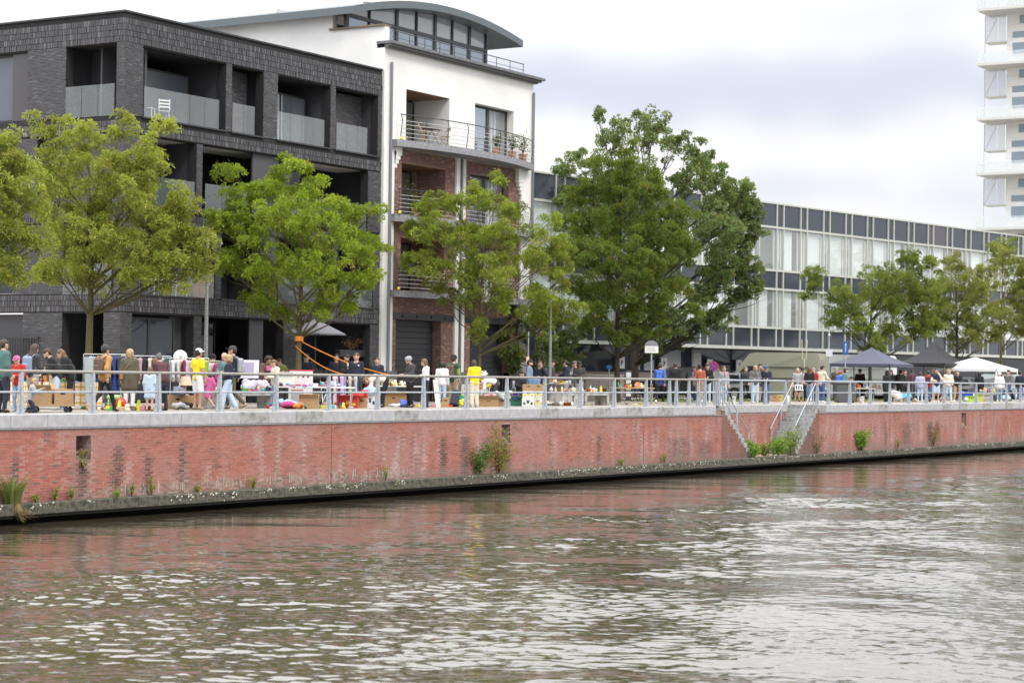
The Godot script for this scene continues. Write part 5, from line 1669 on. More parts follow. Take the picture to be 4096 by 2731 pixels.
	b = MB.new(); b.bevel(V(L / 2 - 0.04, 0.42, 0), V(0.14, 0.2, w * 1.9), 0.04); b.bevel(V(-L / 2 + 0.02, 0.45, 0), V(0.14, 0.2, w * 1.9), 0.04)
	part("bumper", b, M["dark panel"], t)
	b = MB.new(); b.bx(L / 2 + 0.03, 0.48, -0.26, L / 2 + 0.045, 0.59, 0.26); b.bx(-L / 2 - 0.06, 0.62, -0.26, -L / 2 - 0.045, 0.73, 0.26)
	part("number_plate", b, M["white paint"], t)
	if kind == "van":
		b = MB.new()
		for y in [1.25, 1.9]: b.bx(-2.8, y, -w - 0.012 + 0.04 * (y - 1.2), 0.8, y + 0.035, w + 0.012 - 0.04 * (y - 1.2))
		part("side_groove", b, mt("groove", Color(paint.r * 0.55, paint.g * 0.55, paint.b * 0.55), 0.5) if paint.r < 0.4 else shade(Color(0.5, 0.5, 0.5)), t)
	if tailgate:
		b = MB.new(); b.box(V(-2.35, 1.98, 0), V(1.25, 0.07, 1.4), Basis(V(0, 0, 1), 0.45))
		part("open_tailgate", b, pm, t)
		b = MB.new(); b.bx(-2.335, 0.75, -0.65, -2.30, 1.5, 0.65)
		part("boot_opening", b, shade(Color(0.01, 0.01, 0.01), 0.95), t)
	return t

func pole_sign(n: String, label: String, at: Vector3, h: float) -> Node3D:
	var t := thing(n, label, "sign", at, VIEW)
	var b := MB.new()
	b.rod(V(0, 0, 0), V(0, h, 0), 0.035, 8)
	part("pole", b, M["galvanised"], t)
	return t

func gazebo(label: String, at: Vector3, size: Vector2, eave: float, apex: float, cloth: Color, sag: float, dark: bool) -> void:
	var t := thing("market_gazebo", label, "gazebo", at)
	var m := mt("gazebo cloth %d" % int(cloth.g * 1000), cloth, 0.8, {"cull_mode": BaseMaterial3D.CULL_DISABLED, "backlight_enabled": not dark, "backlight": col(0.25, 0.25, 0.25)})
	var b := MB.new()
	var n := 8
	for s in 4:
		var a := [V(0, eave, 0), V(size.x, eave, 0), V(size.x, eave, -size.y), V(0, eave, -size.y)]
		var p: Vector3 = a[s]; var q: Vector3 = a[(s + 1) % 4]
		var ridge := 0.22
		var top := V(size.x / 2, apex, -size.y / 2)
		for i in n:
			for k in n:
				var f := func(u: float, v: float) -> Vector3:
					var e := p.lerp(q, u).lerp(top, v)
					e.y = eave + (apex - eave) * pow(v, 1.0 + sag)
					return e
				b.quad(f.call(float(i) / n, float(k) / n), f.call(float(i + 1) / n, float(k) / n), f.call(float(i + 1) / n, float(k + 1) / n), f.call(float(i) / n, float(k + 1) / n))
		var drop := 0.17
		for i in 6:
			var u := p.lerp(q, i / 6.0); var v := p.lerp(q, (i + 1) / 6.0)
			b.quad(u - V(0, drop + 0.015 * (i % 2), 0), v - V(0, drop + 0.015 * ((i + 1) % 2), 0), v, u)
	part("canopy", b, m, t)
	for x in [0.04, size.x - 0.04]:
		for z in [-0.04, -size.y + 0.04]:
			b = MB.new()
			b.bevel(V(x, eave / 2, z), V(0.06, eave, 0.06), 0.006)
			part("leg", b, mt("gazebo leg dark", Color(0.10, 0.10, 0.14), 0.5) if dark else M["white paint"], t)
	b = MB.new(); b.bx(0, eave - 0.32, -0.06, 0.16, eave - 0.0, -0.02); b.bx(0.02, 0.5, -0.09, 0.12, eave, -0.075)
	part("leg_cover", b, m, t)

func street() -> void:
	# street lamps
	for q in [[52.9, -6.2, 5.6, "street lamp with a small round head between the first two trees"], [74.4, -5.7, 4.2, "grey lamp post beside the stacked boxes, its top lost in the leaves"]]:
		var t := thing("street_lamp", q[3], "street lamp", V(q[0], 0, q[1]), VIEW, "lamp posts along the quay")
		var b := MB.new()
		b.tube([V(0, 0, 0), V(0, 0.4, 0), V(0, 0.42, 0), V(0, q[2], 0)], [0.09, 0.085, 0.075, 0.045], 12)
		part("post", b, grained("lamp grey", Color(0.27, 0.28, 0.28), 0.5, M["fine"], 1.0), t)
		b = MB.new()
		b.lathe([Vector2(0, 0), Vector2(0.05, 0.0), Vector2(0.1, 0.05), Vector2(0.1, 0.11), Vector2(0.04, 0.15), Vector2(0, 0.16)], 12, V(-0.06, q[2] - 0.02, 0))
		part("lamp_head", b, M["white paint"], t)
	# signs
	var s := pole_sign("no_stopping_sign", "round blue no-stopping sign with red ring and cross, among the people left of the van", V(90.9, 0, -6.2), 2.0)
	var b := MB.new()
	b.lathe([Vector2(0, 0), Vector2(0.20, 0), Vector2(0.20, 0.012), Vector2(0, 0.012)], 24, V(0, 1.75, 0.04), Basis(V(1, 0, 0), PI / 2))
	part("disc", b, shade(Color(0.02, 0.06, 0.35), 0.4), s)
	b = MB.new()
	for k in 24:
		var a := TAU * k / 24; var a2 := TAU * (k + 1) / 24
		b.quad(V(cos(a) * 0.19, 1.75 + sin(a) * 0.19, 0.062), V(cos(a) * 0.245, 1.75 + sin(a) * 0.245, 0.062), V(cos(a2) * 0.245, 1.75 + sin(a2) * 0.245, 0.062), V(cos(a2) * 0.19, 1.75 + sin(a2) * 0.19, 0.062))
	for k in 2: b.box(V(0, 1.75, 0.06), V(0.40, 0.05, 0.006 + k * 0.002), Basis(V(0, 0, 1), PI / 4 + k * PI / 2))
	part("red_ring", b, shade(Color(0.45, 0.02, 0.03), 0.4), s)
	s = pole_sign("street_notice", "white notice with a grey arched top on a pole beside the tallest tree", V(84.6, 0, -6.3), 2.7)
	b = MB.new(); b.bevel(V(0, 2.45, 0.06), V(0.62, 0.32, 0.03), 0.008)
	part("plate", b, M["white paint"], s)
	b = MB.new()
	for k in 3: b.bx(-0.25, 2.38 + k * 0.07, 0.076, 0.22 - k * 0.04, 2.395 + k * 0.07, 0.079)
	part("print", b, shade(Color(0.2, 0.2, 0.22)), s)
	b = MB.new()
	var arc := PackedVector2Array()
	for k in 13: arc.append(Vector2(cos(PI * k / 12) * 0.31, 2.62 + sin(PI * k / 12) * 0.25))
	b.prism(arc, 0.045, 0.075)
	part("arched_top", b, shade(Color(0.22, 0.23, 0.26)), s)
	s = pole_sign("blue_sign", "tall blue sign with a thin white arrow on a pole left of the purple gazebo", V(107.0, 0, -6.0), 3.3)
	b = MB.new(); b.bevel(V(0, 2.95, 0.06), V(0.32, 0.72, 0.03), 0.008)
	part("plate", b, shade(Color(0.015, 0.085, 0.28), 0.5), s)
	b = MB.new(); b.bx(-0.012, 2.72, 0.076, 0.012, 3.14, 0.079); b.tri(V(-0.05, 3.12, 0.078), V(0.05, 3.12, 0.078), V(0, 3.2, 0.078))
	part("arrow", b, M["white paint"], s)
	s = pole_sign("grey_sign_pole", "grey pole with a small white lamp and square plate left of the blue sign", V(104.7, 0, -6.0), 3.9)
	b = MB.new(); b.bevel(V(0, 2.62, 0.05), V(0.36, 0.38, 0.03), 0.008)
	part("plate", b, shade(Color(0.5, 0.52, 0.56)), s)
	b = MB.new(); b.ball(V(0, 3.6, 0.04), V(0.07, 0.06, 0.07))
	part("lamp", b, M["white paint"], s)
	s = pole_sign("traffic_sign", "round traffic sign seen from behind on a pole at the corner of the white house", V(80.6, 0, -10.5), 3.2)
	b = MB.new(); b.lathe([Vector2(0, 0), Vector2(0.30, 0), Vector2(0.30, 0.015), Vector2(0, 0.015)], 20, V(0.12, 2.75, 0.03), Basis(V(0.6, 0, 0.8), PI / 2))
	part("disc", b, shade(Color(0.035, 0.045, 0.045), 0.5), s)
	b = MB.new(); b.lathe([Vector2(0, 0), Vector2(0.24, 0), Vector2(0.24, 0.015), Vector2(0, 0.015)], 20, V(0.2, 2.35, 0.03), Basis(V(0.6, 0, 0.8), PI / 2))
	part("lower_disc", b, shade(Color(0.06, 0.06, 0.07), 0.5), s)
	b = MB.new(); b.bevel(V(-0.02, 1.9, 0.05), V(0.13, 0.3, 0.02), 0.004)
	part("sticker", b, shade(Color(0.8, 0.62, 0.55)), s)
	s = pole_sign("small_blue_sign", "small blue plate on the low wall left of the dark tree trunk", V(88.4, 0, -10.6), 1.75)
	b = MB.new(); b.bevel(V(0, 1.65, 0.05), V(0.26, 0.17, 0.02), 0.004)
	part("plate", b, shade(Color(0.03, 0.2, 0.55)), s)
	s = thing("standing_banner", "tall narrow wooden frame banner leaning beside the grey sign pole", "banner", V(110.6, 0, -10.0), VIEW)
	b = MB.new()
	b.box(V(-0.13, 2.9, 0), V(0.04, 1.15, 0.04), Basis(V(0, 0, 1), 0.05)); b.box(V(0.13, 2.9, 0), V(0.04, 1.15, 0.04), Basis(V(0, 0, 1), -0.05)); b.rod(V(0, 0, 0), V(0, 2.4, 0), 0.03)
	part("frame", b, shade(Color(0.6, 0.52, 0.4)), s)
	# low wall of the car park with its pillar, hedge gap
	b = MB.new(); b.bevel(V(88.0, 0.65, -11.2), V(5.6, 1.3, 0.25), 0.02)
	solo("low_wall", "low beige-grey wall behind the bicycles and the tallest tree", "wall", b, grained("beige wall", Color(0.33, 0.285, 0.25), 0.9, M["fine"], 0.7))
	b = MB.new(); b.bevel(V(0, 2.6, 0), V(0.5, 5.2, 0.5), 0.02)
	solo("concrete_pillar", "grey concrete pillar in the gap beside the white house", "pillar", b, M["grey concrete"], V(85.4, 0, -12.6))
	# vehicles
	car("olive-grey high roofed van with its nose towards the left", V(113.3, 0.0, -13.0), 1.65, Color(0.33, 0.33, 0.265), "van", "van")
	car("black estate car parked side-on behind the terracotta shirt", V(96.9, 0, -11.0), 1.62, Color(0.012, 0.012, 0.014), "estate", "car")
	car("silver-grey car seen between the no-stopping sign and the van", V(103.6, 0, -12.0), 1.62, Color(0.24, 0.26, 0.29), "hatch", "car")
	car("large plain white van right of the olive van, behind the grey sign pole", V(120.6, 0, -11.6), 1.62, Color(0.72, 0.74, 0.76), "van", "van")
	car("pale blue-grey car under the purple gazebo", V(121.0, 0, -8.6), 1.6, Color(0.32, 0.36, 0.38), "hatch", "car")
	car("grey car between the black and white gazebos", V(134.0, 0, -9.6), 1.6, Color(0.16, 0.17, 0.19), "hatch", "car")
	car("light grey car behind the white gazebo", V(142.0, 0, -9.4), 1.6, Color(0.38, 0.42, 0.45), "estate", "car")
	# gazebos
	gazebo("purple-grey gazebo with a pyramid roof over the stalls on the right", V(108.3, 0, -3.9), Vector2(3.6, 3.6), 2.10, 3.02, Color(0.075, 0.075, 0.115), 0.25, true)
	gazebo("black gazebo with a steep sagging roof behind the purple one", V(124.0, 0, -6.4), Vector2(6.0, 3.6), 2.32, 3.75, Color(0.022, 0.022, 0.027), 0.9, true)
	gazebo("white gazebo at the right edge of the market", V(125.6, 0, -3.6), Vector2(4.2, 4.2), 2.02, 2.75, Color(0.74, 0.76, 0.78), 0.1, false)
	# grass verge and kerb behind the market
	b = MB.new(); b.bx(90, -0.05, -11.6, 118, 0.05, -7.6)
	var gv := setting("grass_verge", b, M["grass green"])
	var tufts := MB.new(); tufts.colored = true
	for i in 900:
		var p := V(rng.randf_range(90, 118), 0.05, rng.randf_range(-11.5, -7.7))
		tufts.T = Transform3D(Basis(Vector3.UP, rng.randf() * TAU), p)
		tufts.col = Color(0.10, 0.16, 0.03).lerp(Color(0.17, 0.22, 0.05), rng.randf())
		tufts.tri(V(-0.03, 0, 0), V(0.03, 0, 0), V(0.02, rng.randf_range(0.05, 0.14), 0.03))
	var gt := part("grass", tufts, M["leaf"], gv)
	gt.set_meta("kind", "stuff")
	# bicycles
	var bikes := [[83.0, -9.6, 0.3, "black bicycle leaning at the low wall, left of three"], [84.8, -9.9, 0.5, "black bicycle between the low wall and the tallest tree, middle of three"], [88.9, -9.4, 0.2, "dark bicycle behind the wooden table right of the tallest tree"]]
	for q in bikes:
		var t := thing("bicycle", q[3], "bicycle", V(q[0], 0, q[1]), q[2], "bicycles at the low wall")
		for x in [-0.52, 0.52]:
			var w := Node3D.new(); w.name = "wheel"; t.add_child(w, true); w.position = V(x, 0.34, 0)
			b = MB.new()
			var pts := []; var rs := []
			for k in 19: pts.append(V(cos(TAU * k / 18) * 0.33, sin(TAU * k / 18) * 0.33, 0)); rs.append(0.02)
			b.tube(pts, rs, 5, false)
			part("tyre", b, shade(Color(0.015, 0.015, 0.015), 0.9), w)
			b = MB.new()
			for k in 9: b.rod(V(0, 0, 0), V(cos(TAU * k / 9) * 0.32, sin(TAU * k / 9) * 0.32, 0), 0.003, 3)
			part("spokes", b, M["light metal"], w)
		b = MB.new()
		for e in [[-0.52, 0.34, -0.18, 0.85], [-0.52, 0.34, -0.05, 0.32], [-0.05, 0.32, -0.2, 0.92], [-0.05, 0.32, 0.36, 0.75], [-0.18, 0.82, 0.36, 0.85], [0.52, 0.34, 0.34, 1.0]]:
			b.rod(V(e[0], e[1], 0), V(e[2], e[3], 0), 0.017, 5)
		part("frame", b, M["dark metal"], t)
		b = MB.new(); b.rod(V(0.32, 1.02, -0.28), V(0.32, 1.02, 0.28), 0.014); b.rod(V(0.34, 0.95, 0), V(0.32, 1.02, 0), 0.014)
		part("handlebar", b, M["dark metal"], t)
		b = MB.new(); b.bevel(V(-0.21, 0.95, 0), V(0.26, 0.06, 0.14), 0.02)
		part("saddle", b, shade(Color(0.02, 0.018, 0.016), 0.7), t)
	# low bollards at the quay edge
	for q in [[84.2, -1.9, "short white bollard at the stair recess, left one"], [96.9, -0.9, "short white bollard right of the stairs"]]:
		b = MB.new(); b.lathe([Vector2(0, 0), Vector2(0.07, 0), Vector2(0.07, 0.28), Vector2(0.10, 0.3), Vector2(0.10, 0.36), Vector2(0, 0.38)], 12)
		solo("short_bollard", q[2], "bollard", b, shade(Color(0.55, 0.55, 0.52)), V(q[0], 0, q[1]), 0, "short white bollards")
	var bin := thing("refuse_bin", "large grey plastic refuse bin by the railing right of the stairs", "bin", V(99.9, 0, -3.1), VIEW)
	b = MB.new(); b.bevel(V(0, 0.5, 0), V(0.95, 0.95, 0.7), 0.04)
	part("tub", b, shade(Color(0.075, 0.08, 0.085), 0.6), bin)
	b = MB.new(); b.bevel(V(0, 1.02, 0), V(1.02, 0.09, 0.78), 0.03)
	part("lid", b, shade(Color(0.10, 0.105, 0.11), 0.6), bin)
	for x in [-0.38, 0.38]:
		b = MB.new(); b.lathe([Vector2(0, -0.03), Vector2(0.06, -0.03), Vector2(0.06, 0.03), Vector2(0, 0.03)], 10, V(x, 0.06, 0.36), Basis(V(1, 0, 0), PI / 2))
		part("wheel", b, shade(Color(0.02, 0.02, 0.02)), bin)
	var lb := thing("litter_bin", "brown slatted litter bin behind the wooden table", "bin", V(83.4, 0, -4.6), VIEW)
	for k in 14:
		b = MB.new(); var a := TAU * k / 14; b.box(V(cos(a) * 0.24, 0.55, sin(a) * 0.24), V(0.075, 0.75, 0.02), Basis(Vector3.UP, PI / 2 - a))
		part("slat", b, shade(Color(0.10, 0.085, 0.075), 0.8), lb)
	b = MB.new(); b.lathe([Vector2(0.2, 0.1), Vector2(0.21, 0.9), Vector2(0.26, 0.93), Vector2(0.26, 0.97), Vector2(0.18, 0.97)], 14)
	part("liner", b, M["dark metal"], lb)

func net(bones: Array, cell: float, k: float, b: MB, warp := 0.0) -> void:
	# Surface nets over a smooth union of tapered capsules. bone: [a, ra, b, rb] (Vector3, float, Vector3, float)
	var lo := V(1e9, 1e9, 1e9); var hi := -lo
	for q in bones:
		for e in 2:
			var p: Vector3 = q[e * 2]; var r: float = q[e * 2 + 1] + cell * 2.5
			lo = lo.min(p - V(r, r, r)); hi = hi.max(p + V(r, r, r))
	var n := Vector3i(((hi - lo) / cell).ceil()) + Vector3i.ONE
	var f := PackedFloat32Array()
	f.resize(n.x * n.y * n.z)
	var sx := n.y * n.z; var sy := n.z
	for q in bones:
		var a: Vector3 = q[0]; var ra: float = q[1]; var c: Vector3 = q[2]; var rb: float = q[3]
		var m := maxf(ra, rb) + 3.0 / k
		var i0 := Vector3i(((a.min(c) - V(m, m, m) - lo) / cell).max(Vector3.ZERO))
		var i1 := Vector3i(((a.max(c) + V(m, m, m) - lo) / cell).ceil())
		i1 = i1.min(n - Vector3i.ONE)
		var ac := c - a
		var l2 := maxf(ac.length_squared(), 1e-9)
		for x in range(i0.x, i1.x + 1):
			for y in range(i0.y, i1.y + 1):
				var o := x * sx + y * sy
				var p := lo + V(x, y, i0.z) * cell - a
				for z in range(i0.z, i1.z + 1):
					var t := clampf(p.dot(ac) / l2, 0.0, 1.0)
					var d := (p - ac * t).length() - (ra + (rb - ra) * t)
					if d < 3.0 / k: f[o + z] += exp(-k * d)
					p.z += cell
	# field > 1 is inside
	var id := {}
	var pos := PackedVector3Array()
	var corner := [0, 1, sy, sy + 1, sx, sx + 1, sx + sy, sx + sy + 1]
	var off := [V(0, 0, 0), V(0, 0, 1), V(0, 1, 0), V(0, 1, 1), V(1, 0, 0), V(1, 0, 1), V(1, 1, 0), V(1, 1, 1)]
	var edges := [[0, 1], [2, 3], [4, 5], [6, 7], [0, 2], [1, 3], [4, 6], [5, 7], [0, 4], [1, 5], [2, 6], [3, 7]]
	for x in n.x - 1:
		for y in n.y - 1:
			var o := x * sx + y * sy
			for z in n.z - 1:
				var c0 := f[o + z] > 1.0
				if c0 == (f[o + z + 1] > 1.0) and c0 == (f[o + z + sy] > 1.0) and c0 == (f[o + z + sy + 1] > 1.0) and c0 == (f[o + z + sx] > 1.0) and c0 == (f[o + z + sx + 1] > 1.0) and c0 == (f[o + z + sx + sy] > 1.0) and c0 == (f[o + z + sx + sy + 1] > 1.0): continue
				var s := Vector3.ZERO; var cnt := 0
				for e in edges:
					var va := f[o + z + corner[e[0]]]; var vb := f[o + z + corner[e[1]]]
					if (va > 1.0) != (vb > 1.0):
						va = -log(maxf(va, 1e-4)); vb = -log(maxf(vb, 1e-4))
						s += off[e[0]].lerp(off[e[1]], va / (va - vb)); cnt += 1
				id[o + z] = pos.size()
				pos.append(lo + (V(x, y, z) + s / cnt) * cell)
	var nor := PackedVector3Array()
	nor.resize(pos.size())
	var tris := PackedInt32Array()
	for key in id:
		var v0 := f[key] > 1.0
		for ax in 3:
			var d: int = [sx, sy, 1][ax]
			var u: int = [sy, 1, sx][ax]
			var w: int = [1, sx, sy][ax]
			var v1 := f[key + d] > 1.0
			if v0 == v1: continue
			var a = id.get(key); var bb = id.get(key - u); var cc = id.get(key - u - w); var dd = id.get(key - w)
			if bb == null or cc == null or dd == null: continue
			if v0: tris.append_array([a, bb, cc, a, cc, dd])
			else: tris.append_array([a, cc, bb, a, dd, cc])
	for i in range(0, tris.size(), 3):
		var g := (pos[tris[i + 1]] - pos[tris[i]]).cross(pos[tris[i + 2]] - pos[tris[i]])
		nor[tris[i]] += g; nor[tris[i + 1]] += g; nor[tris[i + 2]] += g
	if warp > 0:
		for i in pos.size():
			var g := nor[i].normalized()
			pos[i] += g * warp * (lumps.get_noise_3d(pos[i].x * 9.0, pos[i].y * 5.0, pos[i].z * 9.0))
	for i in range(0, tris.size(), 3):
		b.stri(pos[tris[i]], pos[tris[i + 1]], pos[tris[i + 2]], nor[tris[i]], nor[tris[i + 1]], nor[tris[i + 2]])

const SIT := 0.47

func pose(k: String) -> Dictionary:
	# joints of a 1.75 m figure facing +z: [hip, waist, chest, neck, head], then per side shoulder, elbow, wrist, hip, knee, ankle
	var p := {"pel": V(0, 0.93, 0), "wai": V(0, 1.10, 0.0), "che": V(0, 1.33, 0.0), "nek": V(0, 1.48, 0.0), "hed": V(0, 1.625, 0.025), "nod": 0.0}
	for s in [0, 1]:
		var x := -1.0 if s == 0 else 1.0
		p["sh%d" % s] = V(0.18 * x, 1.415, -0.01); p["el%d" % s] = V(0.235 * x, 1.13, -0.03); p["wr%d" % s] = V(0.235 * x, 0.88, 0.05)
		p["hp%d" % s] = V(0.085 * x, 0.92, 0); p["kn%d" % s] = V(0.10 * x, 0.50, 0.025); p["an%d" % s] = V(0.11 * x, 0.09, -0.02)
	match k:
		"hold":
			for s in 2:
				var x := -1.0 if s == 0 else 1.0
				p["el%d" % s] = V(0.235 * x, 1.14, 0.03); p["wr%d" % s] = V(0.10 * x, 1.13, 0.26 + 0.03 * s)
			p["hed"] = V(0, 1.61, 0.06); p["nod"] = 0.35
		"walk":
			p["kn0"] = V(-0.09, 0.52, 0.17); p["an0"] = V(-0.09, 0.10, 0.30); p["kn1"] = V(0.09, 0.50, -0.05); p["an1"] = V(0.09, 0.17, -0.36)
			p["el0"] = V(-0.23, 1.15, -0.14); p["wr0"] = V(-0.22, 0.92, -0.12); p["el1"] = V(0.23, 1.14, 0.06); p["wr1"] = V(0.20, 0.95, 0.24)
		"stride":
			p["kn0"] = V(-0.09, 0.51, -0.03); p["an0"] = V(-0.09, 0.12, -0.24); p["kn1"] = V(0.09, 0.53, 0.13); p["an1"] = V(0.09, 0.09, 0.20)
			for s in 2:
				var x := -1.0 if s == 0 else 1.0
				p["el%d" % s] = V(0.23 * x, 1.14, -0.06 + 0.06 * s); p["wr%d" % s] = V(0.17 * x, 1.0, 0.18)
		"lean":
			p["che"] = V(0, 1.29, 0.13); p["wai"] = V(0, 1.09, 0.05); p["nek"] = V(0, 1.42, 0.19); p["hed"] = V(0, 1.535, 0.27); p["nod"] = 0.5
			for s in 2:
				var x := -1.0 if s == 0 else 1.0
				p["sh%d" % s] = V(0.18 * x, 1.36, 0.15); p["el%d" % s] = V(0.23 * x, 1.10, 0.20); p["wr%d" % s] = V(0.14 * x, 0.98, 0.40)
		"bend":
			p["pel"] = V(0, 0.93, -0.16); p["wai"] = V(0, 1.02, 0.0); p["che"] = V(0, 1.03, 0.25); p["nek"] = V(0, 0.99, 0.42); p["hed"] = V(0, 0.92, 0.54); p["nod"] = 1.3
			for s in 2:
				var x := -1.0 if s == 0 else 1.0
				p["sh%d" % s] = V(0.17 * x, 0.97, 0.34); p["el%d" % s] = V(0.20 * x, 0.70, 0.36); p["wr%d" % s] = V(0.14 * x, 0.46, 0.46)
				p["hp%d" % s] = V(0.085 * x, 0.92, -0.16); p["kn%d" % s] = V(0.1 * x, 0.50, -0.04)
		"sit":
			p["pel"] = V(0, 0.55, 0); p["wai"] = V(0, 0.72, 0); p["che"] = V(0, 0.94, 0.03); p["nek"] = V(0, 1.09, 0.05); p["hed"] = V(0, 1.225, 0.10); p["nod"] = 0.3
			for s in 2:
				var x := -1.0 if s == 0 else 1.0
				p["sh%d" % s] = V(0.18 * x, 1.02, 0.03); p["el%d" % s] = V(0.24 * x, 0.78, 0.08); p["wr%d" % s] = V(0.13 * x, 0.72, 0.30)
				p["hp%d" % s] = V(0.09 * x, 0.54, 0.02); p["kn%d" % s] = V(0.11 * x, 0.53, 0.44); p["an%d" % s] = V(0.12 * x, 0.09, 0.40)
		"kneel":
			p["pel"] = V(0, 0.50, -0.05); p["wai"] = V(0, 0.68, 0); p["che"] = V(0, 0.90, 0.05); p["nek"] = V(0, 1.05, 0.08); p["hed"] = V(0, 1.20, 0.12); p["nod"] = 0.2
			for s in 2:
				var x := -1.0 if s == 0 else 1.0
				p["sh%d" % s] = V(0.18 * x, 0.98, 0.05); p["el%d" % s] = V(0.25 * x, 0.80, 0.20); p["wr%d" % s] = V(0.18 * x, 0.92, 0.40)
				p["hp%d" % s] = V(0.09 * x, 0.49, -0.05); p["kn%d" % s] = V(0.12 * x, 0.09, 0.22); p["an%d" % s] = V(0.11 * x, 0.06, -0.20)
		"face":
			p["el1"] = V(0.27, 1.20, 0.14); p["wr1"] = V(0.10, 1.50, 0.14)
			p["el0"] = V(-0.235, 1.14, 0.02); p["wr0"] = V(-0.08, 1.12, 0.24)
		"reach":
			p["el1"] = V(0.23, 1.26, 0.22); p["wr1"] = V(0.18, 1.16, 0.46); p["el0"] = V(-0.22, 1.18, 0.14); p["wr0"] = V(-0.14, 1.12, 0.38); p["nod"] = 0.3
	return p

func limb_hand(P: Dictionary, s: int) -> Transform3D:
	var el: Vector3 = P["el%d" % s]; var wr: Vector3 = P["wr%d" % s]
	var y := (el - wr).normalized()
	var z := V(0, 0, 1) - y * y.z
	if z.length() < 0.3: z = V(0, -1, 0) - y * -y.y
	z = z.normalized()
	return Transform3D(Basis(y.cross(z), y, z), wr)

func hand_mesh() -> MB:
	if not M.has("hand"):
		var b := MB.new()
		var bones := [[V(-0.02, -0.01, 0), 0.02, V(-0.022, -0.08, 0.0), 0.016], [V(0.02, -0.01, 0), 0.02, V(0.02, -0.08, 0.0), 0.016], [V(0, -0.0, 0), 0.024, V(0, -0.07, 0), 0.018]]
		var fl := [0.062, 0.074, 0.068, 0.05]
		for i in 4:
			var x := -0.032 + i * 0.0215
			var l: float = fl[i]
			var k1 := V(x, -0.09, 0.0); var k2 := k1 + V((i - 1.5) * 0.004, -l * 0.5, 0.012); var k3 := k2 + V(0, -l * 0.40, 0.026)
			bones.append([k1, 0.0085, k2, 0.008]); bones.append([k2, 0.008, k3, 0.007])
		bones.append([V(0.028, -0.03, 0.005), 0.013, V(0.052, -0.065, 0.02), 0.010]); bones.append([V(0.052, -0.065, 0.02), 0.0095, V(0.05, -0.095, 0.035), 0.008])
		net(bones, 0.0092, 260.0, b)
		M["hand"] = b
	return M["hand"]

func head_bones() -> Array:
	return [[V(0, 0.045, -0.015), 0.088, V(0, 0.035, 0.012), 0.085], [V(0, -0.03, 0.03), 0.055, V(0, -0.085, 0.055), 0.028], [V(-0.03, -0.045, 0.03), 0.045, V(0.03, -0.045, 0.03), 0.045],
		[V(0, 0.02, 0.092), 0.008, V(0, -0.022, 0.112), 0.014], [V(-0.083, -0.005, -0.005), 0.014, V(-0.09, 0.025, -0.012), 0.016], [V(0.083, -0.005, -0.005), 0.014, V(0.09, 0.025, -0.012), 0.016], [V(0, -0.05, 0.085), 0.012, V(0, -0.062, 0.083), 0.012], [V(0, 0.045, 0.083), 0.012, V(0, 0.05, 0.083), 0.012]]

func head_at(P: Dictionary) -> Transform3D:
	return Transform3D(Basis(V(1, 0, 0), P["nod"]), P["hed"])

func body_mesh(k: String) -> ArrayMesh:
	if M.has("body " + k): return M["body " + k]
	var P := pose(k)
	var bones := [[P.pel, 0.10, P.wai, 0.098], [P.wai, 0.098, P.che, 0.105], [P.che, 0.10, P.nek, 0.058], [P.nek - V(0, 0.02, 0), 0.052, P.hed.lerp(P.nek, 0.25), 0.048]]
	for s in 2:
		var x := -1.0 if s == 0 else 1.0
		var sh: Vector3 = P["sh%d" % s]
		bones.append([P.pel + V(0.06 * x, 0, 0), 0.09, P.che + V(0.075 * x, 0, 0), 0.085])
		bones.append([P.nek - V(0, 0.05, 0), 0.055, sh, 0.056])
		bones.append([sh, 0.052, P["el%d" % s], 0.040]); bones.append([P["el%d" % s], 0.038, P["wr%d" % s], 0.026])
		bones.append([P["hp%d" % s], 0.088, P["kn%d" % s], 0.055]); bones.append([P["kn%d" % s], 0.056, P["an%d" % s], 0.036])
		bones.append([P["an%d" % s] - V(0, 0.03, 0.02), 0.04, P["an%d" % s] + V(0.01 * x, -0.05, 0.12), 0.03])
	var b := MB.new()
	b.colored = true
	net(bones, 0.034, 45.0, b)
	# head with eyes, brows and mouth tinted, then the hands
	var h := MB.new()
	net(head_bones(), 0.0145, 70.0, h)
	var HT := head_at(P)
	for i in h.v.size():
		var p := h.v[i]
		var c := Color.WHITE
		if p.z > 0.04:
			if absf(absf(p.x) - 0.033) < 0.014 and absf(p.y - 0.018) < 0.010: c = Color(0.18, 0.15, 0.15)
			elif absf(absf(p.x) - 0.034) < 0.02 and absf(p.y - 0.044) < 0.007: c = Color(0.35, 0.28, 0.25)
			elif absf(p.x) < 0.026 and absf(p.y + 0.056) < 0.009: c = Color(0.85, 0.5, 0.48)
		b.v.append(HT * p); b.nn.append(HT.basis * h.nn[i]); b.cc.append(c)
	for s in 2:
		var T := limb_hand(P, s)
		var hm := hand_mesh()
		if s == 0: T.basis = T.basis * Basis.from_scale(V(-1, 1, 1))
		var w := hm.v.size()
		for i in range(0, w, 3):
			for q in ([0, 1, 2] if s == 1 else [0, 2, 1]):
				b.v.append(T * hm.v[i + q]); b.nn.append((T.basis * hm.nn[i + q]).normalized()); b.cc.append(Color.WHITE)
	M["body " + k] = b.mesh()
	return M["body " + k]

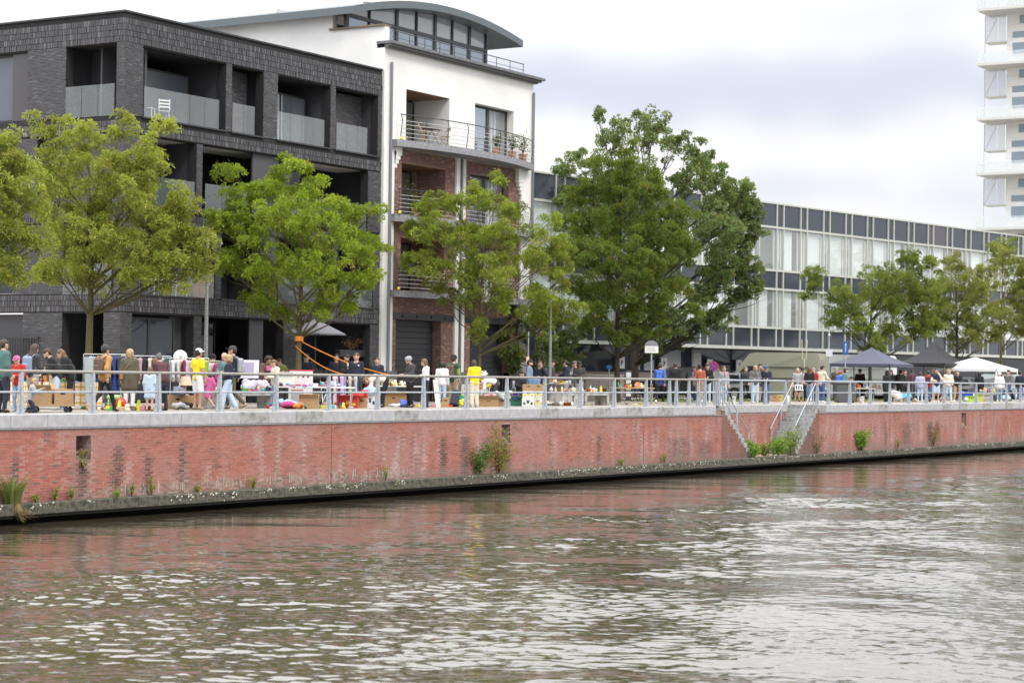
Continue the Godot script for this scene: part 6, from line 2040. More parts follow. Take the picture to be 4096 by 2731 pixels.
func top_mesh(k: String, cut: String) -> ArrayMesh:
	# jumper, jacket, coat, puffer, tee, vest, dress, hoodie
	var key := "top %s %s" % [k, cut]
	if M.has(key): return M[key]
	var P := pose(k)
	var g: float = {"jumper": 0.018, "jacket": 0.028, "coat": 0.03, "puffer": 0.046, "tee": 0.016, "vest": 0.034, "dress": 0.022, "hoodie": 0.030}[cut]
	var hem: float = {"jumper": 0.02, "jacket": -0.02, "coat": -0.26, "puffer": -0.04, "tee": -0.03, "vest": 0.0, "dress": -0.34, "hoodie": -0.02}[cut]
	var down: Vector3 = (P.pel - P.wai).normalized()
	var kn: Vector3 = (P.kn0 + P.kn1) / 2.0
	if hem < -0.1: down = ((kn - P.pel).normalized() * 0.8 + down * 0.2).normalized()
	var end: Vector3 = P.pel + down * (-hem)
	var bones := [[P.pel, 0.105 + g, P.wai, 0.10 + g], [P.wai, 0.10 + g, P.che, 0.105 + g], [P.che, 0.10 + g, P.nek - V(0, 0.03, 0), 0.062 + g * 0.6]]
	var flare := 0.03 if hem < -0.1 else 0.0
	for s in 2:
		var x := -1.0 if s == 0 else 1.0
		var sh: Vector3 = P["sh%d" % s]
		bones.append([end + V((0.07 + flare) * x, 0, 0), 0.085 + g + flare, P.che + V(0.078 * x, 0, 0), 0.085 + g])
		bones.append([P.nek - V(0, 0.06, 0), 0.055 + g * 0.6, sh, 0.055 + g * 0.8])
		var el: Vector3 = P["el%d" % s]; var wr: Vector3 = P["wr%d" % s]
		if cut == "tee" or cut == "vest" and k != "x":
			bones.append([sh, 0.056 + g, sh.lerp(el, 0.62 if cut == "tee" else 0.1), 0.052 + g * 1.3])
		else:
			bones.append([sh, 0.054 + g, el, 0.044 + g * 0.9]); bones.append([el, 0.043 + g * 0.9, wr.lerp(el, 0.06), 0.033 + g * 0.7])
	if cut in ["hoodie", "puffer"]:
		bones.append([P.nek + V(-0.05, -0.01, -0.06), 0.05, P.nek + V(0.05, -0.01, -0.06), 0.05])
		bones.append([P.nek + V(-0.05, -0.02, -0.08), 0.045, P.nek + V(0.05, -0.06, -0.09), 0.045])
	if cut in ["jacket", "coat"]:
		bones.append([P.nek + V(-0.04, -0.01, -0.02), 0.045, P.nek + V(0.04, -0.01, -0.02), 0.045])
	var b := MB.new()
	net(bones, 0.026, 60.0, b, 0.016 if cut != "tee" else 0.010)
	M[key] = b.mesh()
	return M[key]

func leg_mesh(k: String, cut: String) -> ArrayMesh:
	# slim, wide, shorts, bare
	var key := "legs %s %s" % [k, cut]
	if M.has(key): return M[key]
	var P := pose(k)
	var g: float = {"slim": 0.012, "wide": 0.026, "shorts": 0.024}[cut]
	var bones := [[P.pel + V(-0.05, 0.03, 0), 0.095 + g * 0.7, P.pel + V(0.05, 0.03, 0), 0.095 + g * 0.7]]
	for s in 2:
		var hp: Vector3 = P["hp%d" % s]; var kn: Vector3 = P["kn%d" % s]; var an: Vector3 = P["an%d" % s]
		if cut == "shorts":
			bones.append([hp, 0.088 + g, hp.lerp(kn, 0.86), 0.062 + g * 1.5])
		else:
			bones.append([hp, 0.088 + g, kn, 0.055 + g * (1.0 if cut == "slim" else 1.4)])
			bones.append([kn, 0.055 + g * (1.0 if cut == "slim" else 1.4), an + (kn - an).normalized() * 0.02, (0.042 if cut == "slim" else 0.058) + g])
	var b := MB.new()
	net(bones, 0.028, 65.0, b, 0.016)
	M[key] = b.mesh()
	return M[key]

func hair_mesh(style: String) -> ArrayMesh:
	if M.has("hair " + style): return M["hair " + style]
	var cap := [[V(0, 0.062, -0.022), 0.096, V(0, 0.07, 0.005), 0.088], [V(0, 0.02, -0.045), 0.085, V(0, 0.05, -0.03), 0.09]]
	match style:
		"short": cap.append([V(0, 0.09, 0.04), 0.055, V(0.02, 0.095, 0.03), 0.055])
		"long": cap.append_array([[V(-0.06, 0.02, -0.03), 0.05, V(-0.075, -0.17, -0.03), 0.045], [V(0.06, 0.02, -0.03), 0.05, V(0.075, -0.17, -0.03), 0.045], [V(0, 0, -0.07), 0.06, V(0, -0.2, -0.07), 0.055]])
		"bob": cap.append_array([[V(-0.07, 0.03, -0.02), 0.045, V(-0.08, -0.07, -0.01), 0.04], [V(0.07, 0.03, -0.02), 0.045, V(0.08, -0.07, -0.01), 0.04], [V(0, 0, -0.07), 0.06, V(0, -0.07, -0.07), 0.055]])
		"tail": cap.append_array([[V(0, 0.05, -0.11), 0.04, V(0, -0.03, -0.15), 0.035], [V(0, -0.03, -0.15), 0.035, V(0, -0.16, -0.13), 0.018]])
		"bun": cap.append([V(0, 0.10, -0.11), 0.045, V(0, 0.115, -0.11), 0.045])
		"curly": cap.append_array([[V(-0.06, 0.06, -0.02), 0.08, V(-0.09, -0.03, -0.03), 0.06], [V(0.06, 0.06, -0.02), 0.08, V(0.09, -0.03, -0.03), 0.06], [V(0, 0.04, -0.08), 0.08, V(0, -0.06, -0.08), 0.07]])
		"beard": cap = [[V(-0.05, -0.055, 0.035), 0.032, V(0, -0.08, 0.06), 0.038], [V(0.05, -0.055, 0.035), 0.032, V(0, -0.08, 0.06), 0.038]]
		"bald": cap = [[V(-0.06, 0.0, -0.06), 0.045, V(0.06, 0.0, -0.06), 0.045]]
	var b := MB.new()
	net(cap, 0.018, 80.0, b, 0.012 if style in ["curly", "long", "bob"] else 0.005)
	M["hair " + style] = b.mesh()
	return M["hair " + style]

func hat_mesh(style: String) -> ArrayMesh:
	if M.has("hat " + style): return M["hat " + style]
	var b := MB.new()
	match style:
		"beanie": b.lathe([Vector2(0.112, 0.03), Vector2(0.118, 0.06), Vector2(0.11, 0.11), Vector2(0.085, 0.155), Vector2(0.04, 0.18), Vector2(0, 0.185)], 14, V(0, 0, -0.01))
		"cap":
			b.lathe([Vector2(0.108, 0.045), Vector2(0.112, 0.08), Vector2(0.098, 0.125), Vector2(0.06, 0.155), Vector2(0, 0.165)], 14, V(0, 0, -0.008))
			var pl := PackedVector2Array()
			for i in 9: pl.append(Vector2(cos(PI * i / 8) * 0.085, 0.06 + sin(PI * i / 8) * 0.13))
			b.T = Transform3D(Basis(V(1, 0, 0), V(0, 0.15, 1).normalized(), V(0, -1, 0.15).normalized()), V(0, 0.055, 0))
			b.prism(pl, -0.006, 0.006)
			b.T = Transform3D.IDENTITY
		"bucket": b.lathe([Vector2(0.17, 0.02), Vector2(0.112, 0.06), Vector2(0.105, 0.14), Vector2(0, 0.15)], 14)
		"helmet": b.lathe([Vector2(0.118, 0.03), Vector2(0.13, 0.07), Vector2(0.12, 0.13), Vector2(0.07, 0.175), Vector2(0, 0.185)], 14, V(0, 0, -0.01))
		"scarf": net([[V(0, 0.055, -0.02), 0.106, V(0, 0.05, 0.0), 0.1], [V(-0.07, 0, -0.02), 0.06, V(-0.08, -0.14, -0.02), 0.06], [V(0.07, 0, -0.02), 0.06, V(0.08, -0.14, -0.02), 0.06], [V(0, -0.05, -0.06), 0.07, V(0, -0.2, -0.08), 0.07], [V(0, -0.1, 0.03), 0.05, V(0, -0.2, 0.05), 0.07]], 0.016, 70.0, b)
	M["hat " + style] = b.mesh()
	return M["hat " + style]

func shoe_mesh() -> ArrayMesh:
	if not M.has("shoe"):
		var b := MB.new()
		net([[V(0, -0.035, -0.03), 0.044, V(0, -0.045, 0.05), 0.04], [V(0, -0.05, 0.05), 0.038, V(0, -0.055, 0.14), 0.032], [V(0, 0.0, -0.01), 0.045, V(0, -0.03, 0), 0.045]], 0.021, 90.0, b)
		M["shoe"] = b.mesh()
	return M["shoe"]

func person(label: String, at: Vector2, face: float, tall: float, ps: String, skin: int, top: String, tc: Color, legs: String, lc: Color, hair: String, hc: Color, hat := "", hatc := Color.BLACK, shoes := Color(0.03, 0.03, 0.03), extra := []) -> Node3D:
	var t := thing("person", label, "person", V(at.x, 0.004, at.y), VIEW + deg_to_rad(face), "people at the flea market")
	t.scale = Vector3.ONE * tall / 1.75
	var sk: Color = [Color(0.52, 0.32, 0.24), Color(0.42, 0.23, 0.15), Color(0.15, 0.075, 0.045)][skin]
	var P := pose(ps)
	part("body", body_mesh(ps), mt("skin %d" % skin, sk, 0.6, {"vertex_color_use_as_albedo": true}), t)
	part({"jumper": "jumper", "jacket": "jacket", "coat": "coat", "puffer": "padded_jacket", "tee": "shirt", "vest": "vest", "dress": "dress", "hoodie": "hoodie"}[top], top_mesh(ps, top), cloth(tc), t)
	if legs != "bare":
		part({"slim": "trousers", "wide": "wide_trousers", "shorts": "shorts"}[legs], leg_mesh(ps, legs), cloth(lc), t)
	var HT := head_at(P)
	if hair != "":
		var h := part("hair", hair_mesh(hair), mt("hair %d %d" % [int(hc.r * 300), int(hc.b * 300)], hc, 0.6), t)
		h.transform = HT
	if hat != "":
		var h := part({"beanie": "beanie", "cap": "cap", "bucket": "bucket_hat", "helmet": "helmet", "scarf": "headscarf"}[hat], hat_mesh(hat), cloth(hatc), t)
		h.transform = HT
	for s in 2:
		var an: Vector3 = P["an%d" % s]; var kn: Vector3 = P["kn%d" % s]
		var o := part("shoe", shoe_mesh(), shade(shoes, 0.6), t)
		var tilt := clampf((an.y - 0.09) * 4.0, 0, 0.9) if ps != "kneel" else 1.2
		o.transform = Transform3D(Basis(V(1, 0, 0), tilt), an)
	for e in extra:
		var b := MB.new()
		var c: Color = e[1]
		var ch: Vector3 = P.che
		match e[0]:
			"backpack":
				b.bevel(ch + V(0, -0.10, -0.21), V(0.29, 0.42, 0.15), 0.05); b.bevel(ch + V(0, -0.18, -0.30), V(0.22, 0.2, 0.06), 0.025)
				var o := part("backpack", b, cloth(c), t)
				for s in [-1, 1]:
					b = MB.new()
					b.tube([ch + V(0.10 * s, 0.08, -0.17), ch + V(0.12 * s, 0.15, -0.06), ch + V(0.12 * s, 0.12, 0.09), ch + V(0.14 * s, -0.05, 0.15), ch + V(0.16 * s, -0.22, -0.08)], [0.02, 0.02, 0.02, 0.018, 0.015], 5)
					part("strap", b, cloth(c.lerp(Color(0.02, 0.02, 0.02), 0.2)), o)
			"bag":
				b.bevel(P.pel + V(0.20, 0.06, -0.05), V(0.10, 0.22, 0.30), 0.03)
				var o := part("shoulder_bag", b, shade(c, 0.5), t)
				b = MB.new()
				b.tube([P.pel + V(0.18, 0.16, -0.1), ch + V(0.0, -0.02, -0.155), ch + V(-0.13, 0.14, -0.05), ch + V(-0.05, 0.0, 0.15), P.pel + V(0.19, 0.16, 0.06)], [0.012, 0.012, 0.012, 0.012, 0.012], 5)
				part("strap", b, shade(c, 0.5), o)
			"phone":
				b.bevel((P.wr0 + P.wr1) / 2.0 + V(0, 0.03, 0.10), V(0.08, 0.15, 0.012), 0.004)
				part("phone", b, shade(c, 0.3), t)
			"glasses":
				b.T = HT
				for s in [-1, 1]: b.bevel(V(0.034 * s, 0.018, 0.098), V(0.052, 0.034, 0.012), 0.005)
				b.bx(-0.092, 0.018, 0.0, -0.086, 0.026, 0.095); b.bx(0.086, 0.018, 0.0, 0.092, 0.026, 0.095)
				part("sunglasses", b, shade(c, 0.2), t)
			"scarf":
				net([[P.nek + V(-0.06, 0, 0.02), 0.045, P.nek + V(0.06, 0, 0.02), 0.045], [P.nek + V(0.03, -0.02, 0.09), 0.03, ch + V(0.04, -0.02, 0.16), 0.035]], 0.018, 70.0, b)
				part("scarf", b, cloth(c), t)
			"print":
				b.bevel(ch + V(0, -0.02, 0.15), V(0.17, 0.17, 0.03), 0.012)
				part("print", b, cloth(c), t)
			"badge":
				b.bevel(ch + V(0.09, 0.02, 0.135), V(0.05, 0.05, 0.02), 0.006)
				part("badge", b, cloth(c), t)
			"carry":
				b.bevel(P.wr0 + V(-0.03, -0.30, 0.02), V(0.10, 0.34, 0.26), 0.03)
				part("carrier_bag", b, cloth(c), t)
			"beard":
				var h := part("beard", hair_mesh("beard"), mt("hair %d %d" % [int(c.r * 300), int(c.b * 300)], c, 0.6), t)
				h.transform = HT
			"collar":
				b.bevel(ch + V(0, 0.02, 0.125), V(0.07, 0.22, 0.04), 0.012)
				part("shirt_front", b, cloth(c), t)
			"sleeves":
				for s in 2:
					b = MB.new()
					net([[P["sh%d" % s], 0.07, P["el%d" % s], 0.058], [P["el%d" % s], 0.058, P["wr%d" % s], 0.046]], 0.026, 60.0, b, 0.01)
					part("sleeve", b, cloth(c), t)
	return t

func cloth(c: Color) -> StandardMaterial3D:
	var k := "cloth %d %d %d" % [int(c.r * 400), int(c.g * 400), int(c.b * 400)]
	if not M.has(k):
		var m := mt(k, c, 0.88, {"rim_enabled": true, "rim": 0.06, "rim_tint": 0.8})
	return M[k]

func people() -> void:
	var c := {"teal": Color(.060, .130, .120), "black": Color(.012, .012, .014), "navy": Color(.016, .020, .040), "red": Color(.380, .020, .020), "jean": Color(.200, .300, .440), "pale": Color(.420, .530, .660), "blue": Color(.050, .100, .250), "grey": Color(.130, .130, .135), "lgrey": Color(.300, .310, .330), "dgrey": Color(.045, .046, .050), "olive": Color(.085, .075, .050), "ochre": Color(.380, .200, .070), "white": Color(.680, .680, .700), "cream": Color(.620, .550, .450), "burg": Color(.075, .028, .035), "yellow": Color(.740, .580, .020), "khaki": Color(.300, .230, .150), "green": Color(.030, .085, .050), "ogreen": Color(.200, .240, .070), "brown": Color(.120, .075, .055), "pink": Color(.550, .120, .300), "lblue": Color(.400, .500, .600), "camel": Color(.400, .230, .110), "terra": Color(.360, .100, .065), "lilac": Color(.350, .380, .550), "royal": Color(.050, .140, .500), "bluegrey": Color(.200, .260, .360), "hb": Color(.045, .028, .020), "hd": Color(.020, .014, .012), "hl": Color(.130, .075, .040), "hbl": Color(.360, .250, .130), "hg": Color(.300, .290, .270), "hgd": Color(.110, .105, .100), "hr": Color(.300, .060, .020), "tan": Color(.300, .130, .050), "mustard": Color(.500, .360, .030), "denim": Color(.110, .200, .340), "dteal": Color(.090, .190, .210)}
	person("man in a teal jacket and dark trousers cut by the left edge", Vector2(39.13, -1.50), 140, 1.88, "stand", 0, "jacket", c.teal, "slim", c.navy, "short", c.hb, "", Color.BLACK, c.black, [])
	person("youngster in a red jacket and pink cap looking at something in the hands", Vector2(40.17, -2.00), -20, 1.48, "hold", 0, "jacket", c.red, "slim", c.jean, "short", c.hb, "cap", c.pink, c.lgrey, [])
	person("woman in grey with a pale blue backpack, turned away", Vector2(41.03, -2.30), 150, 1.82, "hold", 0, "jumper", c.dgrey, "slim", c.lgrey, "long", c.hb, "", Color.BLACK, c.black, [["backpack", c.bluegrey]])
	person("toddler in a patterned pale jacket kneeling at the railing", Vector2(39.50, -0.85), 100, 1.18, "kneel", 0, "hoodie", c.lgrey, "slim", c.navy, "short", c.hbl, "", Color.BLACK, c.khaki, [])
	person("bearded man in a black jacket and light jeans bending over the plaid table", Vector2(43.31, -3.60), -80, 1.80, "lean", 0, "jacket", c.black, "slim", c.pale, "short", c.hb, "", Color.BLACK, c.lgrey, [["beard", c.hb]])
	person("woman in a black padded jacket stooping beside the first tree trunk", Vector2(44.17, -3.90), -75, 1.80, "lean", 0, "puffer", c.black, "slim", c.black, "long", c.hl, "", Color.BLACK, c.white, [])
	person("man in an ochre jacket and grey beanie with a grey backpack, walking right", Vector2(42.86, -1.40), 145, 1.80, "walk", 0, "jacket", c.ochre, "slim", c.black, "short", c.hd, "beanie", c.dgrey, c.black, [["backpack", c.brown]])
	person("fair-haired woman in an olive-grey coat and white trousers with a tan bag", Vector2(44.99, -2.40), 175, 1.74, "stand", 0, "coat", c.olive, "slim", c.white, "bob", c.hbl, "", Color.BLACK, c.lgrey, [["bag", c.tan]])
	person("small girl in a pale blue coat, seen from behind", Vector2(44.73, -1.40), 170, 1.24, "stand", 0, "dress", c.lblue, "bare", Color.BLACK, "long", c.hl, "", Color.BLACK, c.tan, [])
	person("woman in a burgundy leather jacket with grey hair in a bun", Vector2(45.75, -1.80), -140, 1.70, "lean", 0, "jacket", c.burg, "slim", c.navy, "bun", c.hgd, "", Color.BLACK, c.black, [])
	person("man in a yellow shirt, white shorts and white cap", Vector2(47.77, -2.20), 140, 1.80, "stand", 1, "tee", c.yellow, "shorts", c.white, "short", c.hd, "cap", c.white, c.khaki, [])
	person("little girl in pink half hidden behind the yellow shirt", Vector2(48.90, -2.70), -120, 1.15, "walk", 0, "dress", c.pink, "bare", Color.BLACK, "long", c.hb, "", Color.BLACK, c.lgrey, [])
	person("man in a navy fleece and dark cap with sunglasses, walking left", Vector2(49.03, -1.90), -95, 1.90, "walk", 0, "jacket", c.navy, "slim", c.olive, "short", c.hb, "cap", c.dgrey, c.khaki, [["backpack", c.lgrey], ["glasses", c.black]])
	person("wavy blonde woman in a navy jacket, pale jeans and white trainers", Vector2(48.09, -1.30), -85, 1.64, "stride", 0, "jacket", c.navy, "wide", c.pale, "curly", c.hbl, "", Color.BLACK, c.white, [])
	person("balding man in a green top behind the blonde woman", Vector2(50.00, -3.00), -20, 1.74, "hold", 0, "jumper", c.dteal, "slim", c.dgrey, "bald", c.hgd, "", Color.BLACK, c.black, [])
	person("vendor in a dark hat and bright vest holding a white card behind the clothes", Vector2(53.00, -6.00), 10, 1.70, "hold", 0, "vest", c.ogreen, "slim", c.dgrey, "short", c.hb, "beanie", c.black, c.black, [["phone", c.white], ["sleeves", c.pink]])
	person("dark-haired man in a brown jacket with a pink print, behind the bench", Vector2(55.87, -6.00), 20, 1.78, "lean", 1, "jacket", c.brown, "slim", c.navy, "curly", c.hd, "", Color.BLACK, c.black, [["print", c.pink]])
	person("woman in a cream hoodie and jeans with a brown ponytail", Vector2(51.98, -2.60), -60, 1.54, "hold", 0, "hoodie", c.cream, "slim", c.jean, "tail", c.hl, "", Color.BLACK, c.white, [])
	person("person in beige with a yellow safety vest leaning behind the strapped tree", Vector2(61.50, -9.50), -70, 1.74, "lean", 0, "vest", c.ogreen, "slim", c.dgrey, "short", c.hb, "", Color.BLACK, c.black, [["sleeves", c.khaki]])
	person("man in dark navy just right of the strapped tree trunk", Vector2(62.69, -9.50), 10, 1.86, "hold", 0, "jacket", c.navy, "slim", c.dgrey, "short", c.hb, "", Color.BLACK, c.black, [])
	person("bearded man in a dark jacket over a white shirt looking right", Vector2(62.00, -7.20), 60, 1.86, "hold", 0, "jacket", c.black, "slim", c.navy, "short", c.hb, "", Color.BLACK, c.black, [["beard", c.hb], ["collar", c.white]])
	person("dark-haired person close behind the bearded man's shoulder", Vector2(62.84, -8.20), 0, 1.86, "stand", 0, "jacket", c.navy, "slim", c.dgrey, "bob", c.hd, "", Color.BLACK, c.black, [])
	person("tall man in a navy jumper with a small white badge facing the river", Vector2(61.20, -6.10), 0, 1.88, "stand", 0, "jumper", c.navy, "slim", c.dgrey, "short", c.hl, "", Color.BLACK, c.black, [["badge", c.white]])
	person("woman in a navy coat standing before the white pilaster", Vector2(62.35, -6.00), 5, 1.74, "stand", 0, "coat", c.navy, "slim", c.dgrey, "tail", c.hb, "", Color.BLACK, c.black, [])
	person("woman in a beige top bending deep over the clothes", Vector2(58.30, -2.90), -95, 1.72, "bend", 0, "jumper", c.cream, "slim", c.black, "short", c.hl, "", Color.BLACK, c.black, [])
	person("person in dark clothes with a checkered helmet, looking down", Vector2(59.41, -2.50), -60, 1.74, "hold", 0, "hoodie", c.dgrey, "slim", c.black, "short", c.hb, "helmet", c.lgrey, c.black, [["beard", c.hd]])
	person("woman in a white jumper and wide navy trousers looking at a phone", Vector2(59.33, -1.80), -75, 1.68, "hold", 0, "jumper", c.white, "wide", c.navy, "bob", c.hl, "", Color.BLACK, c.black, [["phone", c.black]])
	person("dark-haired person in a white hoodie turned away, left of the green vest", Vector2(62.48, -3.20), 160, 1.60, "stand", 0, "hoodie", c.white, "slim", c.pale, "curly", c.hd, "", Color.BLACK, c.white, [])
	person("man in a green vest and black beanie with a brown backpack", Vector2(63.52, -3.40), 150, 1.84, "stand", 0, "vest", c.green, "wide", c.khaki, "short", c.hb, "beanie", c.black, c.brown, [["backpack", c.brown], ["sleeves", c.ogreen]])
	person("woman in a yellow hoodie and cream trousers, seen from behind", Vector2(63.23, -2.30), -150, 1.68, "hold", 0, "hoodie", c.yellow, "wide", c.cream, "bob", c.hb, "", Color.BLACK, c.white, [])
	person("person in a white shirt bending over the cardboard boxes", Vector2(67.20, -4.00), -85, 1.62, "bend", 0, "jumper", c.white, "slim", c.dgrey, "short", c.hb, "", Color.BLACK, c.black, [])
	person("vendor in a white bucket hat sitting behind the bent figure", Vector2(69.77, -6.00), -10, 1.70, "sit", 0, "jumper", c.mustard, "slim", c.lgrey, "short", c.hb, "bucket", c.white, c.black, [])
	person("person in black sitting on a folding chair by the doors of the white house", Vector2(70.86, -5.00), 40, 1.72, "sit", 0, "jacket", c.black, "slim", c.black, "bun", c.hd, "", Color.BLACK, c.black, [])
	person("bearded man in a denim jacket at the corner of the white house", Vector2(74.07, -6.50), 80, 1.80, "stand", 0, "jacket", c.bluegrey, "slim", c.jean, "short", c.hd, "", Color.BLACK, c.black, [["beard", c.hd]])
	person("woman in a navy top with a hand at her face", Vector2(74.91, -6.50), 0, 1.78, "face", 0, "jumper", c.navy, "slim", c.dgrey, "long", c.hl, "", Color.BLACK, c.black, [])
	person("man in a red cap and dark hoodie behind the grey lamp post", Vector2(75.88, -6.50), 70, 1.84, "stand", 0, "hoodie", c.dgrey, "slim", c.dgrey, "short", c.hb, "cap", c.burg, c.black, [])
	person("dark-haired woman in a navy jacket turned left behind the crockery", Vector2(77.16, -6.50), -110, 1.84, "hold", 0, "jacket", c.navy, "slim", c.lgrey, "tail", c.hd, "", Color.BLACK, c.black, [])
	person("man in a dark grey sweater behind the bench, hands together", Vector2(78.79, -6.80), 0, 1.82, "hold", 2, "jumper", c.dgrey, "slim", c.lgrey, "short", c.hd, "", Color.BLACK, c.black, [])
	person("person in pale grey reaching left behind the dark grey sweater", Vector2(79.49, -7.40), -60, 1.82, "reach", 0, "jacket", c.lgrey, "slim", c.navy, "short", c.hgd, "", Color.BLACK, c.black, [])
	person("man with a blue patterned backpack and dark trousers walking away", Vector2(79.12, -3.00), 165, 1.76, "walk", 0, "jacket", c.blue, "slim", c.black, "short", c.hb, "", Color.BLACK, c.white, [["backpack", c.royal]])
	person("man in a black jacket striding away, right of the blue backpack", Vector2(79.40, -2.40), 175, 1.80, "stride", 0, "jacket", c.black, "slim", c.dgrey, "short", c.hb, "", Color.BLACK, c.khaki, [])
	person("woman in a pale lilac top left of the terracotta shirt", Vector2(88.60, -6.00), -60, 1.74, "hold", 0, "jumper", c.lilac, "slim", c.blue, "long", c.hb, "", Color.BLACK, c.white, [])
	person("man in a terracotta shirt and khaki shorts, back turned", Vector2(88.20, -5.60), 175, 1.80, "stand", 0, "tee", c.terra, "shorts", c.khaki, "short", c.hd, "", Color.BLACK, c.white, [])
	person("man in a black sweater and pale jeans folding his hands", Vector2(88.80, -5.50), -15, 1.86, "hold", 0, "hoodie", c.black, "slim", c.pale, "short", c.hb, "", Color.BLACK, c.white, [])
	person("woman in a grey sweater with a pink scarf at the stair head", Vector2(89.55, -5.00), 10, 1.74, "stand", 0, "jumper", c.lgrey, "slim", c.pale, "long", c.hl, "", Color.BLACK, c.white, [["scarf", c.pink]])
	person("person in a dark grey jacket and black trousers left of the khaki jacket", Vector2(94.60, -6.20), -15, 1.76, "walk", 0, "jacket", c.dgrey, "slim", c.black, "bob", c.hgd, "", Color.BLACK, c.black, [["scarf", c.dgrey]])
	person("woman in a khaki jacket and very pale wide jeans", Vector2(91.80, -4.40), 5, 1.80, "hold", 0, "jacket", c.grey, "wide", c.pale, "bob", c.hbl, "", Color.BLACK, c.white, [["scarf", c.grey]])
	person("man in a navy jacket and blue cap leaning towards the railing", Vector2(92.20, -4.00), -10, 1.80, "hold", 0, "jacket", c.navy, "slim", c.blue, "short", c.hb, "cap", c.blue, c.black, [])
	person("dark-haired man behind the blue cap", Vector2(95.20, -5.70), 0, 1.90, "stand", 0, "jacket", c.dgrey, "slim", c.navy, "short", c.hd, "", Color.BLACK, c.black, [])
	person("woman in tan trousers between the khaki jacket and the blue cap", Vector2(93.50, -4.80), 170, 1.68, "stand", 0, "jacket", c.olive, "slim", c.camel, "long", c.hl, "", Color.BLACK, c.black, [])
	person("bald man in a grey polo shirt before the olive van", Vector2(101.20, -6.30), 10, 1.76, "stand", 0, "tee", c.lgrey, "shorts", c.navy, "bald", c.hgd, "", Color.BLACK, c.black, [])
	person("dark-haired man in white leaning behind the black vest", Vector2(102.80, -6.50), -40, 1.88, "lean", 0, "jumper", c.white, "slim", c.navy, "short", c.hd, "", Color.BLACK, c.black, [])
	person("woman with long brown hair in a black vest and jeans", Vector2(101.40, -5.70), 170, 1.82, "stride", 0, "jumper", c.black, "slim", c.jean, "long", c.hl, "", Color.BLACK, c.white, [])
	person("grey-haired man in a red top between black vest and cream jumper", Vector2(104.50, -6.80), -30, 1.80, "stand", 0, "jumper", c.red, "slim", c.dgrey, "short", c.hg, "", Color.BLACK, c.black, [])
	person("dark-haired man in a cream jumper and blue jeans reaching over the bin", Vector2(97.40, -3.30), 130, 1.86, "reach", 0, "jumper", c.cream, "slim", c.blue, "short", c.hd, "", Color.BLACK, c.white, [])
	person("red-haired person in a royal blue hoodie", Vector2(104.00, -5.20), 120, 1.72, "lean", 0, "hoodie", c.royal, "slim", c.navy, "short", c.hr, "", Color.BLACK, c.black, [])
	person("grey-haired man in a sage jacket behind the royal blue hoodie", Vector2(107.20, -6.60), -20, 1.86, "stand", 0, "jacket", c.olive, "slim", c.dgrey, "short", c.hg, "", Color.BLACK, c.black, [])
	person("person in a teal hoodie and jeans at the left leg of the purple gazebo", Vector2(102.20, -4.00), 60, 1.78, "stand", 0, "hoodie", c.dteal, "slim", c.jean, "bob", c.hb, "", Color.BLACK, c.black, [])
	person("man in black standing inside the purple gazebo", Vector2(110.40, -6.50), -10, 1.88, "lean", 0, "jumper", c.black, "slim", c.black, "short", c.hd, "", Color.BLACK, c.black, [])
	person("seated person in grey beside the tables of the purple gazebo", Vector2(105.00, -4.90), 40, 1.74, "sit", 0, "jumper", c.bluegrey, "slim", c.dgrey, "short", c.hd, "", Color.BLACK, c.black, [])
	person("figure in a long black coat and black headscarf under the purple gazebo", Vector2(107.60, -3.80), -150, 1.72, "stand", 0, "coat", c.black, "wide", c.black, "", Color.BLACK, "scarf", c.black, c.black, [])
	person("person in a black jacket right of the headscarf, bending slightly", Vector2(110.60, -4.20), 160, 1.84, "lean", 0, "jacket", c.black, "slim", c.black, "short", c.hd, "", Color.BLACK, c.white, [])
	person("person in a dark plum jacket under the right corner of the purple gazebo", Vector2(113.60, -4.60), 170, 1.84, "stand", 0, "jacket", c.burg, "slim", c.dgrey, "short", c.hd, "", Color.BLACK, c.black, [["carry", c.royal]])
	person("person in a lilac blue padded jacket and jeans", Vector2(110.58, -3.00), 170, 1.64, "stand", 0, "puffer", c.lilac, "slim", c.pale, "short", c.hb, "", Color.BLACK, c.white, [])
	person("person in a red jacket with a dark red backpack", Vector2(112.20, -3.10), 165, 1.74, "stride", 0, "jacket", c.red, "slim", c.blue, "short", c.hb, "", Color.BLACK, c.black, [["backpack", c.burg]])
	person("man in dark vest, cream sleeves and pale shorts raising a hand to his face", Vector2(109.30, -1.60), 0, 1.86, "face", 0, "vest", c.navy, "shorts", c.lblue, "short", c.hb, "", Color.BLACK, c.white, [["sleeves", c.cream]])
	person("blonde woman in a cream jacket and jeans", Vector2(112.40, -2.00), 5, 1.82, "stride", 0, "jacket", c.cream, "slim", c.pale, "long", c.hbl, "", Color.BLACK, c.white, [["collar", c.white]])
	person("woman in a black jacket and camel trousers", Vector2(116.20, -2.80), -30, 1.78, "walk", 0, "jacket", c.black, "slim", c.camel, "bun", c.hl, "", Color.BLACK, c.white, [])
	person("person in a white padded jacket and white hood, back turned", Vector2(121.00, -1.90), 170, 1.72, "stand", 0, "puffer", c.white, "slim", c.jean, "", Color.BLACK, "beanie", c.white, c.white, [])
	person("man in a grey sweater and jeans under the white gazebo", Vector2(124.60, -2.50), -60, 1.90, "stride", 0, "jumper", c.grey, "slim", c.blue, "short", c.hd, "", Color.BLACK, c.black, [])
	person("person in a dark navy jacket and jeans at the right edge", Vector2(124.60, -1.80), 150, 1.84, "stand", 0, "jacket", c.navy, "slim", c.blue, "short", c.hd, "", Color.BLACK, c.white, [])
	person("person with a red bag in black between the black and white gazebos", Vector2(125.00, -4.50), 150, 1.78, "stand", 0, "coat", c.black, "slim", c.black, "long", c.hd, "", Color.BLACK, c.black, [["carry", c.red]])
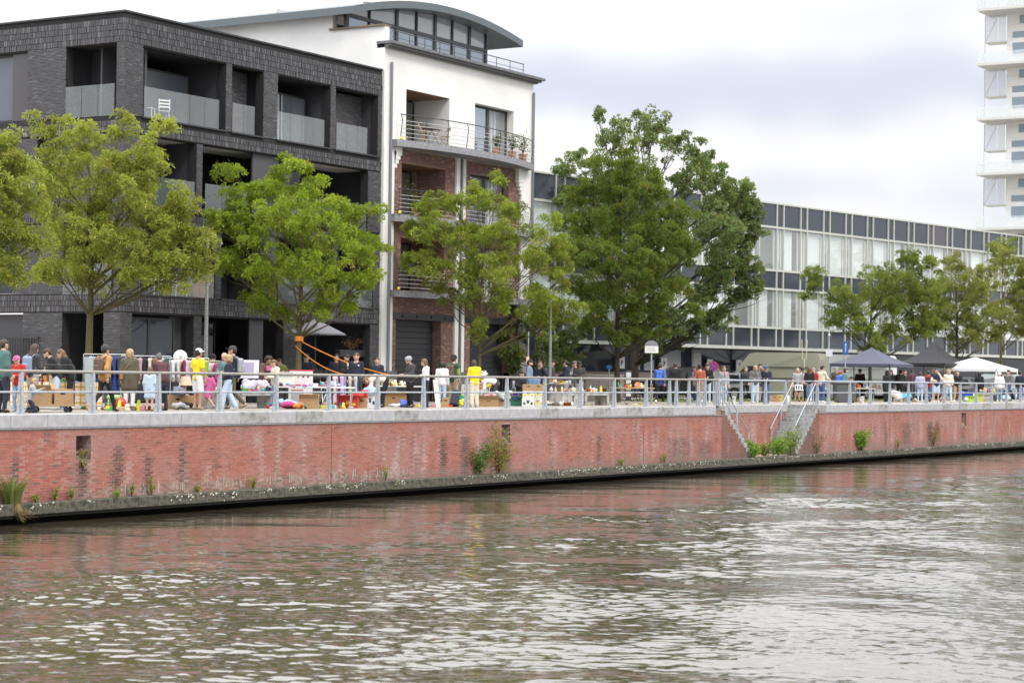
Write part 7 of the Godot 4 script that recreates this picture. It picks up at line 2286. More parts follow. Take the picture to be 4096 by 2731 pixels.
	person("dark figure behind the plum jacket under the purple gazebo", Vector2(115.60, -5.80), 10, 1.80, "stand", 0, "jacket", c.dgrey, "slim", c.black, "short", c.hb, "", Color.BLACK, c.black, [])
	person("person in black between the royal blue hoodie and the gazebo tables", Vector2(112.90, -5.60), -30, 1.78, "hold", 0, "jacket", c.black, "slim", c.black, "long", c.hd, "", Color.BLACK, c.black, [])

func carton(label: String, at: Vector3, s: Vector3, turn: float, m: Material, open := false, called := "cardboard_box", marks := Color(0, 0, 0, 0)) -> void:
	var t := thing(called, label, "box", at, turn)
	var b := MB.new()
	var w := 0.012
	b.bx(-s.x / 2, 0, -s.z / 2, s.x / 2, w, s.z / 2)
	b.panel(-s.x / 2, s.x / 2, w, s.y, s.z / 2 - w, s.z / 2, [[-0.06, 0.06, s.y * 0.66, s.y * 0.78]])
	b.bx(-s.x / 2, w, -s.z / 2, s.x / 2, s.y, -s.z / 2 + w)
	b.bx(-s.x / 2, w, -s.z / 2 + w, -s.x / 2 + w, s.y, s.z / 2 - w)
	b.bx(s.x / 2 - w, w, -s.z / 2 + w, s.x / 2, s.y, s.z / 2 - w)
	if not open: b.bx(-s.x / 2, s.y, -s.z / 2, s.x / 2, s.y + w, s.z / 2)
	part("carton", b, m, t)
	if open:
		for q in [1, -1]:
			b = MB.new()
			b.box(V(0, s.y + 0.05, q * (s.z / 2 + 0.06)), V(s.x, 0.008, 0.18), Basis(V(1, 0, 0), q * -0.8))
			part("flap", b, m, t)
	if marks.a > 0:
		for k in 3:
			b = MB.new()
			var x := -s.x * 0.3 + k * s.x * 0.3
			b.ball(V(x, s.y * (0.4 + 0.15 * (k % 2)), s.z / 2 + 0.002), V(s.x * 0.11, s.y * 0.17, 0.004), 10, 4)
			b.ball(V(-s.x / 2 - 0.002, s.y * 0.45, 0), V(0.004, s.y * 0.2, s.z * 0.16), 8, 4)
			part("printed_patch", b, shade(marks), t)

func table(label: String, at: Vector3, s: Vector3, turn: float, top: Color, drape := false, dc := Color.WHITE) -> void:
	var t := thing("folding_table", label, "table", at, turn)
	var b := MB.new()
	b.bevel(V(0, s.y - 0.02, 0), V(s.x, 0.04, s.z), 0.01)
	part("table_top", b, shade(top, 0.6), t)
	for x in [-1, 1]:
		for z in [-1, 1]:
			b = MB.new()
			b.rod(V(x * (s.x / 2 - 0.08), s.y - 0.04, z * (s.z / 2 - 0.06)), V(x * (s.x / 2 - 0.14), 0, z * (s.z / 2 - 0.06)), 0.016)
			part("leg", b, M["light metal"], t)
	if drape:
		var d := MB.new()
		d.bx(-s.x / 2 - 0.02, s.y + 0.002, -s.z / 2 - 0.02, s.x / 2 + 0.02, s.y + 0.012, s.z / 2 + 0.02)
		for k in 16:
			var x0 := -s.x / 2 - 0.02 + k * (s.x + 0.04) / 16; var x1 := x0 + (s.x + 0.04) / 16
			var z0 := s.z / 2 + 0.03 + 0.02 * (k % 2); var z1 := s.z / 2 + 0.03 + 0.02 * ((k + 1) % 2)
			d.quad(V(x0, 0.12, z0), V(x1, 0.12, z1), V(x1, s.y + 0.01, s.z / 2 + 0.02), V(x0, s.y + 0.01, s.z / 2 + 0.02))
		for k in 8:
			var z0 := -s.z / 2 + k * s.z / 8; var z1 := z0 + s.z / 8
			d.quad(V(-s.x / 2 - 0.04, 0.12, z0), V(-s.x / 2 - 0.04, 0.12, z1), V(-s.x / 2 - 0.02, s.y + 0.01, z1), V(-s.x / 2 - 0.02, s.y + 0.01, z0))
		part("cloth", d, M["plaid"] if dc.r > 0.99 else cloth(dc), t)

func heap(label: String, at: Vector3, r: Vector3, c: Color, n := 9, called := "cloth_heap", cat := "clothes") -> void:
	var b := MB.new()
	var bones := []
	for i in n:
		var p := V(rng.randf_range(-1, 1) * r.x * 0.7, 0, rng.randf_range(-1, 1) * r.z * 0.7)
		p.y = r.y * 0.25 + rng.randf() * r.y * 0.6
		var q := p + V(rng.randfn(0, 0.3) * r.x, rng.randfn(0, 0.1) * r.y, rng.randfn(0, 0.3) * r.z)
		q.y = maxf(q.y, r.y * 0.2)
		bones.append([p, r.y * 0.3, q, r.y * 0.22])
	net(bones, maxf(0.025, r.x / 16.0), 60.0, b, 0.03)
	solo(called, label, cat, b, cloth(c), at)

func garment_mesh(k: int) -> ArrayMesh:
	if not M.has("garment %d" % k):
		var b := MB.new()
		var l: float = [0.62, 0.85, 1.0][k]
		var bones := [[V(-0.17, -0.06, 0), 0.045, V(0.17, -0.06, 0), 0.045], [V(-0.11, -0.08, 0), 0.06, V(-0.12, -l, 0), 0.065], [V(0.11, -0.08, 0), 0.06, V(0.12, -l, 0), 0.065], [V(0, -0.1, 0), 0.06, V(0, -l, 0.01), 0.07], [V(-0.19, -0.07, 0), 0.05, V(-0.23, -0.55, 0.02), 0.035], [V(0.19, -0.07, 0), 0.05, V(0.23, -0.55, 0.02), 0.035]]
		net(bones, 0.032, 60.0, b, 0.02)
		b.rod(V(0, -0.03, 0), V(0, 0.05, 0), 0.006, 4)
		M["garment %d" % k] = b.mesh()
	return M["garment %d" % k]

const COUNTED := ["first", "second", "third", "fourth", "fifth", "sixth", "seventh", "eighth", "ninth", "tenth", "eleventh", "twelfth", "thirteenth", "fourteenth"]

func rack(which: String, at: Vector3, w: float, h: float, turn: float, hung: Array) -> void:
	var t := thing("clothes_rack", "%s clothes rack, a steel rail on two stands" % which, "clothes rack", at, turn)
	var b := MB.new()
	b.rod(V(-w / 2, h, 0), V(w / 2, h, 0), 0.016)
	part("rail", b, M["light metal"], t)
	for s in [-1, 1]:
		b = MB.new()
		b.rod(V(s * w / 2, 0.04, 0), V(s * w / 2, h, 0), 0.016); b.rod(V(s * w / 2, 0.04, -0.26), V(s * w / 2, 0.04, 0.26), 0.018)
		part("stand", b, M["light metal"], t)
	for i in hung.size():
		var q: Array = hung[i]
		var x := -w / 2 + 0.12 + (w - 0.24) * i / maxf(1.0, hung.size() - 1.0)
		var p := t.transform * V(x, h - 0.055, 0)
		var o := solo("hanging_garment", "%s %s, %s from the left on the %s clothes rack" % [q[0], ["shirt", "jacket", "coat"][q[1]], COUNTED[i], which], "garment", garment_mesh(q[1]), cloth(q[2]), p, turn + PI / 2 + rng.randf_range(-0.35, 0.15), "garments on the clothes racks")

func small(kind: String, label: String, at: Vector3, s: float, c: Color) -> void:
	var b := MB.new()
	var m: Material = shade(c, 0.5)
	match kind:
		"ball": b.ball(V(0, s, 0), V(s, s, s), 12, 8)
		"bowl": b.lathe([Vector2(0, 0), Vector2(s * 0.5, 0), Vector2(s * 1.1, s * 0.7), Vector2(s, s * 0.7), Vector2(s * 0.45, s * 0.12), Vector2(0, s * 0.12)], 14)
		"plate stack":
			for k in 6: b.lathe([Vector2(0, k * 0.022), Vector2(s * 0.7, k * 0.022), Vector2(s * 1.2, k * 0.022 + 0.02), Vector2(0, k * 0.022 + 0.021)], 14)
		"vase": b.lathe([Vector2(0, 0), Vector2(s * 0.45, 0), Vector2(s * 0.75, s * 0.8), Vector2(s * 0.35, s * 1.6), Vector2(s * 0.5, s * 2.0), Vector2(0, s * 1.9)], 12)
		"bottle": b.lathe([Vector2(0, 0), Vector2(s * 0.45, 0), Vector2(s * 0.45, s * 1.3), Vector2(s * 0.16, s * 1.8), Vector2(s * 0.16, s * 2.3), Vector2(0, s * 2.3)], 10)
		"jug":
			b.lathe([Vector2(0, 0), Vector2(s * 0.6, 0), Vector2(s * 0.75, s * 0.7), Vector2(s * 0.5, s * 1.5), Vector2(0, s * 1.4)], 12)
			b.tube([V(s * 0.5, s * 1.3, 0), V(s * 1.1, s * 1.1, 0), V(s * 1.05, s * 0.6, 0), V(s * 0.7, s * 0.4, 0)], [s * 0.09, s * 0.09, s * 0.09, s * 0.09], 5)
		"book": b.bevel(V(0, s * 0.25, 0), V(s * 1.5, s * 0.5, s * 2.0), 0.006, Basis(Vector3.UP, rng.randf() * 2.0))
		"toy block": b.bevel(V(0, s * 0.7, 0), V(s * 1.4, s * 1.4, s * 1.4), 0.012, Basis(Vector3.UP, rng.randf() * 2.0))
		"toy car":
			b.bevel(V(0, s * 0.55, 0), V(s * 2.6, s * 0.6, s * 1.2), 0.02); b.bevel(V(-s * 0.1, s * 1.05, 0), V(s * 1.3, s * 0.55, s * 1.05), 0.03)
			for x in [-1, 1]:
				for z in [-1, 1]: b.lathe([Vector2(0, -0.02), Vector2(s * 0.32, -0.02), Vector2(s * 0.32, 0.02), Vector2(0, 0.02)], 10, V(x * s * 0.8, s * 0.3, z * s * 0.6), Basis(V(1, 0, 0), PI / 2))
		"soft toy":
			m = cloth(c)
			net([[V(0, s * 0.6, 0), s * 0.5, V(0, s * 0.9, 0), s * 0.42], [V(0, s * 1.5, 0.02), s * 0.42, V(0, s * 1.55, 0.02), s * 0.42], [V(-s * 0.35, s * 1.9, 0), s * 0.15, V(-s * 0.38, s * 1.95, 0), s * 0.14], [V(s * 0.35, s * 1.9, 0), s * 0.15, V(s * 0.38, s * 1.95, 0), s * 0.14], [V(-s * 0.4, s * 1.0, 0.0), s * 0.17, V(-s * 0.7, s * 0.7, s * 0.3), s * 0.16], [V(s * 0.4, s * 1.0, 0.0), s * 0.17, V(s * 0.7, s * 0.7, s * 0.3), s * 0.16], [V(-s * 0.3, s * 0.3, 0.0), s * 0.22, V(-s * 0.4, s * 0.2, s * 0.7), s * 0.2], [V(s * 0.3, s * 0.3, 0.0), s * 0.22, V(s * 0.4, s * 0.2, s * 0.7), s * 0.2]], s * 0.14, 5.0 / s, b)
		"folded cloth":
			m = cloth(c)
			b.bevel(V(0, s * 0.3, 0), V(s * 2.2, s * 0.6, s * 1.6), s * 0.12, Basis(Vector3.UP, rng.randf() * 2.0)); b.bevel(V(0.01, s * 0.75, 0), V(s * 2.0, s * 0.3, s * 1.5), s * 0.1, Basis(Vector3.UP, rng.randf() * 2.0))
		"small box": b.bevel(V(0, s * 0.6, 0), V(s * 2.2, s * 1.2, s * 1.6), 0.008, Basis(Vector3.UP, rng.randf_range(-0.4, 0.4)))
		"picture frame":
			b.box(V(0, s * 1.2, 0), V(s * 2.0, s * 2.4, 0.03), Basis(V(1, 0, 0), -0.25))
	solo(kind.replace(" ", "_"), label, {"plate stack": "plates", "shoe pair": "shoes"}.get(kind, kind), b, m, at, rng.randf_range(-0.5, 0.5))

func spread(n: int, where: String, x0: float, x1: float, z0: float, z1: float, y: float, kinds: Array, tones: Array, size: float) -> void:
	# n different small goods; colour and kind tell them apart within their place
	var used := {}
	var tries := 0
	var done := 0
	while done < n and tries < 400:
		tries += 1
		var k: String = kinds[rng.randi() % kinds.size()]
		var c: Array = tones[rng.randi() % tones.size()]
		if used.has(k + c[0]): continue
		used[k + c[0]] = true
		var x := lerpf(x0, x1, (done + rng.randf()) / n)
		small(k, "%s %s %s" % [c[0], k, where], V(x, y, rng.randf_range(z0, z1)), size * rng.randf_range(0.75, 1.2), c[1])
		done += 1

func market() -> void:
	var cb = M["cardboard"]
	var pale := grained("pale cardboard", Color(0.50, 0.36, 0.22), 0.85, M["fine"], 1.5)
	var plaid := Image.create_empty(64, 64, false, Image.FORMAT_RGB8)
	for i in 64:
		for k in 64:
			var cc := Color(0.93, 0.88, 0.80)
			if i % 32 < 8: cc = cc.lerp(Color(0.80, 0.55, 0.18), 0.6)
			if k % 32 < 8: cc = cc.lerp(Color(0.78, 0.50, 0.15), 0.6)
			if i % 32 == 18 or k % 32 == 18: cc = cc.lerp(Color(0.5, 0.2, 0.1), 0.5)
			plaid.set_pixel(i, k, cc)
	var pm := mt("plaid", Color.WHITE, 0.9)
	pm.albedo_texture = ImageTexture.create_from_image(plaid)
	pm.uv1_triplanar = true
	pm.uv1_scale = V(2.2, 2.2, 2.2)
	var bench := func(at: Vector3, w: float, label: String, solid: bool) -> void:
		var t := thing("concrete_bench", label, "bench", at, 0.0, "concrete benches on the promenade")
		var bb := MB.new(); bb.bevel(V(0, 0.47, 0), V(w, 0.14, 0.62), 0.012)
		part("seat", bb, M["grey concrete"], t)
		var lw := w * 0.46 if solid else 0.16
		for sd in [-1, 1]:
			bb = MB.new(); bb.bevel(V(sd * (w / 2 - lw / 2), 0.2, 0), V(lw, 0.40, 0.60), 0.012)
			part("leg", bb, M["grey concrete"], t)
	bench.call(V(50.38, 0, -3.6), 1.37, "solid concrete bench on the left, behind the yellow shirt", true)
	bench.call(V(52.06, 0, -3.6), 1.62, "concrete bench with a dark opening below, left of the cream hoodie", false)
	bench.call(V(71.32, 0, -3.1), 1.69, "solid concrete bench near the tallest tree, carrying crockery", true)
	bench.call(V(73.28, 0, -3.1), 1.98, "concrete bench near the tallest tree, open and dark below", false)
	bench.call(V(123.92, 0, -3.6), 3.52, "concrete bench between the camel trousers and the white gazebo", false)
	var tr := thing("hand_trolley", "flat platform trolley with a black push handle carrying two large cartons", "trolley", V(40.93, 0, -1.5), VIEW)
	var b := MB.new(); b.bevel(V(0, 0.19, 0), V(1.15, 0.05, 0.62), 0.01)
	part("deck", b, shade(Color(0.33, 0.22, 0.12)), tr)
	b = MB.new(); b.tube([V(0.55, 0.2, -0.28), V(0.55, 1.2, -0.28), V(0.50, 1.27, -0.28), V(-0.25, 1.27, -0.28), V(-0.32, 1.2, -0.28), V(-0.32, 0.2, -0.28)], [0.018, 0.018, 0.018, 0.018, 0.018, 0.018], 6)
	part("handle", b, M["dark metal"], tr)
	for q in [[-0.45, -0.22], [0.45, -0.22], [-0.45, 0.22], [0.45, 0.22]]:
		b = MB.new(); b.lathe([Vector2(0, -0.02), Vector2(0.075, -0.02), Vector2(0.075, 0.02), Vector2(0, 0.02)], 12, V(q[0], 0.08, q[1]), Basis(V(1, 0, 0), PI / 2)); b.bx(q[0] - 0.03, 0.08, q[1] - 0.035, q[0] + 0.03, 0.165, q[1] + 0.035)
		part("castor", b, M["dark metal"], tr)
	carton("large brown carton with an open flap on the trolley, left of two", V(40.79, 0.217, -1.73), V(0.62, 0.40, 0.42), VIEW, cb, true)
	carton("brown carton with a grip hole on the trolley, right of two", V(41.11, 0.217, -1.22), V(0.44, 0.40, 0.40), VIEW + 0.04, cb)
	table("long table under a yellow plaid cloth behind the trolley", V(44.45, 0, -4.6), V(2.6, 0.78, 0.8), VIEW, Color(0.3, 0.2, 0.1), true, Color.WHITE)
	rack("leftmost", V(46.12, 0, -4.4), 1.25, 1.62, VIEW, [["black", 1, Color(0.014, 0.014, 0.018)], ["pale blue", 0, Color(0.33, 0.40, 0.50)], ["navy", 1, Color(0.02, 0.03, 0.07)], ["bright pink", 0, Color(0.50, 0.10, 0.26)], ["grey", 2, Color(0.14, 0.14, 0.15)], ["deep blue", 2, Color(0.015, 0.045, 0.22)], ["charcoal", 1, Color(0.04, 0.04, 0.045)]])
	rack("second", V(47.94, 0, -4.4), 1.5, 1.60, VIEW, [["black", 1, Color(0.014, 0.014, 0.018)], ["taupe", 1, Color(0.20, 0.16, 0.135)], ["white", 0, Color(0.62, 0.62, 0.64)], ["dusty pink", 0, Color(0.42, 0.27, 0.30)], ["black long", 2, Color(0.016, 0.015, 0.018)], ["cream", 0, Color(0.56, 0.50, 0.42)], ["brown", 1, Color(0.16, 0.10, 0.08)], ["pale grey", 1, Color(0.40, 0.40, 0.43)], ["dark green", 1, Color(0.03, 0.07, 0.06)]])
	rack("third", V(49.49, 0, -4.2), 1.5, 1.56, VIEW, [["grey", 1, Color(0.14, 0.14, 0.15)], ["lilac", 0, Color(0.40, 0.37, 0.52)], ["white", 0, Color(0.64, 0.64, 0.66)], ["off-white", 0, Color(0.55, 0.54, 0.55)], ["crimson", 2, Color(0.26, 0.015, 0.05)], ["lavender", 0, Color(0.46, 0.42, 0.56)], ["plain white", 0, Color(0.60, 0.60, 0.63)], ["black and white", 1, Color(0.20, 0.20, 0.21)], ["lime", 0, Color(0.30, 0.42, 0.05)]])
	rack("fourth, low", V(58.15, 0, -3.8), 1.2, 1.12, VIEW, [["blue", 0, Color(0.05, 0.12, 0.30)], ["cream", 1, Color(0.52, 0.45, 0.36)], ["ice blue", 1, Color(0.42, 0.47, 0.56)], ["dark grey", 1, Color(0.06, 0.06, 0.065)], ["bright red", 1, Color(0.50, 0.025, 0.03)], ["brick red", 0, Color(0.30, 0.07, 0.06)]])
	rack("fifth, children's", V(57.09, 0, -4.0), 0.7, 1.12, VIEW, [["pink", 1, Color(0.58, 0.38, 0.46)], ["pale pink", 2, Color(0.62, 0.46, 0.54)], ["lilac", 1, Color(0.46, 0.34, 0.56)]])
	rack("small back", V(52.56, 0, -5.6), 0.8, 1.5, VIEW, [["orange", 0, Color(0.5, 0.2, 0.05)], ["white", 0, Color(0.6, 0.6, 0.6)], ["magenta", 1, Color(0.42, 0.03, 0.16)], ["lime vest", 0, Color(0.42, 0.55, 0.04)]])
	b = MB.new(); b.box(V(0, 0.8, 0), V(0.34, 1.45, 0.04), Basis(V(1, 0, 0), -0.12))
	solo("standing_mirror", "pale framed standing mirror beside the tree trunk and the ochre jacket", "mirror", b, shade(Color(0.30, 0.34, 0.36), 0.15), V(44.42, 0, -3.4), VIEW + 0.9)
	var fan := thing("standing_fan", "round white standing fan above the third clothes rack", "fan", V(50.09, 0, -4.9), VIEW + 0.3)
	b = MB.new(); b.lathe([Vector2(0, 0), Vector2(0.2, 0), Vector2(0.2, 0.03), Vector2(0.02, 0.05), Vector2(0.02, 1.6), Vector2(0, 1.6)], 12)
	part("stand", b, M["white paint"], fan)
	b = MB.new(); b.lathe([Vector2(0, -0.06), Vector2(0.15, -0.05), Vector2(0.22, 0.0), Vector2(0.15, 0.05), Vector2(0.05, 0.07), Vector2(0, 0.07)], 18, V(0, 1.6, 0.08), Basis(V(1, 0, 0), PI / 2))
	part("guard", b, M["white paint"], fan)
	b = MB.new(); b.ball(V(0, 1.6, 0.16), V(0.05, 0.05, 0.03))
	part("hub", b, shade(Color(0.3, 0.3, 0.32)), fan)
	b = MB.new(); b.lathe([Vector2(0, 0), Vector2(0.12, 0), Vector2(0.12, 0.02), Vector2(0.02, 0.04), Vector2(0.02, 0.3), Vector2(0.21, 0.3), Vector2(0.13, 0.58), Vector2(0.12, 0.58), Vector2(0, 0.5)], 16)
	solo("table_lamp", "beige lampshade on a short stand left of the yellow shirt", "lamp", b, shade(Color(0.55, 0.45, 0.33)), V(48.86, 0.42, -3.6))
	carton("closed brown box under the lampshade, left of two", V(48.29, 0.000, -3.40), V(0.62, 0.42, 0.5), -0.92, cb, false, "cardboard_box")
	carton("brown box behind the legs of the yellow shirt, right of two", V(48.87, 0.000, -3.50), V(0.5, 0.40, 0.45), -1.02, cb, false, "cardboard_box")
	heap("bright blue plastic bag on the box left of the yellow shirt", V(48.13, 0.42, -3.3), V(0.22, 0.2, 0.18), Color(0.02, 0.22, 0.60), 7, "plastic_bag", "bag")
	heap("grey-blue sports bag beside the lampshade", V(47.97, 0.40, -3.0), V(0.34, 0.3, 0.22), Color(0.13, 0.14, 0.19), 8, "sports_bag", "bag")
	heap("black and white spotted bag on the ground below the brown boxes", V(47.31, 0, -2.6), V(0.42, 0.24, 0.26), Color(0.32, 0.32, 0.34), 9, "spotted_bag", "bag")
	heap("black bag on the ground left of the yellow shirt's shoes", V(47.84, 0, -2.6), V(0.40, 0.22, 0.26), Color(0.02, 0.02, 0.022), 9, "black_bag", "bag")
	var stl := thing("green_stool", "pale green plastic stool on the ground beside the toys", "stool", V(44.93, 0, -2.9), VIEW)
	b = MB.new(); b.bevel(V(0, 0.38, 0), V(0.42, 0.12, 0.3), 0.04)
	part("seat", b, shade(Color(0.36, 0.58, 0.22), 0.4), stl)
	for q in [[-0.17, -0.1], [0.17, -0.1], [-0.17, 0.1], [0.17, 0.1]]:
		b = MB.new(); b.rod(V(q[0], 0, q[1]), V(q[0] * 0.9, 0.34, q[1]), 0.022)
		part("leg", b, shade(Color(0.36, 0.58, 0.22), 0.4), stl)
	b = MB.new(); b.ball(V(0, 0.19, 0), V(0.155, 0.19, 0.155), 16, 10)
	solo("red_balloon", "red balloon on the ground left of the white trousers", "balloon", b, shade(Color(0.58, 0.015, 0.02), 0.25), V(44.55, 0, -2.3))
	b = MB.new(); b.tube([V(0, 0, 0), V(0.02, 0.15, 0), V(0.0, 0.3, 0.02)], [0.05, 0.06, 0.04], 8)
	for q in [[44.35, -2.2, "yellow-green inflatable tube standing left of the white trousers"], [44.93, -2.0, "yellow-green inflatable tube right of the white trousers"]]: solo("inflatable_tube", q[2], "toy", b, shade(Color(0.62, 0.72, 0.04), 0.4), V(q[0], 0, q[1]), 0.4, "yellow-green tubes")
	var tones := [["red", Color(0.45, 0.03, 0.02)], ["yellow", Color(0.7, 0.55, 0.04)], ["orange", Color(0.6, 0.2, 0.02)], ["white", Color(0.65, 0.65, 0.64)], ["beige", Color(0.45, 0.32, 0.2)], ["brown", Color(0.20, 0.11, 0.06)], ["green", Color(0.07, 0.25, 0.06)], ["blue", Color(0.04, 0.12, 0.4)], ["pink", Color(0.6, 0.2, 0.33)], ["black", Color(0.02, 0.02, 0.022)], ["turquoise", Color(0.05, 0.35, 0.4)], ["cream", Color(0.6, 0.54, 0.42)]]
	var toys := ["ball", "toy block", "toy car", "soft toy", "small box", "book"]
	var wares := ["bowl", "vase", "bottle", "jug", "small box", "book", "soft toy", "picture frame"]
	var china := [["white", Color(0.68, 0.68, 0.66)], ["cream", Color(0.6, 0.54, 0.42)], ["pale grey", Color(0.45, 0.46, 0.47)], ["pale blue", Color(0.4, 0.5, 0.58)], ["brown", Color(0.22, 0.12, 0.06)], ["orange", Color(0.62, 0.24, 0.02)], ["yellow", Color(0.7, 0.55, 0.06)]]
	var soft := [["pink", Color(0.6, 0.2, 0.33)], ["pale blue", Color(0.32, 0.47, 0.62)], ["red", Color(0.5, 0.03, 0.04)], ["white", Color(0.66, 0.66, 0.66)], ["magenta", Color(0.5, 0.04, 0.22)], ["black", Color(0.02, 0.02, 0.022)], ["lilac", Color(0.42, 0.34, 0.55)], ["turquoise", Color(0.05, 0.32, 0.38)]]
	spread(44, "among the toys spread on the ground behind the railing", 44.1, 46.2, -3.40, -2.00, 0.004, toys, tones, 0.085)
	spread(14, "on the plaid table behind the trolley", 43.6, 45.2, -4.80, -4.30, 0.795, wares, tones, 0.080)
	spread(10, "on the ground round the foot of the first tree", 45.4, 46.1, -6.50, -3.20, 0.004, toys, tones, 0.090)
	spread(20, "on the left concrete bench among the crockery", 49.8, 51.1, -3.75, -3.40, 0.545, wares, tones, 0.075)
	spread(18, "on the concrete bench left of the cream hoodie", 51.5, 52.8, -3.80, -3.40, 0.545, wares, tones, 0.075)
	heap("lavender plush and bedding piled at the back of the concrete bench", V(52.66, 0.54, -4.1), V(0.6, 0.42, 0.3), Color(0.42, 0.38, 0.52), 12)
	heap("pale pink plush heap behind the concrete bench", V(53.51, 0.5, -4.5), V(0.55, 0.42, 0.3), Color(0.55, 0.36, 0.45), 12)
	heap("white lace cloth hanging over the left concrete bench", V(49.79, 0.50, -3.3), V(0.5, 0.16, 0.22), Color(0.62, 0.58, 0.50), 10)
	b = MB.new(); b.bevel(V(0, 0, 0), V(0.68, 0.62, 0.03), 0.01, Basis(V(1, 0, 0), -0.2))
	var bd := solo("print_board", "white board with a lilac picture standing behind the concrete bench", "board", b, shade(Color(0.62, 0.62, 0.68)), V(54.14, 1.25, -5.4), VIEW)
	b = MB.new(); b.box(V(-0.05, 0.02, 0.03), V(0.45, 0.42, 0.012), Basis(V(1, 0, 0), -0.2))
	part("picture", b, shade(Color(0.34, 0.30, 0.46)), bd)
	var tk := thing("toy_kitchen", "tall white and red toy kitchen behind the white table", "toy", V(55.42, 0, -4.2), VIEW)
	b = MB.new(); b.bevel(V(0, 0.36, 0), V(0.78, 0.72, 0.36), 0.02); b.bevel(V(0, 1.0, -0.1), V(0.78, 0.5, 0.14), 0.02)
	part("cabinet", b, shade(Color(0.66, 0.66, 0.67), 0.4), tk)
	b = MB.new(); b.bx(-0.41, 0.70, -0.2, 0.41, 0.75, 0.2); b.bx(-0.41, 1.22, -0.18, 0.41, 1.26, -0.02); b.bx(-0.3, 0.56, 0.181, 0.1, 0.59, 0.19)
	part("red_trim", b, shade(Color(0.45, 0.03, 0.04), 0.4), tk)
	b = MB.new(); b.bx(-0.3, 0.15, 0.181, 0.12, 0.5, 0.188)
	part("oven_door", b, shade(Color(0.4, 0.42, 0.45), 0.2), tk)
	for k in 4:
		b = MB.new(); b.ball(V(-0.24 + k * 0.16, 1.03, -0.02), V(0.035, 0.035, 0.02))
		part("knob", b, shade([Color(0.06, 0.06, 0.07), Color(0.3, 0.4, 0.05), Color(0.06, 0.06, 0.07), Color(0.1, 0.1, 0.12)][k]), tk)
	carton("white printed carton left of the toy kitchen", V(54.37, 0.720, -4.00), V(0.5, 0.34, 0.35), -1.02, shade(Color(0.62, 0.62, 0.58)), true, "white_box")
	table("long white folding table holding toys in the middle of the market", V(54.69, 0, -3.3), V(3.0, 0.70, 0.7), VIEW, Color(0.66, 0.68, 0.70))
	spread(28, "on the long white folding table", 53.1, 56.6, -3.50, -3.10, 0.705, ["folded cloth", "soft toy", "small box", "book", "toy car", "ball"], soft, 0.075)
	spread(30, "on the ground under the long white table", 52.0, 55.9, -3.00, -2.00, 0.004, ["folded cloth", "soft toy", "small box", "ball", "toy car"], tones, 0.090)
	spread(14, "on the ground between the orange plush and the red crate", 54.3, 55.1, -2.90, -2.00, 0.004, ["folded cloth", "small box", "toy block"], tones, 0.080)
	spread(14, "on the ground beside the helmeted person", 60.5, 62.5, -3.60, -2.60, 0.004, ["book", "small box", "folded cloth", "toy block"], tones, 0.080)
	heap("magenta cloth heap on the ground left of the open brown box", V(52.39, 0, -2.3), V(0.42, 0.24, 0.26), Color(0.52, 0.05, 0.20), 10)
	heap("pale blue cloth heap under the white table", V(52.71, 0, -2.8), V(0.5, 0.3, 0.3), Color(0.26, 0.42, 0.55), 10)
	heap("orange plush lying beside the open brown box", V(52.55, 0, -2.1), V(0.18, 0.2, 0.16), Color(0.55, 0.18, 0.03), 7, "plush_toy", "toy")
	carton("open brown box on the ground below the toy kitchen", V(53.25, 0.000, -2.20), V(0.62, 0.36, 0.42), -0.97, cb, true, "cardboard_box")
	carton("red printed crate on the ground under the pink costumes", V(55.91, 0.000, -2.60), V(0.68, 0.32, 0.42), -1.02, shade(Color(0.48, 0.04, 0.03)), true, "red_crate", Color(0.65, 0.45, 0.03, 1))
	carton("brown box with red cloth right of the red crate", V(56.74, 0.000, -2.60), V(0.3, 0.34, 0.4), -1.02, cb, false, "cardboard_box")
	heap("red cloth with white dots on the box right of the red crate", V(56.62, 0.30, -2.6), V(0.32, 0.28, 0.24), Color(0.5, 0.04, 0.04), 10)
	carton("white carton with black spots at the bending woman's feet", V(57.76, 0.000, -3.00), V(0.4, 0.42, 0.4), -1.02, shade(Color(0.58, 0.60, 0.64)), true, "white_box", Color(0.05, 0.05, 0.06, 1))
	heap("pale blue cloth piled in the white spotted carton", V(57.70, 0.42, -3.0), V(0.3, 0.3, 0.24), Color(0.34, 0.44, 0.56), 9)
	var pc1262 := thing("pushchair", "black folded pushchair beside the toy kitchen", "pushchair", V(56.39, 0, -4.3), VIEW + 0.3)
	b = MB.new()
	for s in [-1, 1]: b.rod(V(0.2 * s, 0.1, 0.3), V(0.2 * s, 1.05, -0.35), 0.014); b.rod(V(0.2 * s, 0.1, -0.3), V(0.2 * s, 0.75, 0.15), 0.014)
	b.rod(V(-0.2, 1.05, -0.35), V(0.2, 1.05, -0.35), 0.016)
	part("frame", b, M["light metal"], pc1262)
	b = MB.new(); b.bevel(V(0, 0.5, 0.0), V(0.38, 0.1, 0.36), 0.03); b.box(V(0, 0.78, -0.2), V(0.38, 0.55, 0.06), Basis(V(1, 0, 0), -0.3)); b.ball(V(0, 1.0, -0.1), V(0.21, 0.14, 0.24))
	part("seat", b, cloth(Color(0.02, 0.02, 0.022)), pc1262)
	for q in [[-0.22, -0.3], [0.22, -0.3], [-0.22, 0.3], [0.22, 0.3]]:
		b = MB.new(); b.lathe([Vector2(0, -0.02), Vector2(0.1, -0.02), Vector2(0.1, 0.02), Vector2(0, 0.02)], 12, V(q[0], 0.1, q[1]), Basis(V(0, 0, 1), PI / 2))
		part("wheel", b, shade(Color(0.02, 0.02, 0.02)), pc1262)
	var pc1292 := thing("pushchair", "dark pushchair left of the pink costumes", "pushchair", V(56.81, 0, -4.3), VIEW + -0.7)
	b = MB.new()
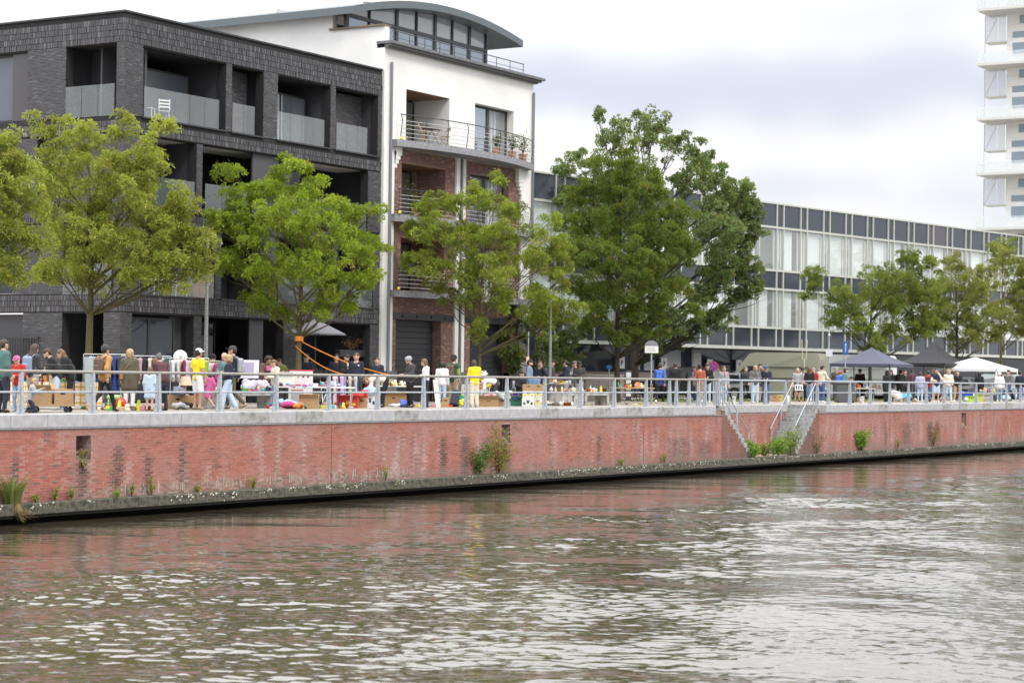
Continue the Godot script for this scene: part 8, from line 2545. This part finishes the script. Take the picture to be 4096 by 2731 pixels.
	for s in [-1, 1]: b.rod(V(0.2 * s, 0.1, 0.3), V(0.2 * s, 1.05, -0.35), 0.014); b.rod(V(0.2 * s, 0.1, -0.3), V(0.2 * s, 0.75, 0.15), 0.014)
	b.rod(V(-0.2, 1.05, -0.35), V(0.2, 1.05, -0.35), 0.016)
	part("frame", b, M["light metal"], pc1292)
	b = MB.new(); b.bevel(V(0, 0.5, 0.0), V(0.38, 0.1, 0.36), 0.03); b.box(V(0, 0.78, -0.2), V(0.38, 0.55, 0.06), Basis(V(1, 0, 0), -0.3)); b.ball(V(0, 1.0, -0.1), V(0.21, 0.14, 0.24))
	part("seat", b, cloth(Color(0.02, 0.02, 0.022)), pc1292)
	for q in [[-0.22, -0.3], [0.22, -0.3], [-0.22, 0.3], [0.22, 0.3]]:
		b = MB.new(); b.lathe([Vector2(0, -0.02), Vector2(0.1, -0.02), Vector2(0.1, 0.02), Vector2(0, 0.02)], 12, V(q[0], 0.1, q[1]), Basis(V(0, 0, 1), PI / 2))
		part("wheel", b, shade(Color(0.02, 0.02, 0.02)), pc1292)
	table("white plastic table with boxes right of the bending woman", V(60.82, 0, -4.0), V(2.0, 0.74, 0.75), VIEW, Color(0.6, 0.6, 0.58))
	spread(18, "on the white plastic table right of the bending woman", 60.2, 61.6, -4.20, -3.80, 0.745, wares, tones, 0.095)
	carton("brown box at the back of the white plastic table", V(61.03, 0.750, -4.60), V(0.44, 0.22, 0.3), -1.02, cb, false, "cardboard_box")
	carton("wooden crate below the white plastic table", V(60.74, 0.000, -4.10), V(0.9, 0.42, 0.4), -1.02, shade(Color(0.30, 0.18, 0.08)), true, "wooden_crate")
	heap("blue and white bags on the ground before the helmeted person", V(59.57, 0, -2.9), V(0.55, 0.24, 0.3), Color(0.10, 0.16, 0.5), 10, "plastic_bag", "bag")
	heap("white paper heap on the ground beside the blue bags", V(58.72, 0, -2.6), V(0.42, 0.15, 0.25), Color(0.6, 0.6, 0.58), 9, "paper_heap", "paper")
	b = MB.new(); b.box(V(0, 0.48, 0), V(0.16, 1.0, 0.28), Basis(V(0, 0, 1), 0.12))
	solo("leaning_carton", "tall narrow white carton leaning right of the white jumper", "box", b, shade(Color(0.68, 0.68, 0.66)), V(61.24, 0, -2.6), VIEW)
	carton("small brown box beside the green vest's trousers", V(61.65, 0.000, -2.50), V(0.24, 0.34, 0.26), -1.02, cb, false, "cardboard_box")
	var tro := thing("shopping_trolley_bag", "dark quilted wheeled shopping bag at the green vest's feet", "bag", V(62.45, 0, -2.6), VIEW + 0.2)
	b = MB.new(); b.bevel(V(0, 0.36, 0), V(0.3, 0.56, 0.24), 0.05, Basis(V(0, 0, 1), -0.2)); part("bag", b, cloth(Color(0.045, 0.05, 0.075)), tro)
	b = MB.new(); b.tube([V(0.05, 0.6, -0.14), V(0.18, 1.0, -0.14), V(0.1, 1.02, -0.14)], [0.012, 0.012, 0.012], 5); part("handle", b, M["light metal"], tro)
	b = MB.new(); b.lathe([Vector2(0, -0.16), Vector2(0.07, -0.16), Vector2(0.07, 0.16), Vector2(0, 0.16)], 12, V(-0.02, 0.07, -0.1), Basis(V(0, 0, 1), PI / 2)); part("wheel", b, shade(Color(0.02, 0.02, 0.02)), tro)
	carton("white and yellow fruit carton left of the yellow hoodie", V(64.05, 0.380, -3.20), V(0.3, 0.42, 0.36), -1.02, shade(Color(0.62, 0.62, 0.58)), false, "fruit_box", Color(0.65, 0.42, 0.02, 1))
	heap("yellow cloth on the ground left of the yellow hoodie", V(63.02, 0, -2.6), V(0.36, 0.26, 0.24), Color(0.6, 0.55, 0.05), 8)
	heap("green packet leaning left of the yellow hoodie", V(63.35, 0, -2.9), V(0.22, 0.42, 0.18), Color(0.03, 0.26, 0.08), 7, "green_packet", "packet")
	carton("brown box with a blue label in front of the bent figure", V(64.86, 0.000, -2.70), V(0.72, 0.30, 0.42), -1.02, cb, true, "cardboard_box")
	carton("brown grip-hole box right of the blue-labelled box", V(65.82, 0.000, -2.70), V(0.46, 0.30, 0.42), -1.02, cb, true, "cardboard_box")
	heap("white and turquoise clothes in the grip-hole box", V(65.78, 0.26, -2.7), V(0.4, 0.3, 0.26), Color(0.5, 0.56, 0.54), 10)
	heap("pink flowered cloth on the blue-labelled box", V(64.91, 0.28, -2.7), V(0.2, 0.24, 0.18), Color(0.55, 0.3, 0.35), 7)
	carton("dark green plastic crate on the ground", V(67.42, 0.000, -3.00), V(0.56, 0.26, 0.36), -1.02, shade(Color(0.02, 0.16, 0.09), 0.4), true, "plastic_crate")
	carton("purple carton standing on the green crate", V(67.24, 0.260, -3.00), V(0.2, 0.28, 0.2), -1.02, shade(Color(0.09, 0.04, 0.25)), false, "purple_box")
	carton("white fruit carton with yellow print, lower left of the stack", V(67.17, 0.000, -2.40), V(0.46, 0.30, 0.40), -1.02, shade(Color(0.62, 0.62, 0.60)), false, "fruit_box", Color(0.03, 0.08, 0.04, 1))
	carton("white fruit carton with yellow print, lower right of the stack", V(67.90, 0.000, -2.40), V(0.42, 0.30, 0.40), -1.02, shade(Color(0.62, 0.62, 0.60)), false, "fruit_box", Color(0.65, 0.48, 0.02, 1))
	carton("white fruit carton in the middle of the stack, left", V(67.20, 0.315, -2.40), V(0.44, 0.26, 0.40), -1.02, shade(Color(0.60, 0.60, 0.56)), false, "fruit_box", Color(0.6, 0.45, 0.02, 1))
	carton("white fruit carton in the middle of the stack, right", V(67.92, 0.315, -2.40), V(0.40, 0.26, 0.40), -1.02, shade(Color(0.60, 0.60, 0.56)), false, "fruit_box", Color(0.6, 0.45, 0.05, 1))
	carton("brown box on top of the fruit cartons, left", V(67.20, 0.590, -2.40), V(0.44, 0.24, 0.40), -1.02, cb, false, "cardboard_box")
	carton("brown box on top of the fruit cartons, right", V(67.92, 0.590, -2.40), V(0.40, 0.24, 0.40), -0.97, cb, false, "cardboard_box")
	var cch := thing("folding_chair", "folding chair with a denim jacket over its back behind the fruit cartons", "chair", V(69.63, 0, -3.6), VIEW + 3.1)
	b = MB.new(); b.bevel(V(0, 0.45, 0), V(0.44, 0.03, 0.42), 0.01); b.bevel(V(0, 0.85, -0.22), V(0.44, 0.4, 0.03), 0.01); part("seat", b, M["dark metal"], cch)
	for s in [-1, 1]:
		b = MB.new(); b.rod(V(0.2 * s, 1.0, -0.22), V(0.2 * s, 0, 0.2), 0.014); b.rod(V(0.2 * s, 0.45, 0.2), V(0.2 * s, 0, -0.25), 0.014); part("leg", b, M["light metal"], cch)
	b = MB.new(); net([[V(-0.18, 1.0, -0.24), 0.07, V(0.18, 1.0, -0.24), 0.07], [V(-0.15, 1.0, -0.28), 0.08, V(-0.17, 0.45, -0.3), 0.09], [V(0.15, 1.0, -0.28), 0.08, V(0.17, 0.45, -0.3), 0.09], [V(0, 1.0, -0.3), 0.08, V(0, 0.45, -0.31), 0.09]], 0.03, 55.0, b, 0.03)
	solo("denim_jacket", "blue denim jacket hung over a chair behind the fruit cartons", "garment", b, cloth(Color(0.12, 0.21, 0.36)), cch.position, VIEW + 3.1)
	var ch2 := thing("folding_chair", "light folding chair under the seated person in black", "chair", V(70.95, 0, -5.05), VIEW + 0.7)
	b = MB.new(); b.bevel(V(0, 0.44, 0), V(0.44, 0.03, 0.42), 0.01); b.bevel(V(0, 0.8, -0.2), V(0.44, 0.3, 0.03), 0.01); part("seat", b, shade(Color(0.4, 0.42, 0.46)), ch2)
	for s in [-1, 1]:
		b = MB.new(); b.rod(V(0.2 * s, 0.95, -0.21), V(0.2 * s, 0, 0.2), 0.014); b.rod(V(0.2 * s, 0.44, 0.2), V(0.2 * s, 0, -0.25), 0.014); part("leg", b, M["light metal"], ch2)
	duplicated(ch2, "folding_chair", "folding chair under the vendor with the bucket hat", V(69.77, 0, -6.0), VIEW - 0.17)
	duplicated(ch2, "folding_chair", "folding chair under the seated person in grey", V(105.0, 0, -4.9), VIEW + 0.7)
	spread(26, "in the pile of crockery left of the lamp post", 69.9, 71.0, -3.40, -2.60, 0.004, ["bowl", "plate stack", "jug", "vase"], china, 0.110)
	spread(26, "on the concrete benches near the tallest tree", 70.3, 74.4, -3.30, -2.90, 0.545, ["bowl", "plate stack", "jug", "vase", "bottle"], china, 0.100)
	table("small wooden table before the second bench's crockery", V(74.63, 0, -5.4), V(1.3, 0.85, 0.6), VIEW, Color(0.25, 0.2, 0.17))
	spread(16, "on the small wooden table behind the crockery", 74.0, 75.4, -5.60, -5.20, 0.855, ["bowl", "plate stack", "jug", "vase", "book"], china, 0.100)
	table("long bare wooden table right of the tallest tree", V(78.50, 0, -4.0), V(1.9, 0.72, 0.7), VIEW, Color(0.42, 0.28, 0.16))
	spread(14, "on the bare wooden table right of the tallest tree", 77.2, 80.1, -4.20, -3.80, 0.725, wares, tones, 0.085)
	spread(10, "on the ground at the foot of the tallest tree", 75.5, 77.7, -4.50, -3.00, 0.004, ["book", "small box", "bowl"], china, 0.090)
	b = MB.new(); b.bevel(V(0, 0.6, 0), V(0.26, 1.3, 0.12), 0.02)
	var pst := solo("poster_stand", "narrow stand of pale printed cards in front of the dark tree trunk", "stand", b, M["dark metal"], V(80.92, 0.2, -5.5), VIEW)
	for k in 4:
		b = MB.new(); b.bx(-0.11, 0.12 + k * 0.28, 0.062, 0.11, 0.34 + k * 0.28, 0.07)
		part("card", b, shade([Color(0.5, 0.52, 0.52), Color(0.45, 0.40, 0.25), Color(0.52, 0.54, 0.50), Color(0.5, 0.56, 0.58)][k]), pst)
	carton("cardboard box at the van's front wheel, left of three", V(98.48, 0.000, -6.40), V(0.5, 0.32, 0.4), -1.02, cb, false, "cardboard_box")
	carton("yellowish cardboard box at the van, middle of three", V(99.23, 0.000, -6.40), V(0.4, 0.34, 0.4), -1.02, shade(Color(0.5, 0.38, 0.1)), false, "cardboard_box")
	carton("white box at the van, right of three", V(99.87, 0.000, -6.40), V(0.45, 0.34, 0.4), -1.02, shade(Color(0.68, 0.68, 0.68)), false, "white_box")
	var wc := thing("white_chair", "white slatted child chair on a wooden stand right of the van boxes", "chair", V(98.93, 0, -5.2), VIEW)
	b = MB.new(); b.bevel(V(0, 0.62, 0), V(0.42, 0.04, 0.36), 0.01); part("seat", b, M["white paint"], wc)
	for k in 4:
		b = MB.new(); b.bx(-0.2 + k * 0.12, 0.64, -0.17, -0.15 + k * 0.12, 0.86, -0.14); part("slat", b, M["white paint"], wc)
	b = MB.new(); b.bx(-0.21, 0.86, -0.18, 0.21, 0.92, -0.13); part("backrest", b, M["white paint"], wc)
	for q in [[-1, -1], [1, -1], [-1, 1], [1, 1]]:
		b = MB.new(); b.rod(V(q[0] * 0.17, 0.6, q[1] * 0.15), V(q[0] * 0.2, 0, q[1] * 0.17), 0.018); part("leg", b, M["chair wood"], wc)
	table("white table at the left inside the purple gazebo", V(107.21, 0, -5.4), V(2.0, 0.74, 0.7), VIEW, Color(0.55, 0.5, 0.42))
	table("wooden table in the middle of the purple gazebo", V(110.36, 0, -5.6), V(2.0, 0.74, 0.7), VIEW, Color(0.55, 0.5, 0.42))
	spread(18, "on the tables under the purple gazebo", 106.1, 110.9, -5.70, -5.30, 0.745, wares, tones, 0.100)
	spread(18, "on the ground before the purple gazebo", 102.9, 106.2, -4.60, -3.90, 0.004, ["small box", "book", "bowl", "soft toy", "folded cloth"], china, 0.120)
	spread(10, "on the ground among the crowd at the gazebos", 108.9, 120.0, -4.40, -3.00, 0.004, ["small box", "soft toy", "ball", "folded cloth"], tones, 0.110)
	carton("royal blue plastic tub beside the camel trousers", V(119.06, 0.220, -3.20), V(0.6, 0.28, 0.4), -1.02, shade(Color(0.02, 0.07, 0.5), 0.4), true, "plastic_tub")
	carton("lime green plastic crate below the blue tub", V(118.70, 0.000, -3.00), V(0.6, 0.22, 0.42), -1.02, shade(Color(0.38, 0.60, 0.05), 0.4), true, "plastic_crate")
	carton("yellow-green storage box left of the right-hand bench", V(120.27, 0.000, -3.00), V(0.5, 0.34, 0.42), -1.02, shade(Color(0.45, 0.55, 0.06), 0.4), true, "storage_box")
	spread(16, "on the bench at the white gazebo", 122.6, 125.7, -3.80, -3.40, 0.545, ["small box", "soft toy", "ball", "bowl", "folded cloth"], tones, 0.110)
	heap("pale blue bag on the ground at the white gazebo", V(123.86, 0, -2.4), V(0.3, 0.42, 0.2), Color(0.32, 0.48, 0.55), 8, "carrier_bag", "bag")
	heap("white carrier bag held low at the right edge of the market", V(125.83, 0, -2.3), V(0.2, 0.5, 0.16), Color(0.62, 0.6, 0.62), 8, "carrier_bag", "bag")
	heap("turquoise bag on the ground behind the plum jacket", V(109.55, 0.1, -3.4), V(0.22, 0.42, 0.2), Color(0.10, 0.42, 0.62), 8, "carrier_bag", "bag")
	heap("white dog-sized plush bundle on the ground left of the plum jacket", V(107.51, 0, -3.2), V(0.2, 0.6, 0.2), Color(0.6, 0.58, 0.56), 8, "plush_bundle", "toy")
	var wk := 0
	for q in [[63.67, -11.6, 2.6], [67.24, -11.6, 3.2]]:
		wk += 1
		var pl := thing("lavender_planter", ["grey planter with lavender before the dark ground floor, left of the strapped tree", "grey planter with lavender before the dark ground floor, right of the strapped tree"][wk - 1], "planter", V(q[0], 0, q[1]))
		b = MB.new(); b.bevel(V(0, 0.35, 0), V(q[2], 0.7, 0.45), 0.02); part("trough", b, M["anthracite"], pl)
		var tw := blade_tuft(int(q[2] * 90), 0.95, 0.3, Color(0.16, 0.18, 0.15), Color(0.26, 0.27, 0.26), Vector3.ZERO, 0.01)
		for i in tw.v.size(): tw.v[i].x = tw.v[i].x * 1.0 + (float((i / 9) % 29) / 28.0 - 0.5) * (q[2] - 0.3)
		part("lavender", tw, M["leaf"], pl, V(0, 0.68, 0))
	var hb := thing("flower_basket", "dark planter of reddish flowers hanging in the restaurant opening", "planter", V(70.22, 2.0, -12.9))
	b = MB.new(); b.bevel(V(0, 0, 0), V(1.8, 0.3, 0.3), 0.03); part("trough", b, M["dark metal"], hb)
	part("flowers", leafy(300, V(1.0, 0.3, 0.3), 0.08, Color(0.05, 0.07, 0.02), Color(0.20, 0.06, 0.05), 9), M["leaf"], hb, V(0, 0.15, 0))
